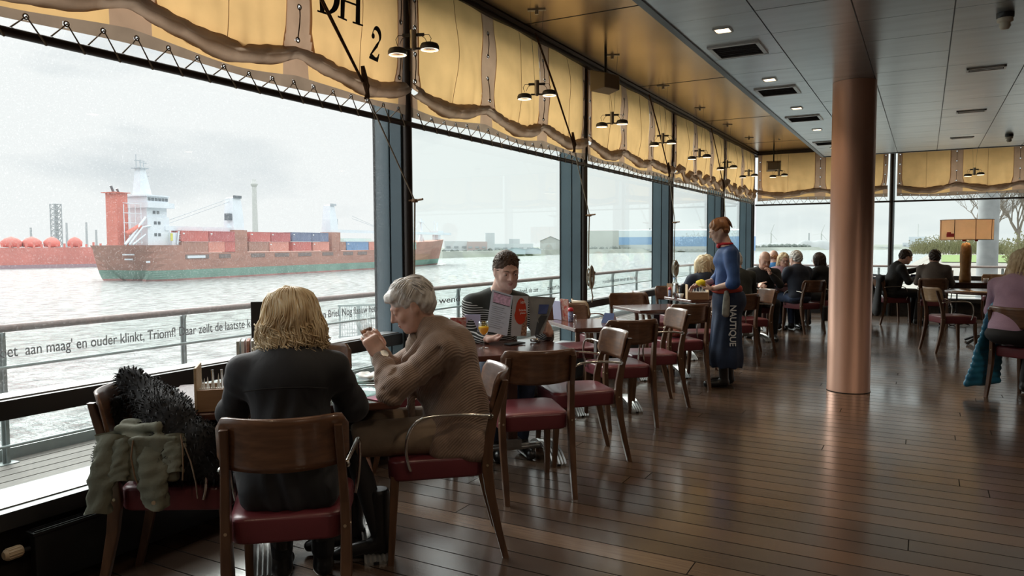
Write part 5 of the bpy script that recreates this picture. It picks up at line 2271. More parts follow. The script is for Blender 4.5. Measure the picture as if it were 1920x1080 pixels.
def rotm(yaw=0, pitch=0, roll=0):
    """columns: head right, forward, up. yaw>0 turns to the person's left, pitch>0 looks down"""
    R = Matrix.Rotation(math.radians(yaw), 3, 'Z') @ Matrix.Rotation(math.radians(-pitch), 3, 'X') @ Matrix.Rotation(math.radians(roll), 3, 'Y')
    return np.array(R, np.float32)


def nv(a):
    a = np.array(a, float)
    return a / np.linalg.norm(a)


def P_(R, c, x, y, z, s=1.):
    return np.array(c) + R @ (np.array([x, y, z]) * s)


def head(b, c, R, s=1., fem=True, neck=None, detail=True, nose=1.0):
    """skull, jaw and features in one field, k-blended"""
    q = lambda x, y, z: P_(R, c, x, y, z, s)
    b.ell(q(0, -.014, .030), np.array([.073, .092, .086]) * s, .02, R)
    b.ell(q(0, .026, -.028), np.array([.060, .064, .078]) * s, .03, R)
    b.ell(q(0, .036, -.080), np.array([.046 if fem else .052, .044, .030]) * s, .03, R)
    b.ell(q(0, .066, -.098), np.array([.018 if fem else .024, .014, .014]) * s, .016, R)
    for sx in (-1, 1):
        b.cap(q(sx * .058, -.002, -.03), q(sx * .036, .040, -.088), .018 * s, .014 * s, .03)
        b.ell(q(sx * .037, .060, -.028), np.array([.020, .018, .018]) * s, .02, R)
        b.cap(q(sx * .012, .086, .021), q(sx * .046, .068, .020), .0075 * s, .007 * s, .012)
        b.ell(q(sx * .031, .090, .002), np.array([.016, .012, .0105]) * s, .010, R, sub=True)
        b.ell(q(sx * .031, .0765, .002), np.array([.015, .012, .0115]) * s, .004, R)
        # ear
        b.ell(q(sx * .075, -.008, -.008), np.array([.009, .018, .031]) * s, .006, R)
        b.ell(q(sx * .083, -.002, -.006), np.array([.005, .010, .018]) * s, .004, R, sub=True)
        b.cap(q(sx * .012, .093, -.034), q(sx * .010, .086, -.036), .0075 * s, .006 * s, .006)
    b.cap(q(0, .084, .012), q(0, .106 * (.98 if fem else 1.0) + .002 * nose, -.028), .008 * s, .0105 * s, .010)
    b.cap(q(-.021, .078, -.0585), q(0, .088, -.0560), .0042 * s, .0055 * s, .006)
    b.cap(q(.021, .078, -.0585), q(0, .088, -.0560), .0042 * s, .0055 * s, .006)
    b.cap(q(-.018, .077, -.067), q(0, .086, -.0675), .0045 * s, .0062 * s, .006)
    b.cap(q(.018, .077, -.067), q(0, .086, -.0675), .0045 * s, .0062 * s, .006)
    if neck is not None:
        b.cap(q(0, -.022, -.055), neck, (.050 if fem else .060) * s, (.056 if fem else .068) * s, .03)


def face_parts(parent, c, R, s=1., brow=True, lids=True):
    q = lambda x, y, z: tuple(P_(R, c, x, y, z, s))
    m_ = MB()
    for sx in (-1, 1):
        u = P_(R, c, sx * .031, .0795, .000, s)
        f = R @ np.array([0, 1, 0])
        ax = Vector(f).to_track_quat('Z', 'Y').to_matrix()
        for k in range(1):
            rings = []
            for a in (0, 25, 50, 75, 89):
                rr_, hh_ = .0098 * s * math.cos(math.radians(a)), .0098 * s * math.sin(math.radians(a))
                rings.append([tuple(Vector(u) + ax @ Vector((rr_ * math.cos(t), rr_ * math.sin(t) * .55, hh_))) for t in (2 * math.pi * j / 14 for j in range(14))])
            m_.loft(rings, 0, True, True)
            rings = [[tuple(Vector(u) + ax @ Vector((rr_ * math.cos(t), rr_ * math.sin(t) * .9 - .0006, hh_))) for t in (2 * math.pi * j / 10 for j in range(10))] for rr_, hh_ in ((.0046 * s, .0088 * s), (.0035 * s, .0100 * s), (.0005, .0103 * s))]
            m_.loft(rings, 1, True, True)
    m_.build('eyes', [M_eyew, M_iris], parent)
    m_ = MB()
    m_.tube([q(-.020, .0815, -.0600), q(-.009, .0900, -.0590), q(0, .0915, -.0598), q(.009, .0900, -.0590), q(.020, .0815, -.0600)], [.0012, .0038, .0040, .0038, .0012], 8, flat=.8)
    m_.tube([q(-.017, .0800, -.0640), q(-.008, .0880, -.0668), q(0, .0900, -.0672), q(.008, .0880, -.0668), q(.017, .0800, -.0640)], [.0012, .0038, .0045, .0038, .0012], 8, flat=.8)
    m_.build('lips', M_lip, parent)
    if brow:
        m_ = MB()
        for sx in (-1, 1):
            m_.tube([q(sx * .014, .0935, .0215), q(sx * .028, .0925, .0265), q(sx * .045, .0800, .0235)], [.003, .0034, .0012], 6)
        m_.build('eyebrows', M_brow, parent)


def hand(b, w, d, n, right, curl=(40, 45, 50, 55), s=1., thumb=None, spread=.0, k=.006, tip=None):
    """w wrist point, d towards the fingers, n palm normal (the way the palm faces)"""
    w, d = np.array(w, float), nv(d)
    n = np.array(n, float)
    n = nv(n - d * (n @ d))
    t = np.cross(d, n) * (1 if right else -1)      # thumb side
    R = np.stack([t, d, n], 1)
    b.cap(w - d * .03 * s, w + d * .012 * s, .026 * s, .025 * s, .012, flat=(n, .72))
    b.rbox(w + d * .050 * s, np.array([.039, .044, .0135]) * s, .013 * s, .012, R)
    b.ell(w + d * .035 * s + t * .022 * s + n * .008 * s, np.array([.020, .030, .014]) * s, .01, R)
    L = (.070, .078, .073, .058)
    rad = (.0088, .0090, .0086, .0076)
    for i in range(4):
        off = (.030 - .020 * i) * s
        base = w + d * (.090 - .004 * abs(i - 1.2)) * s + t * off
        dirv = nv(d + t * spread * (1.5 - i) * .12)
        ang = 0.
        p = base - dirv * .012 * s
        seg = (L[i] * .46 + .012, L[i] * .30, L[i] * .26)
        for j in range(3):
            ang += math.radians(curl[i]) * (.75, 1.0, .7)[j]
            v = dirv * math.cos(ang) + n * math.sin(ang)
            q = p + v * seg[j] * s
            r0 = rad[i] * s * (1 - .07 * j)
            b.cap(p, q, r0, r0 * .93, .004 if j else .008)
            p = q
    tb = w + d * .028 * s + t * .030 * s
    td = nv(thumb if thumb is not None else (d * .62 + t * .62 + n * .42))
    p1 = tb + td * .040 * s
    td2 = nv(td + d * .35 + n * .10)
    p2 = p1 + td2 * .030 * s
    p3 = p2 + nv(td2 + d * .2) * .024 * s
    b.cap(tb - td * .01 * s, p1, .0135 * s, .0115 * s, .010)
    b.cap(p1, p2, .0108 * s, .0100 * s, .004)
    b.cap(p2, p3, .0098 * s, .0085 * s, .004)


def folds(amp, fx=38., fy=31., fz=24., seed=0):
    r_ = random.Random(seed)
    p = [r_.uniform(0, 6.28) for _ in range(6)]

    def fn(x, y, z):
        w1 = np.sin(x * fx * .5 + y * fy * .3 + p[0]) * 1.3
        a = np.sin(z * fz + x * fx * .35 + w1 + p[1])
        b = np.sin(x * fx + z * fz * .6 + y * fy * .7 + 1.2 * np.sin(z * 9 + p[2]) + p[3])
        c = np.sin(y * fy + z * 11 + p[4] + w1)
        return amp * (.45 * a + .35 * b + .3 * c)
    return fn


def creases(e, amp=.006, fr=105., rad=.085):
    """ring creases where a sleeve bends"""
    e = np.array(e, np.float32)

    def fn(x, y, z):
        d = np.sqrt((x - e[0]) ** 2 + (y - e[1]) ** 2 + (z - e[2]) ** 2)
        return amp * np.sin(d * fr + 14 * (x - e[0])) * np.exp(-(d / rad) ** 2)
    return fn


def strands(m_, pts, r0, rnd_, curl=0.0, n=9, taper=True, mi=0):
    """one lock of hair as a thin tube through control points"""
    P = [Vector(p) for p in pts]
    out_ = []
    for k in range(n):
        t = k / (n - 1) * (len(P) - 1)
        i = min(int(t), len(P) - 2)
        f = t - i
        a = P[max(i - 1, 0)]
        b_, c_ = P[i], P[i + 1]
        d_ = P[min(i + 2, len(P) - 1)]
        q = .5 * ((2 * b_) + (c_ - a) * f + (2 * a - 5 * b_ + 4 * c_ - d_) * f * f + (3 * b_ - a - 3 * c_ + d_) * f ** 3)
        if curl:
            ph = t * 4.2 + P[0].x * 90
            q = q + Vector((math.sin(ph), math.cos(ph * 1.1), math.sin(ph * .7) * .4)) * curl * (k / n)
        out_.append(q)
    m_.tube(out_, [r0 * (1 - .75 * (k / (n - 1)) ** 2 if taper else 1) for k in range(n)], 5, mi)


def hair_mat(name, c1, c2, rough=.42):
    m = mat(name, c1, rough, col2=c2, nscale=26, stretch=(1.4, 1.4, .35), detail=6, bump=.25, bscale=120)
    m.node_tree.nodes['Principled BSDF'].inputs['Specular IOR Level'].default_value = .35
    return m


M_h_blonde = hair_mat('blonde_hair', (.60, .44, .25), (.97, .84, .60))
M_h_grey = hair_mat('silver_grey_hair', (.50, .48, .46), (.88, .86, .83))
M_h_brown = hair_mat('short_brown_hair', (.060, .034, .021), (.12, .070, .042), .62)
M_h_red = hair_mat('ginger_hair', (.25, .10, .045), (.42, .20, .09))
M_h_dark = hair_mat('dark_brown_hair', (.030, .020, .016), (.07, .045, .035))

M_blouse = mat('black_blouse', (.011, .012, .016), .75, noise=.35, nscale=9, sheen=.08, bump=.35, bscale=22, stretch=(1, 1, .35))
M_trouser = mat('black_trousers', (.010, .010, .012), .8, noise=.2)
M_boot = mat('black_leather_boot', (.012, .012, .013), .32, bump=.08, bscale=50)
M_knit = mat('taupe_knit', (.27, .19, .145), .85, noise=.12, nscale=30, bump=.25, bscale=150, sheen=.2)
_t, _p = nodes_of(M_knit)
_tc = _t.nodes.new('ShaderNodeTexCoord')
_wv = _t.nodes.new('ShaderNodeTexWave')
_wv.bands_direction = 'DIAGONAL'
_wv.inputs['Scale'].default_value = 42
_wv.inputs['Distortion'].default_value = 1.5
_wv.inputs['Detail'].default_value = 2
_bp = _t.nodes.new('ShaderNodeBump')
_bp.inputs['Strength'].default_value = .4
_bp.inputs['Distance'].default_value = .004
_t.links.new(_tc.outputs['Object'], _wv.inputs['Vector'])
_t.links.new(_wv.outputs['Fac'], _bp.inputs['Height'])
_t.links.new(_bp.outputs['Normal'], _p.inputs['Normal'])
M_skirt = mat('tan_skirt', (.27, .20, .14), .85, noise=.12, nscale=14, bump=.15, bscale=60)
M_scarf = mat('beige_ribbed_scarf', (.24, .18, .135), .9, noise=.15, nscale=60, bump=.35, bscale=120)
M_tights = mat('black_tights', (.014, .013, .014), .6)
M_watch = mat('watch_face', (.62, .66, .66), .2, metal=.3)

# ---- the blonde woman, back to the viewer
pa = thing('person', 'woman with wavy blonde hair in a black blouse seated with her back to the viewer', 'person', (-2.075, 2.01, 0), -40)
hc, hR = np.array([.005, .045, 1.135]), rotm(6, 8)
b = Body((-.36, -.22, 0), (.36, .62, 1.27), .0062)
head(b, hc, hR, 1.0, True, neck=(.0, -.025, 1.02))
b.cap((0, -.02, .60), (0, -.02, .95), .10, .11, .04, flat=((0, 1, 0), .8))
for sg in (-1, 1):
    b.cap((sg * .06, -.02, 1.0), (sg * .15, -.02, .975), .05, .04, .03)
    el = (sg * .215, .09, .80)
    wr = (sg * .15, .335, .812)
    b.cap((sg * .155, -.02, .96), el, .040, .034, .02)
    b.cap(el, wr, .034, .024, .02)
    hand(b, wr, (-sg * .35, .9, .05), (0, 0, -1), sg > 0, (28, 32, 36, 40))
    b.cap((sg * .08, .0, .54), (sg * .10, .36, .52), .06, .05, .03)
    b.cap((sg * .10, .36, .50), (sg * .08, .36, .08), .045, .03, .03)
sk = b.build('body', M_skin, pa)
face_parts(sk, hc, hR, 1.0)
b = Body((-.32, -.25, .45), (.32, .42, 1.08), .0062)
b.ell((0, -.055, .60), (.190, .150, .15), .03)
b.cap((0, -.05, .62), (0, -.035, .93), .150, .140, .05, flat=((0, 1, 0), .80))
b.ell((0, -.045, .93), (.165, .105, .09), .05)
b.rbox((0, -.06, .53), (.175, .13, .06), .05, .04)
for sg in (-1, 1):
    b.cap((sg * .045, -.03, 1.015), (sg * .15, -.025, .965), .040, .058, .04)
    b.cap((sg * .160, -.02, .955), (sg * .222, .085, .785), .062, .056, .035)
    b.cap((sg * .222, .085, .785), (sg * .168, .285, .80), .056, .036, .03)
b.cap((0, -.03, 1.0), (0, -.018, 1.045), .062, .060, .02)
b.cutplane((0, 0, .47), (0, 0, -1))
b.disp(lambda x, y, z: .0085 * np.sin(x * 85 + 2.2 * np.sin(z * 12)) * np.clip((.93 - z) / .1, 0, 1) * (y < 0) * np.clip(1 - np.abs(x) / .13, 0, 1) + folds(.0065, 20, 18, 20, 3)(x, y, z) + creases((-.2, .03, .85), .007, 85, .1)(x, y, z) + creases((.2, .03, .85), .007, 85, .1)(x, y, z), .03)
bl = b.build('blouse', M_blouse, pa)
m = MB()
m.tube([(-.145, -.135, .905), (-.08, -.152, .915), (0, -.157, .918), (.08, -.152, .915), (.145, -.135, .905)], .0022, 5)
m.build('yoke_seam', M_trouser, bl)
b = Body((-.24, -.24, .04), (.24, .46, .64), .008)
b.ell((0, -.06, .56), (.175, .14, .09), .03)
for sg in (-1, 1):
    b.cap((sg * .085, -.03, .565), (sg * .11, .38, .545), .082, .062, .04)
    b.cap((sg * .11, .38, .54), (sg * .085, .34, .12), .060, .046, .02)
b.disp(folds(.004, 20, 20, 24, 5), .03)
b.build('trousers', M_trouser, pa)
b = Body((-.20, .20, -.005), (.20, .62, .26), .006)
for sg in (-1, 1):
    b.cap((sg * .085, .34, .22), (sg * .085, .345, .06), .048, .040, .02)
    b.cap((sg * .085, .33, .045), (sg * .085, .50, .032), .036, .030, .03, flat=((0, 0, 1), .9))
    b.cap((sg * .085, .50, .032), (sg * .085, .54, .026), .032, .024, .02)
b.cutplane((0, 0, .002), (0, 0, -1))
b.build('boots', M_boot, pa)
# hair: a wavy bob, solid mass with many separate locks
b = Body((-.17, -.16, .93), (.17, .18, 1.30), .005)
q = lambda x, y, z: P_(hR, hc, x, y, z)
b.ell(q(0, -.022, .040), (.088, .102, .090), .02, hR)
b.ell(q(0, -.045, -.020), (.104, .075, .085), .03, hR)
for sx in (-1, 1):
    b.ell(q(sx * .068, -.015, -.045), (.046, .060, .075), .03, hR)
    b.ell(q(sx * .050, -.055, -.085), (.045, .042, .040), .03, hR)
b.ell(q(0, -.060, -.085), (.055, .035, .035), .03, hR)
b.ell(q(0, .09, -.045), (.060, .055, .095), .015, hR, sub=True)
b.disp(lambda x, y, z: .006 * np.sin(x * 120 + 5 * np.sin(z * 30) + y * 60) + .005 * np.sin(z * 60 + x * 45 + 3 * np.sin(y * 40)), .03)
m = MB()
rr = random.Random(12)
for k in range(760):
    a = math.radians(rr.uniform(40, 320) - 90 - 90)      # around the head, face left open
    a = math.radians(rr.uniform(-145, 145)) - math.pi / 2
    ca, sa = math.cos(a), math.sin(a)
    if sa > .55:
        continue
    l_ = rr.uniform(.0, 1.0)
    flare = rr.uniform(.90, 1.16)
    top = q(ca * .03 * rr.uniform(.2, 1), -.02 + sa * .03, .126)
    p1 = q(ca * .080, -.022 + sa * .090, .085 + rr.uniform(-.02, .02))
    p2 = q(ca * .100 * flare, -.024 + sa * .100 * flare, .005 + rr.uniform(-.02, .02))
    p3 = q(ca * .112 * flare, -.022 + sa * .092 * flare, -.055 + rr.uniform(-.02, .02))
    zb_ = -.088 - .045 * l_ - .012 * (1 if sa < -.3 else 0)
    p4 = q(ca * (.098 + .032 * rr.random()), -.025 + sa * (.066 + .042 * rr.random()), zb_ + .02)
    p5 = q(ca * (.070 + .070 * rr.random()), -.025 + sa * (.050 + .06 * rr.random()), zb_ + rr.uniform(-.012, .028))
    strands(m, [top, p1, p2, p3, p4, p5], rr.uniform(.0022, .0044), rr, curl=rr.uniform(.006, .019), n=16)
for k in range(230):                     # loose curls at the ends
    a = math.radians(rr.uniform(-150, 150)) - math.pi / 2
    ca, sa = math.cos(a), math.sin(a)
    if sa > .5:
        continue
    r_, z0_, c_r = rr.uniform(.96, 1.14), rr.uniform(-.085, .0), rr.uniform(.008, .017)
    ph_ = rr.uniform(0, 6.28)
    pts_ = []
    for j in range(13):
        f = j / 12
        tw = ph_ + f * rr.choice((7.0, 7.4))
        rad_ = r_ + math.cos(tw) * c_r / .1
        pts_.append(q(ca * .105 * rad_ - sa * math.sin(tw) * c_r, -.024 + sa * .092 * rad_ + ca * math.sin(tw) * c_r, z0_ - f * rr.uniform(.045, .05)))
    strands(m, pts_, rr.uniform(.0016, .0032), rr, n=26)
b.build('hair', M_h_blonde, pa, extra=m)

# ---- the grey haired woman drinking
pb_ = thing('person', 'grey haired woman in a taupe cardigan raising a glass with both hands', 'person', (-1.985, 2.84, 0), -128)
hc, hR = np.array([.0, .118, 1.145]), rotm(4, 27, 0)
b = Body((-.36, -.22, 0), (.36, .62, 1.29), .0054)
head(b, hc, hR, 1.02, True, neck=(.0, .025, 1.00))
b.cap((0, -.07, .60), (0, -.01, .93), .11, .11, .04, flat=((0, 1, 0), .8))
elL, wrL = np.array([-.215, .205, .785]), np.array([-.088, .262, .930])
elR, wrR = np.array([.215, .22, .79]), np.array([.088, .262, .930])
b.cap((-.16, .0, .96), elL, .042, .036, .02)
b.cap((.16, .0, .96), elR, .042, .036, .02)
b.cap(elL, wrL, .036, .024, .02)
b.cap(elR, wrR, .036, .024, .02)
# both hands close around the glass at (0, .285, 1.045)
hand(b, wrL, (.16, .50, .85), (.95, .05, -.20), False, (50, 46, 44, 44), .98, thumb=(.75, .25, .62))
hand(b, wrR, (-.16, .50, .85), (-.95, .05, -.20), True, (50, 46, 44, 44), .98, thumb=(-.75, .25, .62))
for p0, p1, p2 in (((-.08, -.05, .55), (-.115, .37, .545), (-.115, .275, .12)), ((.08, -.05, .55), (.10, .43, .56), (.02, .40, .12))):
    b.cap(p0, p1, .065, .05, .03)
    b.cap(p1, p2, .045, .030, .03)
sk = b.build('body', M_skin2, pb_)
face_parts(sk, hc, hR, 1.02, brow=False)
# cardigan
b = Body((-.33, -.27, .40), (.33, .46, 1.10), .0062)
b.cap((0, -.085, .62), (0, -.025, .92), .155, .150, .05, flat=((0, 1, 0), .84))
b.ell((0, -.09, .60), (.20, .155, .15), .05)
b.ell((0, -.035, .93), (.175, .125, .09), .05)
b.ell((0, .055, .82), (.12, .075, .13), .05)
b.rbox((0, -.09, .52), (.205, .135, .075), .05, .04)
b.cap((0, -.075, .90), (0, -.10, .60), .148, .178, .05, flat=((0, 1, 0), .80))
b.cap((0, .0, .985), (0, .035, 1.04), .085, .072, .04)
for sg in (-1, 1):
    e_ = elL if sg < 0 else elR
    w_ = wrL if sg < 0 else wrR
    b.cap((sg * .06, .0, 1.0), (sg * .155, -.015, .955), .055, .070, .05)
    b.cap((sg * .160, -.01, .95), e_, .072, .060, .04)
    b.cap(e_, e_ + (w_ - e_) * .86, .060, .037, .03)
for a_, c_ in (((-.272, .185, .80), (-.250, .06, .885)), ((-.268, .205, .775), (-.262, .10, .83)), ((-.262, .150, .845), (-.222, .0, .965)),
               ((-.205, -.06, .90), (-.190, -.13, .76)), ((-.215, -.02, .86), (-.205, -.06, .68)), ((-.200, .03, .80), (-.205, -.03, .60)),
               ((-.235, .215, .86), (-.270, .19, .78)), ((-.215, .235, .88), (-.255, .235, .80))):
    a_, c_ = np.array(a_) + np.array([-.010, 0, 0]), np.array(c_) + np.array([-.008, 0, 0])
    b.cap(a_, c_, .009, .006, .018, sub=True)
b.cutplane((0, 0, .435), (0, 0, -1))
b.cap((0, -.035, 1.050), (-.085, .045, 1.02), .026, .024, .012)
b.cap((0, -.035, 1.050), (.085, .045, 1.02), .026, .024, .012)
for sg in (-1, 1):
    b.cap((sg * .085, .045, 1.02), (sg * .055, .135, .90), .024, .022, .012)
    b.cap((sg * .055, .135, .90), (sg * .05, .120, .62), .022, .018, .014)
    e_ = elL if sg < 0 else elR
b.disp(lambda x, y, z: folds(.0085, 17, 22, 15, 9)(x, y, z) + folds(.0035, 50, 60, 44, 2)(x, y, z) + creases(elL + np.array([.01, -.03, .05]), .009, 120, .11)(x, y, z) + creases((-.15, .0, .93), .006, 90, .10)(x, y, z) + .0012 * np.sin((z * 1.2 + y * .8) * 150) * np.clip((y - .17) / .05, 0, 1), .03)
cg = b.build('cardigan', M_knit, pb_)
# folded ribbed collar scarf
m = MB()
for j in range(5):
    pts_ = []
    for k in range(17):
        a = math.radians(-150 + 300 * k / 16) - math.pi / 2 + math.pi
        a = math.radians(-60 + 300 * k / 16)
        rx, ry = .078 + .007 * j, .072 + .007 * j
        t_ = abs(k - 8) / 8
        pts_.append((rx * math.cos(a + math.pi / 2 + math.radians(180)) * (1 - .15 * t_), .035 + ry * math.sin(a - math.pi / 2 + math.radians(0)) * -1, 1.055 - .016 * j - .10 * t_ ** 2 * 1))
    m.tube(pts_, .013, 8)
m.build('scarf', M_scarf, pb_)
b = Body((-.26, -.25, .36), (.26, .52, .68), .007)
b.ell((0, -.08, .55), (.19, .15, .085), .03)
b.cap((-.085, -.04, .555), (-.112, .35, .552), .095, .078, .05)
b.cap((.085, -.04, .555), (.098, .40, .560), .095, .080, .05)
b.disp(folds(.005, 18, 20, 30, 15), .03)
b.cutplane((0, .365, .5), (0, 1, -.25))
b.build('skirt', M_skirt, pb_)
b = Body((-.22, .12, .03), (.22, .56, .66), .006)
b.cap((-.112, .26, .553), (-.115, .385, .545), .066, .056, .03)
b.cap((-.115, .385, .54), (-.115, .275, .13), .054, .040, .02)
b.cap((.098, .30, .558), (.10, .445, .558), .066, .056, .03)
b.cap((.10, .445, .55), (.02, .40, .13), .054, .040, .02)
b.build('tights', M_tights, pb_)
b = Body((-.20, .12, -.005), (.16, .64, .33), .005)
for (kx, ky, tx, ty) in ((-.115, .265, -.125, .43), (.015, .39, .0, .56)):
    b.cap((kx, ky + .01, .30), (kx, ky, .09), .050, .043, .02)
    b.cap((kx, ky - .01, .07), (tx, ty, .045), .040, .030, .03)
    b.cap((tx, ty, .045), (tx, ty + .035, .036), .033, .026, .02)
    b.rbox((kx, ky - .025, .03), (.026, .030, .032), .006, .01)
b.cutplane((0, 0, .002), (0, 0, -1))
b.build('boots', M_boot, pb_)
m = MB()
wc = np.array(elL + (wrL - elL) * .90)
ax_ = Vector(nv(wrL - elL))
n1 = Vector((-.8, -.5, .1))
n1 = (n1 - ax_ * n1.dot(ax_)).normalized()
n2 = ax_.cross(n1)
m.tube([tuple(Vector(wc) + (n1 * math.cos(a) + n2 * math.sin(a)) * .031) for a in (2 * math.pi * k / 20 for k in range(20))], .006, 6, closed=True, mi=1, flat=1.4)
m.cyl(tuple(Vector(wc) + n1 * .028), tuple(Vector(wc) + n1 * .040), .020, seg=20, mi=1)
m.cyl(tuple(Vector(wc) + n1 * .0395), tuple(Vector(wc) + n1 * .0405), .017, seg=20, mi=0)
m.build('wristwatch', [M_watch, M_alu], pb_)
# short grey hair
b = Body((-.14, -.08, 1.02), (.14, .28, 1.30), .0045)
q = lambda x, y, z: P_(hR, hc, x, y, z, 1.02)
b.ell(q(0, -.018, .040), (.086, .104, .086), .02, hR)
b.ell(q(0, -.052, -.010), (.080, .066, .070), .03, hR)
b.ell(q(0, .052, .070), (.066, .045, .034), .02, hR)
b.ell(q(0, .098, -.030), (.085, .065, .088), .010, hR, sub=True)
for sx in (-1, 1):
    b.ell(q(sx * .090, .022, -.040), (.036, .050, .058), .008, hR, sub=True)
b.disp(lambda x, y, z: .0022 * np.sin(x * 140 + 60 * y + 4 * np.sin(z * 40)) + .0018 * np.sin(y * 160 + z * 90 + 3 * np.sin(x * 60)), .02)
m = MB()
rr = random.Random(4)
for k in range(520):
    a = rr.uniform(0, 2 * math.pi)
    e = math.radians(rr.uniform(-8, 88))
    n_ = np.array([math.cos(a) * math.cos(e), math.sin(a) * math.cos(e), math.sin(e)])
    if n_[1] > .30 and n_[2] < .62 or (abs(n_[0]) > .55 and n_[2] < .32):
        continue
    base = np.array([0, -.018, .036]) + n_ * np.array([.084, .102, .086])
    tang = nv(np.array([n_[0] * .6, .9 if n_[1] > -.2 else -.5, -.55]))
    tang = nv(tang - n_ * (tang @ n_) + n_ * .05)
    L_ = rr.uniform(.03, .055)
    p0, p1, p2 = base - tang * .01, base + tang * L_ * .5 + n_ * .003, base + tang * L_ - n_ * .001
    strands(m, [q(*p0), q(*p1), q(*p2)], rr.uniform(.002, .0036), rr, n=5)
b.build('hair', M_h_grey, pb_, extra=m)

# ---- the man reading the menu
def striped_mat():
    m = mat('black_jumper_white_stripes', (.02, .02, .018), .85, bump=.15, bscale=160)
    t, p = nodes_of(m)
    tcn = t.nodes.new('ShaderNodeTexCoord')
    sp = t.nodes.new('ShaderNodeSeparateXYZ')
    t.links.new(tcn.outputs['Object'], sp.inputs[0])

    def mm(op, a, b_=None):
        n = t.nodes.new('ShaderNodeMath')
        n.operation = op
        for i, q_ in enumerate((a, b_)):
            if q_ is None:
                continue
            if isinstance(q_, (int, float)):
                n.inputs[i].default_value = q_
            else:
                t.links.new(q_, n.inputs[i])
        return n.outputs[0]
    st = mm('LESS_THAN', mm('FRACT', mm('MULTIPLY', mm('ADD', sp.outputs['Z'], mm('MULTIPLY', sp.outputs['Y'], .25)), 1 / .0165)), .30)
    lim = mm('LESS_THAN', mm('SUBTRACT', sp.outputs['Z'], mm('MULTIPLY', mm('ABSOLUTE', sp.outputs['X']), .45)), .935)
    f = mm('MULTIPLY', st, lim)
    x = t.nodes.new('ShaderNodeMix')
    x.data_type = 'RGBA'
    t.links.new(f, x.inputs['Factor'])
    x.inputs[6].default_value = (.022, .024, .020, 1)
    x.inputs[7].default_value = (.62, .62, .60, 1)
    t.links.new(x.outputs[2], p.inputs['Base Color'])
    return m


M_strp = striped_mat()
M_jean = mat('blue_denim', (.035, .055, .11), .85, noise=.2, nscale=30, bump=.1, bscale=120)
pm = thing('person', 'man in a black jumper with white stripes reading a menu', 'person', (-2.72, 4.60, 0), 135)
hc, hR = np.array([-.045, .215, 1.245]), rotm(3, 16, 2)
b = Body((-.46, -.20, 0), (.36, .62, 1.40), .0062)
head(b, hc, hR, 1.10, False, neck=(-.03, .11, 1.08))
b.cap((0, -.04, .60), (-.03, .06, 1.0), .12, .13, .04, flat=((0, 1, 0), .8))
elL, wrL = np.array([-.345, .17, .765]), np.array([-.325, .315, .815])
elR, wrR = np.array([.215, .14, .775]), np.array([.118, .300, .785])
b.cap((-.20, .08, 1.0), elL, .046, .040, .02)
b.cap((.16, .08, 1.01), elR, .046, .040, .02)
b.cap(elL, wrL, .038, .028, .02)
b.cap(elR, wrR, .038, .028, .02)
hand(b, wrR, (-.75, .55, .10), (.05, .3, 1.0), True, (34, 38, 42, 46), 1.05, thumb=(-.8, .3, .55))
hand(b, wrL, (.30, .45, .25), (.85, -.1, .2), False, (48, 52, 56, 60), 1.05, thumb=(.45, .2, .8))
for sg in (-1, 1):
    b.cap((sg * .09, -.02, .55), (sg * .13, .42, .54), .07, .06, .03)
    b.cap((sg * .13, .42, .53), (sg * .10, .38, .10), .05, .035, .03)
sk = b.build('body', M_skin2, pm)
face_parts(sk, hc, hR, 1.10)
b = Body((-.46, -.22, .50), (.36, .40, 1.16), .0065)
b.cap((0, -.045, .60), (-.02, .045, .95), .165, .170, .06, flat=((0, 1, 0), .78))
b.ell((-.02, .055, .98), (.20, .11, .095), .05)
b.cap((-.03, .09, 1.05), (-.033, .115, 1.085), .082, .074, .03)
for sg, e_, w_, sh in ((-1, elL, wrL, (-.20, .075, .995)), (1, elR, wrR, (.165, .075, 1.005))):
    b.cap((sg * .06 - .02, .08, 1.055), sh, .055, .068, .05)
    b.cap(sh, e_, .070, .056, .04)
    b.cap(e_, e_ + (w_ - e_) * .86, .056, .038, .03)
b.disp(lambda x, y, z: folds(.006, 24, 26, 22, 21)(x, y, z) + creases(elR, .007, 100, .1)(x, y, z), .03)
b.build('jumper', M_strp, pm)
b = Body((-.26, -.22, .04), (.26, .54, .64), .009)
b.ell((0, -.05, .55), (.18, .15, .09), .03)
for sg in (-1, 1):
    b.cap((sg * .09, -.02, .56), (sg * .13, .42, .55), .088, .070, .04)
    b.cap((sg * .13, .42, .54), (sg * .10, .38, .12), .066, .050, .02)
b.build('jeans', M_jean, pm)
b = Body((-.24, .24, -.005), (.24, .70, .24), .008)
for sg in (-1, 1):
    b.cap((sg * .10, .38, .18), (sg * .10, .38, .06), .050, .044, .02)
    b.cap((sg * .10, .37, .05), (sg * .11, .56, .036), .042, .036, .03)
b.cutplane((0, 0, .002), (0, 0, -1))
b.build('boots', M_boot, pm)
b = Body((-.18, .06, 1.12), (.10, .36, 1.41), .0045)
q = lambda x, y, z: P_(hR, hc, x, y, z, 1.10)
b.ell(q(0, -.018, .040), np.array([.079, .096, .086]) * 1.10, .02, hR)
b.ell(q(0, -.045, -.005), np.array([.074, .062, .060]) * 1.10, .03, hR)
b.ell(q(0, .100, -.016), np.array([.085, .060, .084]) * 1.10, .006, hR, sub=True)
for sx in (-1, 1):
    b.ell(q(sx * .085, .040, -.040), np.array([.040, .052, .056]) * 1.1, .006, hR, sub=True)
b.disp(lambda x, y, z: .0035 * np.sin(x * 260 + 90 * y) * np.sin(z * 240 + 50 * x), .02)
m = MB()
rr = random.Random(9)
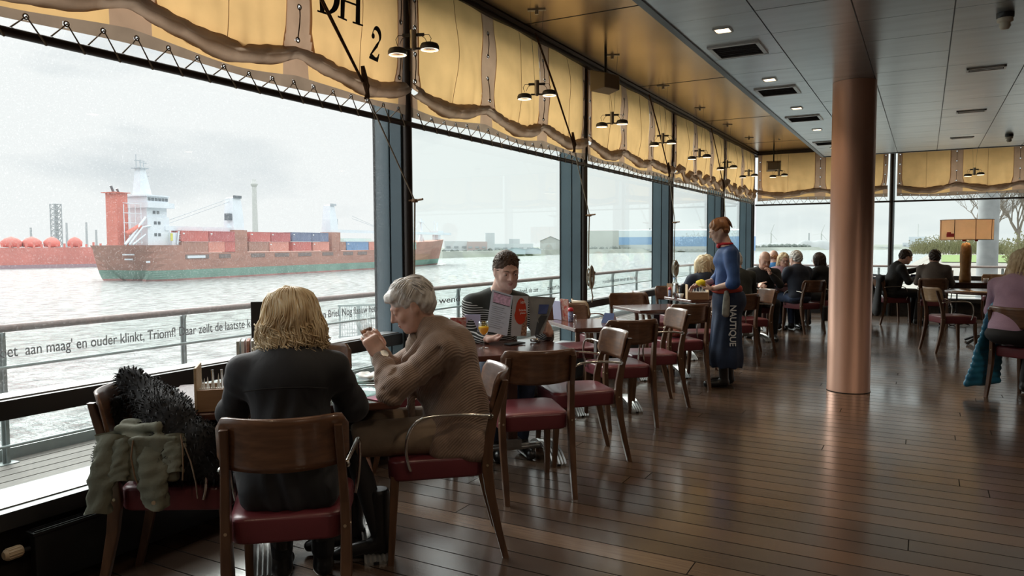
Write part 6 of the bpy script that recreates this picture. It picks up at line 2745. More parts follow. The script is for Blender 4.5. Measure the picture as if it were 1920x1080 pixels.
for k in range(420):
    a = rr.uniform(0, 2 * math.pi)
    e = math.radians(rr.uniform(6, 88))
    n_ = np.array([math.cos(a) * math.cos(e), math.sin(a) * math.cos(e), math.sin(e)])
    if n_[1] > .5 and n_[2] < .52:
        continue
    base = np.array([0, -.018, .036]) + n_ * np.array([.079, .096, .086])
    tg = nv(np.array([n_[0] * .5, .9, .2]) - n_ * .2)
    strands(m, [q(*(base - tg * .004)), q(*(base + tg * .008 + n_ * .003)), q(*(base + tg * .018 + n_ * .005))], rr.uniform(.0018, .0028), rr, n=4)
b.build('hair', M_h_brown, pm, extra=m)

# ---- the waitress
M_navy = mat('blue_uniform_shirt', (.012, .045, .16), .7, noise=.25, nscale=9, bump=.1, bscale=50, col2=(.028, .085, .26))
M_apron = mat('navy_apron', (.008, .016, .042), .8, noise=.2, nscale=8, bump=.1, bscale=60, col2=(.016, .032, .075))
M_red = mat('red_scarf', (.55, .02, .03), .7)
M_sash = mat('red_waist_sash', (.42, .045, .025), .7)
M_wtext = mat('white_apron_lettering', (.72, .74, .76), .7)
pw_ = thing('person', 'waitress with tied ginger hair in a blue shirt and long navy apron, standing', 'person', (-1.72, 7.50, 0), -112)
hc, hR = np.array([.0, .085, 1.555]), rotm(4, 24, 0)
b = Body((-.36, -.26, 0), (.36, .42, 1.72), .0075)
head(b, hc, hR, .98, True, neck=(0, .005, 1.41))
elL, wrL = np.array([-.235, -.03, 1.045]), np.array([-.125, .155, .985])
elR, wrR = np.array([.225, .05, 1.06]), np.array([.135, .235, 1.015])
b.cap((-.15, -.01, 1.33), elL, .042, .036, .02)
b.cap((.15, -.01, 1.33), elR, .042, .036, .02)
b.cap(elL, wrL, .035, .024, .02)
b.cap(elR, wrR, .035, .024, .02)
hand(b, wrL, (.10, .95, .05), (.1, .0, 1), False, (30, 34, 38, 42), .98, thumb=(.2, .6, .8))
hand(b, wrR, (-.15, .9, -.25), (-.5, -.1, -.8), True, (24, 26, 30, 34), .98)
b.cap((0, 0, .95), (0, 0, 1.32), .10, .11, .04, flat=((0, 1, 0), .8))
for sg in (-1, 1):
    b.cap((sg * .075, .0, .90), (sg * .075, -.02 * sg, .50), .070, .048, .03)
    b.cap((sg * .075, -.02 * sg, .50), (sg * .09, -.04 * sg, .09), .046, .034, .03)
sk = b.build('body', M_skin, pw_)
face_parts(sk, hc, hR, .98)
b = Body((-.30, -.22, .88), (.30, .24, 1.46), .008)
b.cap((0, 0, .95), (0, -.005, 1.26), .138, .150, .05, flat=((0, 1, 0), .78))
b.ell((0, .035, 1.25), (.125, .095, .075), .04)
b.ell((0, -.01, 1.33), (.165, .095, .07), .05)
b.cap((0, -.005, 1.38), (0, .012, 1.425), .068, .058, .02)
for sg, e_ in ((-1, elL), (1, elR)):
    b.cap((sg * .155, -.01, 1.325), e_, .064, .058, .04)
    w_ = wrL if sg < 0 else wrR
    b.cap(e_, e_ + (w_ - e_) * .14, .058, .055, .03)
b.disp(folds(.006, 24, 26, 24, 31), .03)
b.build('shirt', M_navy, pw_)
b = Body((-.28, -.28, .14), (.28, .28, 1.00), .009)
b.cap((0, .0, .95), (0, .0, .30), .148, .185, .05, flat=((0, 1, 0), .86))
b.ell((0, -.03, .86), (.175, .16, .16), .05)
b.cap((0, .0, .30), (0, .0, .10), .185, .180, .05, flat=((0, 1, 0), .86))
b.cutplane((0, 0, .20), (0, 0, -1))
b.cutplane((0, 0, .955), (0, 0, 1))
b.disp(lambda x, y, z: .007 * np.sin(np.arctan2(y, x) * 9 + 2 * np.sin(z * 5)) * np.clip((.9 - z) / .4, 0, 1), .03)
ap = b.build('apron', M_apron, pw_)
m = MB()
m.tube([(.162 * math.cos(a), .135 * math.sin(a), .975 + .006 * math.sin(2 * a)) for a in (2 * math.pi * k / 30 for k in range(30))], .017, 8, closed=True, flat=2.0)
m.build('sash', M_sash, pw_)
b = Body((-.12, -.10, 1.36), (.12, .16, 1.50), .007)
for k in range(16):
    a0, a1 = 2 * math.pi * k / 16, 2 * math.pi * (k + 1) / 16
    b.cap((.062 * math.cos(a0), .012 + .060 * math.sin(a0), 1.425), (.062 * math.cos(a1), .012 + .060 * math.sin(a1), 1.425), .012, .012, .006)
b.ell((0, .085, 1.405), (.035, .022, .026), .015)
b.build('neckerchief', M_red, pw_)
M_trs2 = mat('grey_cloth', (.30, .30, .27), .9, noise=.2)
b = Body((-.26, -.12, .62), (-.06, .16, .98), .008)
b.cap((-.175, .03, .95), (-.19, .035, .74), .026, .038, .02, flat=((1, 0, 0), .6))
b.disp(folds(.006, 60, 60, 20, 2), .02)
b.build('hanging_cloth', M_trs2, pw_)
b = Body((-.20, -.22, -.005), (.20, .34, .30), .008)
for sg in (-1, 1):
    oy = -.04 * sg
    b.cap((sg * .09, oy, .28), (sg * .09, oy - .01, .07), .050, .044, .02)
    b.cap((sg * .09, oy - .02, .045), (sg * .10, oy + .16, .034), .040, .034, .03)
b.cutplane((0, 0, .002), (0, 0, -1))
b.build('shoes', M_boot, pw_)
b = Body((-.13, -.12, 1.44), (.13, .20, 1.76), .006)
q = lambda x, y, z: P_(hR, hc, x, y, z, .98)
b.ell(q(0, -.020, .040), (.082, .100, .086), .02, hR)
b.ell(q(0, -.055, -.010), (.070, .055, .055), .03, hR)
b.ell(q(0, -.085, .075), (.034, .036, .032), .02, hR)
b.ell(q(0, .098, -.020), (.085, .062, .085), .010, hR, sub=True)
for sx in (-1, 1):
    b.ell(q(sx * .085, .004, -.036), (.030, .038, .050), .006, hR, sub=True)
m = MB()
rr = random.Random(6)
for k in range(60):
    a = rr.uniform(0, 6.28)
    strands(m, [q(.03 * math.cos(a), -.09, .08 + .03 * math.sin(a)), q(.045 * math.cos(a), -.12, .07 + .03 * math.sin(a)), q(.05 * math.cos(a), -.135, .02 + .05 * math.sin(a))], .003, rr, n=6)
b.disp(lambda x, y, z: .003 * np.sin(x * 150 + 60 * y + 4 * np.sin(z * 40)), .02)
b.build('hair', M_h_red, pw_, extra=m)
# lettering running down the side of the apron
import math as _m
lx = -.178
text_obj('apron_lettering', "NAUTIQUE", .085, M_wtext, (-.192, -.005, .83), (0, .0, -1), (.08, -1, 0), pw_, extrude=.004, bold=.001, width=.40)


# ---- other guests, further back
def guest(name_label, x, y, az, hair, top, hairstyle='short', lean=.08, yaw=0, pitch=10, bottom=None, skin=None, seatz=.0, arms='table', s=1.0, fem=False, h=.011, glasses=False):
    t = thing('person', name_label, 'person', (x, y, 0), az, 'guests at the far tables')
    hc = np.array([0, lean + .02, 1.15 + (0 if fem else .035)]) * np.array([1, 1, 1])
    R = rotm(yaw, pitch)
    b = Body((-.42, -.32, 0), (.42, .66, 1.36), h)
    nb_ = (0, lean * .5 - .02, 1.01 if fem else 1.04)
    head(b, hc, R, 1.0 if fem else 1.06, fem, neck=nb_)
    b.cap((0, -.05, .6), (0, lean * .4 - .02, .93), .11, .12, .04, flat=((0, 1, 0), .8))
    P = {}
    for sg in (-1, 1):
        sh = np.array([sg * (.165 if fem else .185), lean * .4 - .02, .955 if fem else .985])
        if arms == 'table':
            el, wr = np.array([sg * .25, .12, .76]), np.array([sg * .13, .34, .80])
        elif arms == 'raise' and sg < 0:
            el, wr = np.array([sg * .22, .22, .82]), np.array([sg * .06, .27, 1.00])
        elif arms == 'reach' and sg < 0:
            el, wr = np.array([sg * .24, .25, .90]), np.array([sg * .20, .50, .97])
        elif arms == 'lap':
            el, wr = np.array([sg * .25, .06, .73]), np.array([sg * .12, .26, .66])
        else:
            el, wr = np.array([sg * .25, .14, .76]), np.array([sg * .10, .33, .82])
        P[sg] = (sh, el, wr)
        b.cap(sh, el, .044, .038, .02)
        b.cap(el, wr, .036, .026, .02)
        up = np.array([-sg * .2, .8, .6 if wr[2] > .9 else 0.])
        hand(b, wr, up, (-sg * .8, 0, -.5), sg > 0, (35, 40, 44, 48), 1.0, k=.004)
        b.cap((sg * .09, -.03, .54), (sg * .13, .40, .54), .07, .06, .03)
        b.cap((sg * .13, .40, .54), (sg * .12, .34, .08), .05, .036, .03)
    sk_ = b.build('body', skin or M_skin2, t)
    face_parts(sk_, hc, R, 1.0 if fem else 1.06, brow=not fem)
    b = Body((-.36, -.30, .46), (.36, .52, 1.12), h)
    wd = .15 if fem else .175
    b.cap((0, -.055, .60), (0, lean * .4 - .025, .92), wd + .01, wd, .06, flat=((0, 1, 0), .80))
    b.ell((0, lean * .4 - .025, .94), (wd + .02, .115, .09), .05)
    b.cap((0, nb_[1], nb_[2] - .02), (0, nb_[1] + .01, nb_[2] + .02), .076, .068, .03)
    for sg in (-1, 1):
        sh, el, wr = P[sg]
        b.cap((sg * .06, nb_[1], nb_[2] - .02), sh, .05, .066, .05)
        b.cap(sh, el, .068, .055, .04)
        b.cap(el, el + (wr - el) * .88, .055, .036, .03)
    b.disp(folds(.007, 22, 22, 20, int(x * 100) % 90), .04)
    b.build('top', top, t)
    b = Body((-.28, -.26, .05), (.28, .54, .66), h)
    b.ell((0, -.06, .55), (.18, .15, .09), .03)
    for sg in (-1, 1):
        b.cap((sg * .09, -.03, .55), (sg * .13, .40, .55), .088, .07, .04)
        b.cap((sg * .13, .40, .54), (sg * .12, .34, .12), .066, .050, .02)
    b.build('trousers', bottom or M_trouser, t)
    b = Body((-.26, .18, -.01), (.26, .64, .22), h * .9)
    for sg in (-1, 1):
        b.cap((sg * .12, .34, .14), (sg * .12, .34, .06), .048, .044, .02)
        b.cap((sg * .12, .33, .05), (sg * .13, .50, .038), .042, .036, .03)
    b.cutplane((0, 0, .003), (0, 0, -1))
    b.build('shoes', M_boot, t)
    s_ = 1.0 if fem else 1.06
    q_ = lambda x_, y_, z_: P_(R, hc, x_, y_, z_, s_)
    if hairstyle != 'bald':
        b = Body(tuple(hc - .22), tuple(hc + .22), h * .7)
        if hairstyle == 'fringe':     # bald crown, hair round the back
            b.ell(q_(0, -.035, .0), np.array([.080, .085, .052]) * s_, .02, R)
            b.ell(q_(0, .05, .0), np.array([.10, .075, .10]) * s_, .01, R, sub=True)
            b.ell(q_(0, -.014, .085), np.array([.072, .085, .055]) * s_, .01, R, sub=True)
        else:
            b.ell(q_(0, -.020, .038), np.array([.084, .102, .088]) * s_, .02, R)
            b.ell(q_(0, -.050, -.012), np.array([.078, .066, .068]) * s_, .03, R)
            if hairstyle in ('bob', 'long'):
                zz_ = -.07 if hairstyle == 'bob' else -.095
                for sx in (-1, 1):
                    b.cap(q_(sx * .062, -.02, .02), q_(sx * .070, -.012, zz_), .040, .034, .03)
                b.cap(q_(0, -.055, .0), q_(0, -.068, zz_ - .02), .072, .050, .03)
            b.ell(q_(0, .100, -.020), np.array([.070, .066, .088]) * s_, .010, R, sub=True)
            if hairstyle == 'short':
                for sx in (-1, 1):
                    b.ell(q_(sx * .087, .004, -.036), np.array([.030, .038, .050]) * s_, .006, R, sub=True)
        b.disp(lambda x_, y_, z_: .0045 * np.sin(x_ * 110 + 50 * y_ + 4 * np.sin(z_ * 40)) + .003 * np.sin(y_ * 130 + z_ * 50), .03)
        m_ = MB()
        if hairstyle in ('bob', 'long'):
            r_ = random.Random(int(abs(x) * 1000))
            for k in range(170):
                a = math.radians(r_.uniform(-150, 150)) - math.pi / 2
                ca, sa = math.cos(a), math.sin(a)
                if sa > .5:
                    continue
                zz_ = (-.085 if hairstyle == 'bob' else -.125) - r_.uniform(0, .03)
                strands(m_, [q_(ca * .03, -.02 + sa * .03, .122), q_(ca * .088, -.022 + sa * .10, .06), q_(ca * .105, -.024 + sa * .10, -.02), q_(ca * (.09 + .03 * r_.random()), -.024 + sa * .085, zz_)], r_.uniform(.003, .006), r_, curl=.005, n=8)
        b.build('hair', hair, t, extra=m_)
    if glasses:
        m_ = MB()
        for sx in (-1, 1):
            m_.tube([q_(sx * .031 + .021 * math.cos(a), .099, .001 + .015 * math.sin(a)) for a in (2 * math.pi * k / 14 for k in range(14))], .0018, 5, closed=True)
            m_.tube([q_(sx * .052, .098, .004), q_(sx * .076, .02, .004)], .0016, 5)
        m_.tube([q_(-.010, .099, .004), q_(.010, .099, .004)], .0016, 5)
        m_.build('glasses', M_dark, t)
    return t


M_navyj = mat('navy_jacket', (.016, .022, .040), .8, noise=.2, nscale=12, bump=.1)
M_oliveb = mat('dark_olive_jacket', (.022, .024, .020), .8, noise=.2, nscale=12)
M_blackk = mat('black_knit', (.012, .012, .013), .85, noise=.2)
M_bluesw = mat('bright_blue_jumper', (.04, .21, .52), .8, noise=.08)
M_pinkst = mat('pink_striped_shirt', (.42, .26, .30), .8, noise=.2, nscale=40, stretch=(1, 1, 3))
M_brgrey = mat('brown_grey_shirt', (.17, .145, .13), .85, noise=.12, nscale=10)
M_lilac = mat('lilac_wool', (.50, .33, .46), .85, noise=.08, nscale=14, bump=.2, bscale=120, sheen=.2)

guest('woman with shoulder length blonde hair in a navy jacket seen from behind by the window', -2.60, 9.98, -40, M_h_blonde, M_navyj, 'long', .04, fem=True, h=.009, yaw=-8)
guest('blonde woman mostly hidden behind the one in the navy jacket', -2.72, 10.72, -70, M_h_blonde, M_blackk, 'bob', .04, fem=True, yaw=30)
guest('man in a dark olive jacket seen from behind, right of the waitress', -2.20, 10.28, -35, M_h_grey, M_oliveb, 'short', .12, h=.009, pitch=15)
guest('bald man in black facing the viewer with raised hand', -2.14, 11.62, 160, M_h_grey, M_blackk, 'bald', .20, arms='raise', h=.009, pitch=22, yaw=10)
guest('man with ginger fringe of hair in a bright blue jumper, back turned', -2.32, 13.72, -30, M_h_red, M_bluesw, 'fringe', .04, h=.010)
guest('smiling woman with glasses in a pink striped shirt', -2.12, 13.35, 150, M_h_blonde, M_pinkst, 'bob', .02, fem=True, glasses=True, h=.010)
guest('grey haired man in a navy jumper, back to the viewer on a dark chair', -1.78, 12.68, -42, M_h_grey, M_navyj, 'short', .06, h=.010, bottom=M_jean, yaw=10)
guest('dark haired diner in black seen from behind beside the copper column', -1.52, 13.52, -60, M_h_dark, M_blackk, 'bob', .05, fem=True, h=.010, glasses=True)
guest('dark haired man in a black jumper leaning over the lamp table', -.46, 14.72, 68, M_h_dark, M_blackk, 'short', .17, arms='reach', h=.010, pitch=20)
guest('man in a brown grey shirt seen from behind in front of the lamp', .14, 14.32, 4, M_h_dark, M_brgrey, 'short', .06, h=.010, yaw=12)
guest('woman with blonde hair in a lilac jumper at the right edge', .72, 8.10, 42, M_h_blonde, M_lilac, 'long', .10, fem=True, arms='lap', h=.0085, yaw=-12, pitch=22).scale = (1.07, 1.07, 1.07)

# ------------------------------------------------------------------ coats
def frame_pt(x, y, az, p):
    a = math.radians(az)
    return Vector((x + p[0] * math.cos(a) + p[1] * math.sin(a), y - p[0] * math.sin(a) + p[1] * math.cos(a), p[2]))


M_shag = mat('black_shaggy_wool', (.010, .010, .011), .95, noise=.5, nscale=50, col2=(.030, .030, .032))
t = thing('shaggy_coat', 'black shaggy wool coat heaped over the back and seat of the leftmost chair', 'coat', (-2.68, 2.03, 0), 56)
b = Body((-.34, -.46, .40), (.36, .30, .95), .008)
b.cap((-.02, -.24, .86), (.15, -.02, .70), .035, .10, .05)
b.cap((-.16, -.20, .80), (-.02, -.245, .86), .05, .035, .05)
b.ell((.08, .0, .62), (.20, .16, .13), .06)
b.ell((.02, -.02, .52), (.20, .18, .06), .05)
b.cap((-.10, -.15, .74), (.05, .05, .60), .08, .10, .05)
b.cap((.19, .10, .66), (.20, .16, .55), .075, .06, .05)
b.ell((-.02, -.345, .52), (.075, .04, .10), .03)
b.cap((-.02, -.30, .78), (-.02, -.34, .55), .025, .04, .03)
b.disp(folds(.014, 24, 24, 22, 4), .05)
Vt, Fc = b.mesh()
m = MB()
rr = random.Random(1)
idx = list(range(len(Fc)))
a_ = Vt[Fc[:, 1]] - Vt[Fc[:, 0]]
c_ = Vt[Fc[:, 3]] - Vt[Fc[:, 0]]
Nn = np.cross(a_, c_)
Nn /= np.maximum(np.linalg.norm(Nn, axis=1), 1e-9)[:, None]
for k in range(5200):
    i = rr.choice(idx)
    p = Vector(Vt[Fc[i, 0]])
    n_ = Vector(Nn[i])
    side = n_.orthogonal().normalized()
    side.rotate(Matrix.Rotation(rr.uniform(0, 6.28), 3, n_))
    L_ = rr.uniform(.014, .032)
    tip = p + n_ * L_ * .75 + side * L_ * .6 + Vector((0, 0, -L_ * .35))
    mid = p + n_ * L_ * .55 + side * L_ * .1
    w_ = n_.cross(side) * rr.uniform(.0018, .0034)
    m.add([tuple(p - w_ - n_ * .004), tuple(p + w_ - n_ * .004), tuple(mid + w_ * .8), tuple(mid - w_ * .8), tuple(tip)], [(0, 1, 2, 3), (3, 2, 4)])
b.build('coat_wool', M_shag, t, extra=m)

M_olive = mat('olive_cotton', (.13, .135, .098), .85, noise=.14, nscale=9, bump=.3, bscale=60, col2=(.20, .205, .155))
M_seam = mat('brown_zip_trim', (.18, .11, .06), .6)
t = thing('olive_jacket', 'olive green cotton jacket hanging over the arm of the leftmost chair', 'jacket', (-2.68, 2.03, 0), 56)
b = Body((.10, -.36, .44), (.38, .16, .80), .005)
b.rbox((.200, -.07, .675), (.055, .120, .032), .03, .03)
b.cap((.17, -.19, .715), (.20, .04, .715), .024, .026, .012)
b.cap((.20, -.20, .705), (.245, -.04, .725), .022, .020, .010)
b.rbox((.272, -.06, .610), (.012, .105, .085), .010, .03)
b.disp(lambda x, y, z: folds(.008, 44, 52, 30, 8)(x, y, z), .03)
m = MB()


def drape(path, wid, thin, seed, rings=22, seg=20):
    """an empty sleeve hanging down: flattened, creased, open at the cuff"""
    r_ = random.Random(seed)
    ph = [r_.uniform(0, 6.28) for _ in range(4)]
    P = [Vector(p) for p in path]
    R_ = []
    for k in range(rings):
        t = k / (rings - 1) * (len(P) - 1)
        i = min(int(t), len(P) - 2)
        c = P[i].lerp(P[i + 1], t - i)
        f = k / (rings - 1)
        cuff = 1.10 if f > .93 else 1.0
        row = []
        for j in range(seg):
            a = 2 * math.pi * j / seg
            wr = 1 + .14 * math.sin(3 * a + ph[0] + 6 * f) + .10 * math.sin(f * 30 + 2 * a + ph[1]) + .08 * math.sin(5 * a + f * 17 + ph[2])
            ww = wid[0] + (wid[1] - wid[0]) * f
            row.append((c.x + math.cos(a) * thin * wr * cuff, c.y + math.sin(a) * ww * wr * cuff, c.z + .006 * math.sin(2 * a + ph[3])))
        R_.append(row)
    m.loft(R_, 0, True, False)


drape([(.235, -.21, .70), (.270, -.225, .60), (.285, -.235, .52), (.285, -.250, .41)], (.058, .040), .026, 1)
drape([(.262, -.16, .69), (.283, -.165, .60), (.288, -.175, .53)], (.040, .035), .016, 2)
drape([(.255, -.05, .66), (.283, -.045, .58), (.292, -.040, .50), (.292, -.032, .425)], (.062, .044), .026, 3)
drape([(.250, .02, .70), (.278, .03, .64), (.285, .035, .56)], (.050, .030), .018, 4)
ja = b.build('jacket_cloth', M_olive, t, extra=m)
m = MB()
m.tube([(.285, -.115, .685), (.296, -.12, .62), (.300, -.105, .54), (.296, -.09, .50)], .0035, 5)
m.tube([(.27, .055, .70), (.296, .07, .66), (.300, .072, .58), (.30, .068, .53)], .003, 5)
m.build('zip', M_seam, ja)
m = MB()
m.cyl((.325, -.03, .455), (.330, -.03, .455), .008, seg=10)
m.build('cuff_button', M_brass, ja)
m = MB()
m.tube([(.27, .06, .68), (.30, .10, .60), (.31, .12, .52), (.31, .125, .46)], .003, 5)
m.build('drawstring', M_scarf, ja)

M_quilt = mat('blue_quilted_nylon', (.02, .16, .30), .38, noise=.15, nscale=9, coat=.1, col2=(.035, .24, .40))
t = thing('quilted_jacket', 'bright blue quilted jacket hanging from the chair of the woman in lilac', 'jacket', (.90, 8.22, 0), 48)
b = Body((-.46, -.56, .0), (.1, .05, .92), .009)
for k_ in range(13):
    z_ = .82 - k_ * .058
    wv_ = .05 + .007 * k_
    b.cap((-.24 - .003 * k_, -.20 - .010 * k_ - wv_, z_ - .02), (-.25, -.16 - .004 * k_ + wv_ * .6, z_), .034, .031, .020, flat=((1, .2, 0), .8))
b.cap((-.20, -.22, .80), (-.25, -.20, .55), .05, .05, .05)
b.cap((-.20, -.26, .84), (.04, -.30, .80), .03, .04, .03)
b.disp(folds(.006, 40, 30, 20, 3), .03)
b.build('jacket_quilt', M_quilt, t)

t = thing('dark_overcoat', 'dark overcoat hung over the chair of the man leaning at the lamp table', 'coat', (-.48, 14.78, 0), 62)
b = Body((-.36, -.46, .08), (.34, -.10, .95), .012)
b.cap((-.20, -.29, .82), (.20, -.29, .82), .05, .05, .03)
b.cap((-.17, -.30, .80), (-.20, -.33, .22), .07, .10, .05, flat=((0, 1, 0), .5))
b.cap((.12, -.30, .80), (.10, -.33, .26), .07, .12, .05, flat=((0, 1, 0), .5))
b.disp(folds(.010, 24, 20, 10, 2), .04)
b.build('coat_cloth', M_trouser, t)

M_bag = mat('black_bag_leather', (.012, .011, .011), .5)
t = thing('shoulder_bag', 'black shoulder bag hanging by its strap from the far dark chair', 'bag', (-1.72, 12.75, 0), -48)
b = Body((.06, -.44, .14), (.42, -.24, .50), .010)
b.rbox((.23, -.345, .32), (.12, .035, .12), .03, .01)
b.build('bag_body', M_bag, t)
m = MB()
m.tube([(.14, -.34, .43), (.19, -.31, .70), (.20, -.29, .84), (.225, -.30, .70), (.31, -.34, .43)], .006, 6)
m.build('strap', M_scarf, t)

M_redpat = mat('red_patterned_fabric', (.42, .05, .03), .8, col2=(.55, .42, .34), nscale=38)
t = thing('fabric_bag', 'small red patterned bag lying on the chair before the cutlery box', 'bag', (-2.16, 7.28, 0), -45)
b = Body((-.2, -.2, .46), (.2, .2, .70), .008)
b.ell((.02, .04, .545), (.12, .07, .065), .02)
b.disp(folds(.010, 40, 40, 40, 6), .03)
b.build('bag_body', M_redpat, t)

# ------------------------------------------------------------------ things on the tables
def tl(i, x, y, z=.752):
    """point on table i; x, y along its edges (turned 45 degrees)"""
    return frame_pt(TPOS[i][0], TPOS[i][1], -45, (x, y, z))


M_box = wood_mat('pale_beech_box', (.42, .29, .17), (.55, .40, .25), rough=.55, coat=0, stretch=(1, 7, 9))
M_boxd = wood_mat('oak_box_front', (.27, .15, .075), (.36, .21, .11), rough=.55, coat=0, stretch=(1, 7, 9))
M_paper = mat('white_paper', (.80, .80, .78), .8)
M_paperb = mat('lilac_paper', (.52, .50, .68), .7)
M_plate = glass_mat('greenish_glass_plate', (.80, .93, .90), .25, rough=.05)
M_clear = glass_mat('clear_drinking_glass', (.975, .985, .985), .22)
M_china = mat('white_china', (.78, .79, .80), .25, coat=.3)
M_steelc = mat('polished_steel', (.62, .62, .62), .15, metal=1.)


def caddy(loc, az, label, rand):
    t = thing('cutlery_box', label, 'cutlery box', tuple(loc), az, 'wooden cutlery boxes')
    r_ = random.Random(rand)
    m_ = MB()
    for x in (-.125, .125):
        m_.box((x, 0, .09), (.010, .165, .18))
    m_.build('end_panel', M_box, t, bevel=.002)
    m_ = MB()
    for y in (-.077, .077):
        m_.box((0, y, .045), (.24, .010, .09))
    m_.box((0, 0, .005), (.24, .15, .008))
    m_.build('side_panel', M_boxd, t, bevel=.002)
    m_ = MB()
    for k in range(16):
        x, y = -.105 + .021 * (k % 11), r_.uniform(-.05, .02)
        tip = r_.uniform(.105, .150)
        m_.add([(x - .014, y - .01, .03), (x + .014, y - .01, .03), (x + .012, y + .012, .03), (x - .012, y + .012, .03), (x + r_.uniform(-.004, .004), y + .002, tip)],
               [(0, 1, 4), (1, 2, 4), (2, 3, 4), (3, 0, 4)])
    m_.build('folded_napkins', M_paper, t)
    m_ = MB()
    for k in range(26):
        m_.box((-.11 + .0088 * k, -.062 + .0, .062), (.005, .012, .066), rz=.1)
    m_.build('sachets', M_paper, t)
    m_ = MB()
    for k in range(5):
        m_.cyl((-.07 + .035 * k, .05, .02), (-.075 + .036 * k, .055, .15), .004, .006, 6)
    m_.build('cutlery', M_steelc, t)
    return t


caddy(tl(0, -.345, -.255), -45, 'wooden cutlery box on the table left of the blonde woman', 3)
caddy(tl(4, -.20, -.23, .752), -25, 'wooden cutlery box full of napkins the waitress is reaching over', 5)

M_mcover = mat('menu_card_cover', (.35, .42, .40), .5, col2=(.55, .50, .45), nscale=18)
M_blackb = mat('black_menu_board', (.020, .021, .022), .55)
t = thing('menu_holder', 'stack of menu cards standing behind the cutlery box on the blonde woman table', 'menu holder', tuple(tl(0, -.29, -.10)), -45)
m = MB()
for k in range(4):
    m.box((-.03 + .02 * k, 0, .13), (.012, .11, .26), mi=k % 3)
m.build('menu_cards', [M_mcover, M_china, M_redpat], t)
t = thing('menu_board', 'black upright menu board behind the blonde woman head', 'menu board', tuple(tl(0, -.155, .27)), -45)
m = MB().box((0, 0, .20), (.27, .014, .40))
m.build('board', M_blackb, t, bevel=.003)
m = MB().box((0, 0, .008), (.16, .07, .016))
m.build('foot', M_blackb, t)

t = thing('glass_plate', 'greenish glass plate with a rippled rim on the breakfast table', 'plate', tuple(tl(0, .155, -.17)), 20)
m = MB().lathe([(.0, .004), (.085, .005), (.125, .014), (.130, .018), (.125, .020), (.085, .011), (.0, .010)], seg=40)
m.build('plate', M_plate, t)
t = thing('glass_plate', 'second glass plate further back under the crumpled napkin', 'plate', tuple(tl(0, .19, .16)), 20)
m = MB().lathe([(.0, .004), (.080, .005), (.110, .014), (.114, .018), (.110, .020), (.080, .011), (.0, .010)], seg=36)
m.build('plate', M_plate, t)
t = thing('saucer', 'white saucer carrying the muffin beside the blonde woman elbow', 'plate', tuple(tl(0, .06, .02)), 0)
m = MB().lathe([(.0, .003), (.06, .004), (.095, .014), (.093, .017), (.06, .009), (.0, .008)], seg=32)
m.build('saucer', M_china, t)
M_cake = mat('golden_cake', (.50, .20, .035), .7, col2=(.68, .33, .08), nscale=30, bump=.4, bscale=60)
M_crust = mat('dark_cake_top', (.16, .05, .02), .6)
t = thing('muffin', 'golden brown muffin with dark top on the white saucer', 'muffin', tuple(tl(0, .085, .02, .763)), 0)
m = MB().lathe([(.0, 0), (.026, .0), (.034, .045), (.030, .050), (.0, .050)], seg=20)
m.build('muffin_body', M_cake, t)
m = MB().lathe([(.0, .048), (.034, .048), (.036, .056), (.020, .062), (.0, .062)], seg=20)
m.build('muffin_top', M_crust, t)
t = thing('croissant', 'curved golden croissant in front of the muffin', 'croissant', tuple(tl(0, .02, -.03, .77)), 30)
m = MB()
m.tube([(-.055, -.012, 0), (-.04, .008, .004), (-.02, .018, .006), (0, .021, .007), (.02, .018, .006), (.04, .008, .004), (.055, -.012, 0)], [.006, .015, .020, .023, .020, .015, .006], 10)
m.build('croissant_body', M_cake, t)
t = thing('paper_napkin', 'crumpled white paper napkin among the plates', 'napkin', tuple(tl(0, .27, .26)), 15)
b = Body((-.12, -.1, -.01), (.12, .1, .06), .005)
b.ell((0, 0, .010), (.085, .055, .014), .01)
b.ell((.03, .02, .018), (.045, .025, .012), .01)
b.disp(folds(.008, 80, 80, 40, 3), .02)
b.cutplane((0, 0, .001), (0, 0, -1))
b.build('napkin', M_paper, t)
for k, (x, y, az, l) in enumerate(((.25, .04, 70, 'steel knife lying right of the glass plates'), (.29, .08, 60, 'steel fork lying beside the knife'), (.10, .26, -30, 'steel knife near the back edge of the breakfast table'))):
    t = thing('cutlery', l, 'cutlery', tuple(tl(0, x, y)), az)
    m = MB()
    m.tube([(0, -.10, .006), (0, -.02, .005), (0, .02, .005), (0, .10, .005)], [.006, .004, .007, .004], 6, flat=.4)
    m.build('fork' if 'fork' in l else 'knife', M_steelc, t)
M_pink = mat('pink_menu_paper', (.70, .22, .34), .7)
t = thing('paper_mat', 'pink paper card between the table corner and the grey haired woman', 'card', tuple(tl(0, .29, -.25)), 10)
m = MB().box((0, 0, .0015), (.10, .14, .002))
m.build('card', M_pink, t)

# the glass in the grey haired woman's hands
gp = frame_pt(-1.985, 2.84, -128, (0, .312, 1.000))
t = thing('tea_glass', 'clear tea glass held up in both hands by the grey haired woman', 'glass', tuple(gp), 0)
t.rotation_euler = (math.radians(10), math.radians(-14), 0)
m = MB().lathe([(.0, .0), (.026, .0), (.030, .03), (.037, .085), (.035, .085), (.028, .03), (.024, .006), (.0, .006)], seg=28)
m.build('glass_bowl', M_clear, t)
M_tea = mat('amber_tea', (.35, .12, .03), .1, trans=.6)
m = MB().lathe([(.0, .007), (.0235, .007), (.0275, .03), (.0285, .042), (.0, .042)], seg=24)
m.build('tea', M_tea, t)

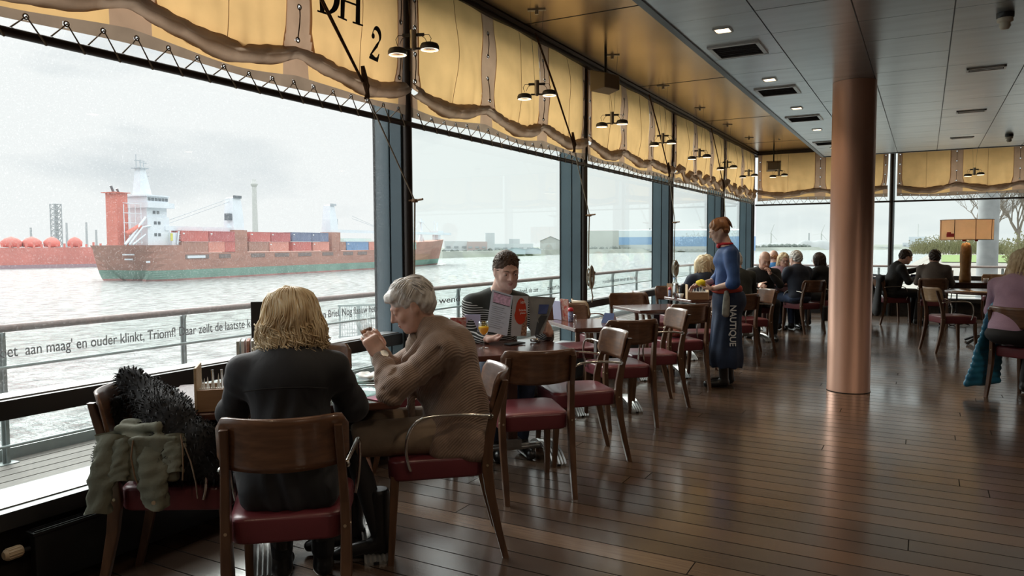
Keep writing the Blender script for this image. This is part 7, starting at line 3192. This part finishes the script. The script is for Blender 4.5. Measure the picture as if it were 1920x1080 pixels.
# menu in the man's hands: folded card
M_menu = mat('pale_menu_page', (.50, .53, .62), .6, noise=.05, nscale=30)
M_menu2 = mat('grey_menu_page', (.20, .20, .19), .6, noise=.15, nscale=12)
M_mred = mat('menu_red', (.55, .045, .015), .6)
M_mpink = mat('menu_pink_print', (.60, .38, .52), .6, noise=.3, nscale=60)
M_mblue = mat('menu_blue', (.045, .07, .20), .6)
M_mbrown = mat('menu_speckled_print', (.12, .045, .035), .6, col2=(.55, .35, .25), nscale=90)
MO = (-2.72, 4.60, 135)
t = thing('menu', 'open folded menu card with red and pink print held by the seated man', 'menu', tuple(frame_pt(*MO, (0, 0, 0))), 135)


def mpt(u, v, lift=0.):
    """u across all three leaves 0..3, v 0 bottom..1 top; in the man's frame, facing away from him"""
    xs = (.100, -.030, -.150, -.330)
    ys = (.375, .425, .390, .430)
    i = min(int(u), 2)
    f = u - i
    x = xs[i] + (xs[i + 1] - xs[i]) * f
    y = ys[i] + (ys[i + 1] - ys[i]) * f
    slant = .030 if u < 1 else (.010 if u < 2 else .09 * (u - 2) - .0)
    xo = x + (v - 1) * (-.055 if u < 1 else (-.030 if u < 2 else -.11 * (u - 2)))
    zt = 1.125 - .040 * u if u < 1 else 1.085 - .01 * (u - 1)
    zb_ = .855 - .035 * u if u < 1 else (.820 - .012 * (u - 1) if u < 2 else .808 + .02 * (u - 2))
    z = zb_ + (zt - zb_) * v
    return (xo, y + .05 * (1 - v) + lift, z)


m = MB()
for i in range(3):
    for (l0, flip) in ((0., False), (-.0015, True)):
        vs = [mpt(i + u, v, l0) for u, v in ((0.001, 0), (.999, 0), (.999, 1), (.001, 1))]
        m.add(vs, [(0, 1, 2, 3) if not flip else (3, 2, 1, 0)], 0 if i < 2 else 1)
m.build('page', [M_menu, M_menu2], t)


def decal(pts, mt, name, lift=.0015):
    m_ = MB()
    vs = [mpt(u, v, lift) for u, v in pts]
    m_.add(vs, [tuple(range(len(vs)))])
    return m_.build(name, mt, t)


decal([(.10, .70), (.92, .70), (.92, .96), (.10, .96)], M_mpink, 'pink_panel')
decal([(.10, .70), (.92, .70), (.92, .715), (.10, .715)], M_blackb, 'panel_border', .002)
decal([(.10, .945), (.92, .945), (.92, .96), (.10, .96)], M_blackb, 'panel_border', .002)
pts_ = [(1.55 + .42 * math.cos(a) * (1 if math.sin(a) < 0 else .8), .62 + .33 * math.sin(a)) for a in (2 * math.pi * k / 20 for k in range(20))]
decal(pts_, M_mred, 'red_shape')
decal([(1.62, .02), (1.98, .02), (1.98, .62), (1.80, .40), (1.66, .28)], M_mbrown, 'speckled_print')
decal([(2.40, .55), (2.82, .55), (2.82, .80), (2.40, .80)], M_mblue, 'blue_panel', .010)
decal([(2.30, .02), (2.62, .02), (2.90, .50), (2.55, .52), (2.40, .40)], M_blackb, 'dark_shape', .009)
for k, (u, v, s_) in enumerate(((1.50, .80, .034), (1.42, .62, .020), (1.50, .55, .020))):
    p = Vector(mpt(u, v, .004))
    txt = ('ies', 'Salade', 'plate')[k]
    text_obj('menu_lettering', txt, s_, M_paper, tuple(p), (-1, .02, .16 if k == 0 else 0), (0, -.15, 1), t, extrude=.0003)
m = MB()
rr = random.Random(7)
for k in range(11):
    v = .62 - .05 * k
    for (a0, a1) in ((.10, rr.uniform(.6, .9)),):
        m.add([mpt(a0, v, .002), mpt(a1, v, .002), mpt(a1, v + .012, .002), mpt(a0, v + .012, .002)], [(0, 1, 2, 3)])
m.build('text_lines', mat('grey_print', (.30, .31, .36), .7), t)

# goblet of orange juice
M_oj = cloth_mat('orange_juice', (1.0, .62, .03), .45, .02)
t = thing('juice_goblet', 'stemmed glass half full of orange juice on the menu reader table', 'glass', tuple(tl(1, -.19, -.02)), 0)
m = MB().lathe([(.0, .0), (.034, .001), (.034, .003), (.006, .007), (.0042, .02), (.0042, .075), (.010, .084), (.028, .10), (.036, .125), (.036, .145), (.030, .175), (.0285, .175), (.034, .145), (.034, .126), (.026, .103), (.008, .088), (.0, .086)], seg=32)
m.build('goblet_glass', M_clear, t)
m = MB().lathe([(.0, .088), (.008, .089), (.0255, .104), (.0335, .126), (.0338, .138), (.0, .138)], seg=28)
m.build('juice', M_oj, t)
t = thing('ashtray', 'small metal ashtray on the menu reader table', 'ashtray', tuple(tl(1, .225, .175)), 0)
m = MB().lathe([(.0, .003), (.035, .003), (.038, .020), (.034, .020), (.031, .008), (.0, .007)], seg=24)
m.build('dish', M_steelc, t)
t = thing('mobile_phone', 'dark phone lying by the man hand', 'phone', tuple(tl(1, .055, .10)), 20)
m = MB().box((0, 0, .006), (.07, .135, .010))
m.build('phone_body', M_blackb, t, bevel=.003)

M_sblue = mat('blue_bottle_label', (.06, .10, .32), .4, col2=(.45, .48, .6), nscale=60)
M_scap = mat('red_bottle_cap', (.55, .015, .03), .35)


def sauce(loc, label, c=None):
    t = thing('sauce_bottle', label, 'bottle', tuple(loc), 0, 'sauce bottles with red caps')
    m_ = MB().lathe([(.0, 0), (.021, 0), (.023, .004), (.023, .075), (.018, .085), (.023, .092), (.0, .092)], seg=20)
    m_.build('bottle_body', c or M_sblue, t)
    m_ = MB().lathe([(.0, .091), (.025, .091), (.026, .100), (.022, .116), (.012, .122), (.0, .122)], seg=20)
    m_.build('cap', M_scap, t)
    return t


sauce(tl(2, -.20, .155), 'sauce bottle with red cap on the second empty table')
sauce(tl(1, -.30, .29), 'sauce bottle with red cap left of the juice goblet')
sauce(tl(4, -.30, .27), 'sauce bottle with red cap by the third window post')
sauce(tl(5, .1, .0), 'red and white sauce bottle on the bald man table', M_redpat)
sauce((.98, 12.45, .752), 'sauce bottle on the round table at the right')
for (i, x, y, az, l, mt) in ((1, -.24, .30, 10, 'purple and red menu cards standing left of the reading man', (M_redpat, M_paperb)), (2, -.27, .29, 70, 'pale menu cards standing left of the sauce bottle on the empty table', (M_paperb, M_redpat)),
                             (4, -.32, .22, 80, 'brown menu cards beside the far sauce bottle', (M_boxd, M_mcover))):
    t = thing('menu_cards', l, 'menu', tuple(tl(i, x + .0, y)), az - 45, 'standing menu cards')
    m = MB()
    m.box((-.05, .03, .085), (.11, .006, .17), mi=0, tilt=('X', .1))
    m.box((.05, .04, .095), (.11, .006, .19), mi=1, tilt=('X', .1))
    m.build('cards', list(mt), t)
t = thing('salt_shaker', 'small glass salt shaker right of the sauce bottle', 'shaker', tuple(tl(2, -.145, .20)), 0)
m = MB().lathe([(.0, 0), (.014, 0), (.012, .045), (.0, .045)], seg=14)
m.build('shaker_glass', M_clear, t)
m = MB().lathe([(.0, .044), (.013, .044), (.011, .056), (.0, .058)], seg=14)
m.build('shaker_top', M_steelc, t)
t = thing('tricorn_card', 'folded lilac and dark table card standing on the second empty table', 'table card', tuple(tl(2, .07, -.06)), 10)
m = MB()
m.add([(-.06, -.035, 0), (.06, -.035, 0), (.05, .0, .085), (-.045, 0, .085), (-.06, .04, 0), (.06, .04, 0)], [(0, 1, 2, 3), (5, 4, 3, 2)], 0)
m.add([(-.06, -.035, 0), (-.045, 0, .085), (-.06, .04, 0)], [(0, 1, 2)], 1)
m.add([(.06, -.035, 0), (.06, .04, 0), (.05, 0, .085)], [(0, 1, 2)], 1)
m.build('card', [M_mblue, M_paperb], t)

t = thing('thermos_jug', 'pale steel jug standing left of the napkin filled cutlery box', 'jug', tuple(tl(4, -.33, .06)), 0)
m = MB().lathe([(.0, 0), (.042, 0), (.044, .01), (.042, .14), (.030, .165), (.032, .18), (.0, .182)], seg=22)
m.build('jug_body', M_steelc, t)
m = MB().tube([(.04, 0, .15), (.07, 0, .14), (.075, 0, .08), (.042, 0, .04)], .006, 6)
m.build('jug_handle', M_dark, t)
t = thing('dark_jug', 'dark grey jug beside the pale steel jug', 'jug', tuple(tl(4, -.20, .12)), 0)
m = MB().lathe([(.0, 0), (.038, 0), (.038, .15), (.028, .17), (.0, .172)], seg=22)
m.build('jug_body', M_dark, t)
t = thing('white_cup', 'white cup in front of the dark jug by the cutlery box', 'cup', tuple(tl(4, -.32, -.05)), 0)
m = MB().lathe([(.0, 0), (.022, 0), (.034, .06), (.032, .06), (.020, .004), (.0, .004)], seg=20)
m.build('cup', M_china, t)
M_yellow = mat('yellow_cloth', (.88, .66, .02), .8)
yp = frame_pt(-1.72, 7.50, -112, (-.105, .262, 1.032))
t = thing('yellow_cloth', 'crumpled bright yellow cloth in the waitress hand', 'cloth', tuple(yp), 0)
b = Body((-.08, -.08, -.05), (.08, .08, .07), .005)
b.ell((0, 0, .008), (.052, .046, .032), .01)
b.disp(folds(.008, 120, 110, 100, 3), .02)
b.build('cloth', M_yellow, t)
t = thing('glass_tumbler', 'water glass on the bald man table beside the sauce bottle', 'glass', tuple(tl(5, -.02, .08)), 0)
m = MB().lathe([(.0, 0), (.028, 0), (.034, .11), (.032, .11), (.026, .005), (.0, .005)], seg=20)
m.build('tumbler', M_clear, t)
for k, (i, x, y, l) in enumerate(((5, .16, -.14, 'white plate on the bald man table'), (6, .0, .0, 'white plate on the farthest window table'))):
    t = thing('dinner_plate', l, 'plate', tuple(tl(i, x, y)), 0)
    m = MB().lathe([(.0, .003), (.075, .004), (.115, .016), (.113, .019), (.075, .010), (.0, .009)], seg=28)
    m.build('plate', M_china, t)

# ------------------------------------------------------------------ the big table lamp
M_shade = cloth_mat('cream_lamp_shade', (.80, .60, .42), .5, .04)
M_shade_t = mat('shade_trim', (.25, .12, .06), .7)
M_bread = mat('brown_moulded_lamp_stem', (.30, .155, .045), .6, col2=(.42, .24, .08), nscale=14, bump=.6, bscale=26)
M_redt = mat('red_print', (.60, .03, .02), .7)
t = thing('table_lamp', 'lit table lamp with a cream panelled shade on a thick brown bread like stem', 'lamp', (.62, 15.05, .752))
m = MB().lathe([(.0, .0), (.088, .0), (.092, .05), (.080, .20), (.088, .38), (.090, .52), (.078, .62), (.050, .675), (.0, .685)], seg=24)
m.build('stem', M_bread, t)
m = MB()
m.cyl((0, 0, .67), (0, 0, .95), .010, seg=10)
m.tube([(-.40, 0, .75), (0, 0, .72), (.40, 0, .75)], .006, 6)
m.build('shade_carrier', M_brass, t)
m = MB()
R0 = .40
m.loft([[(R0 * math.cos(a), R0 * math.sin(a), z) for a in (2 * math.pi * k / 48 for k in range(48))] for z in (.73, .85, .97, 1.07)], 0, True, cap=False)
sh = m.build('lamp_shade', M_shade, t)
m = MB()
for k in range(8):
    a = 2 * math.pi * k / 8 + .3
    m.tube([((R0 + .003) * math.cos(a), (R0 + .003) * math.sin(a), z) for z in (.73, .9, 1.07)], .005, 5)
for z in (.73, 1.07):
    m.tube([((R0 + .002) * math.cos(a), (R0 + .002) * math.sin(a), z) for a in (2 * math.pi * k / 48 for k in range(48))], .005, 5, closed=True)
m.build('shade_ribs', M_shade_t, sh)
for (a0, a1, z0, z1) in ((-2.42, -2.05, .775, .835), (-2.40, -2.20, .835, .86), (-1.75, -1.62, .70, .735), (-1.30, -1.18, .70, .735)):
    n = 6
    m = MB()
    for k in range(n):
        b0, b1 = a0 + (a1 - a0) * k / n, a0 + (a1 - a0) * (k + 1) / n
        R1 = R0 + .004
        m.add([(R1 * math.cos(b0), R1 * math.sin(b0), z0), (R1 * math.cos(b1), R1 * math.sin(b1), z0), (R1 * math.cos(b1), R1 * math.sin(b1), z1), (R1 * math.cos(b0), R1 * math.sin(b0), z1)], [(0, 1, 2, 3)])
    m.build('red_print', M_redt, sh)
M_bulb = mat('warm_bulb', (1, .72, .42), .5, emit=14)
m = MB().lathe([(0, .80), (.03, .82), (.035, .86), (.02, .90), (0, .91)], seg=14)
m.build('bulb', M_bulb, t)
lamp('lamp_light', 'POINT', (.62, 15.05, .752 + .86), 22, (1, .68, .38), .04)

for (x, y, az, w_, h_, mt, l) in ((.36, 14.92, 10, .16, .20, M_paper, 'white printed card standing left of the lamp stem'), (-.12, 15.0, 0, .18, .12, M_mblue, 'dark blue box on the lamp table behind the leaning man'),
                                 (1.30, 14.95, 0, .20, .14, M_scap, 'red card holder on the lamp table near the woman in lilac')):
    t = thing('table_card', l, 'card', (x, y, .753), az, 'cards on the lamp table')
    m = MB().box((0, 0, h_ / 2), (w_, .03, h_))
    m.build('card', mt, t)
    m = MB().box((0, -.016, h_ * .5), (w_ * .6, .003, h_ * .35))
    m.build('print', M_blackb if mt is M_paper else M_paper, t)
for (x, y, l) in ((.22, 14.95, 'white cup left of the printed card on the lamp table'), (.92, 14.95, 'white cup right of the lamp stem')):
    t = thing('cup', l, 'cup', (x, y, .753))
    m = MB().lathe([(.0, 0), (.025, 0), (.040, .07), (.037, .07), (.023, .004), (.0, .004)], seg=18)
    m.build('cup', M_china, t)
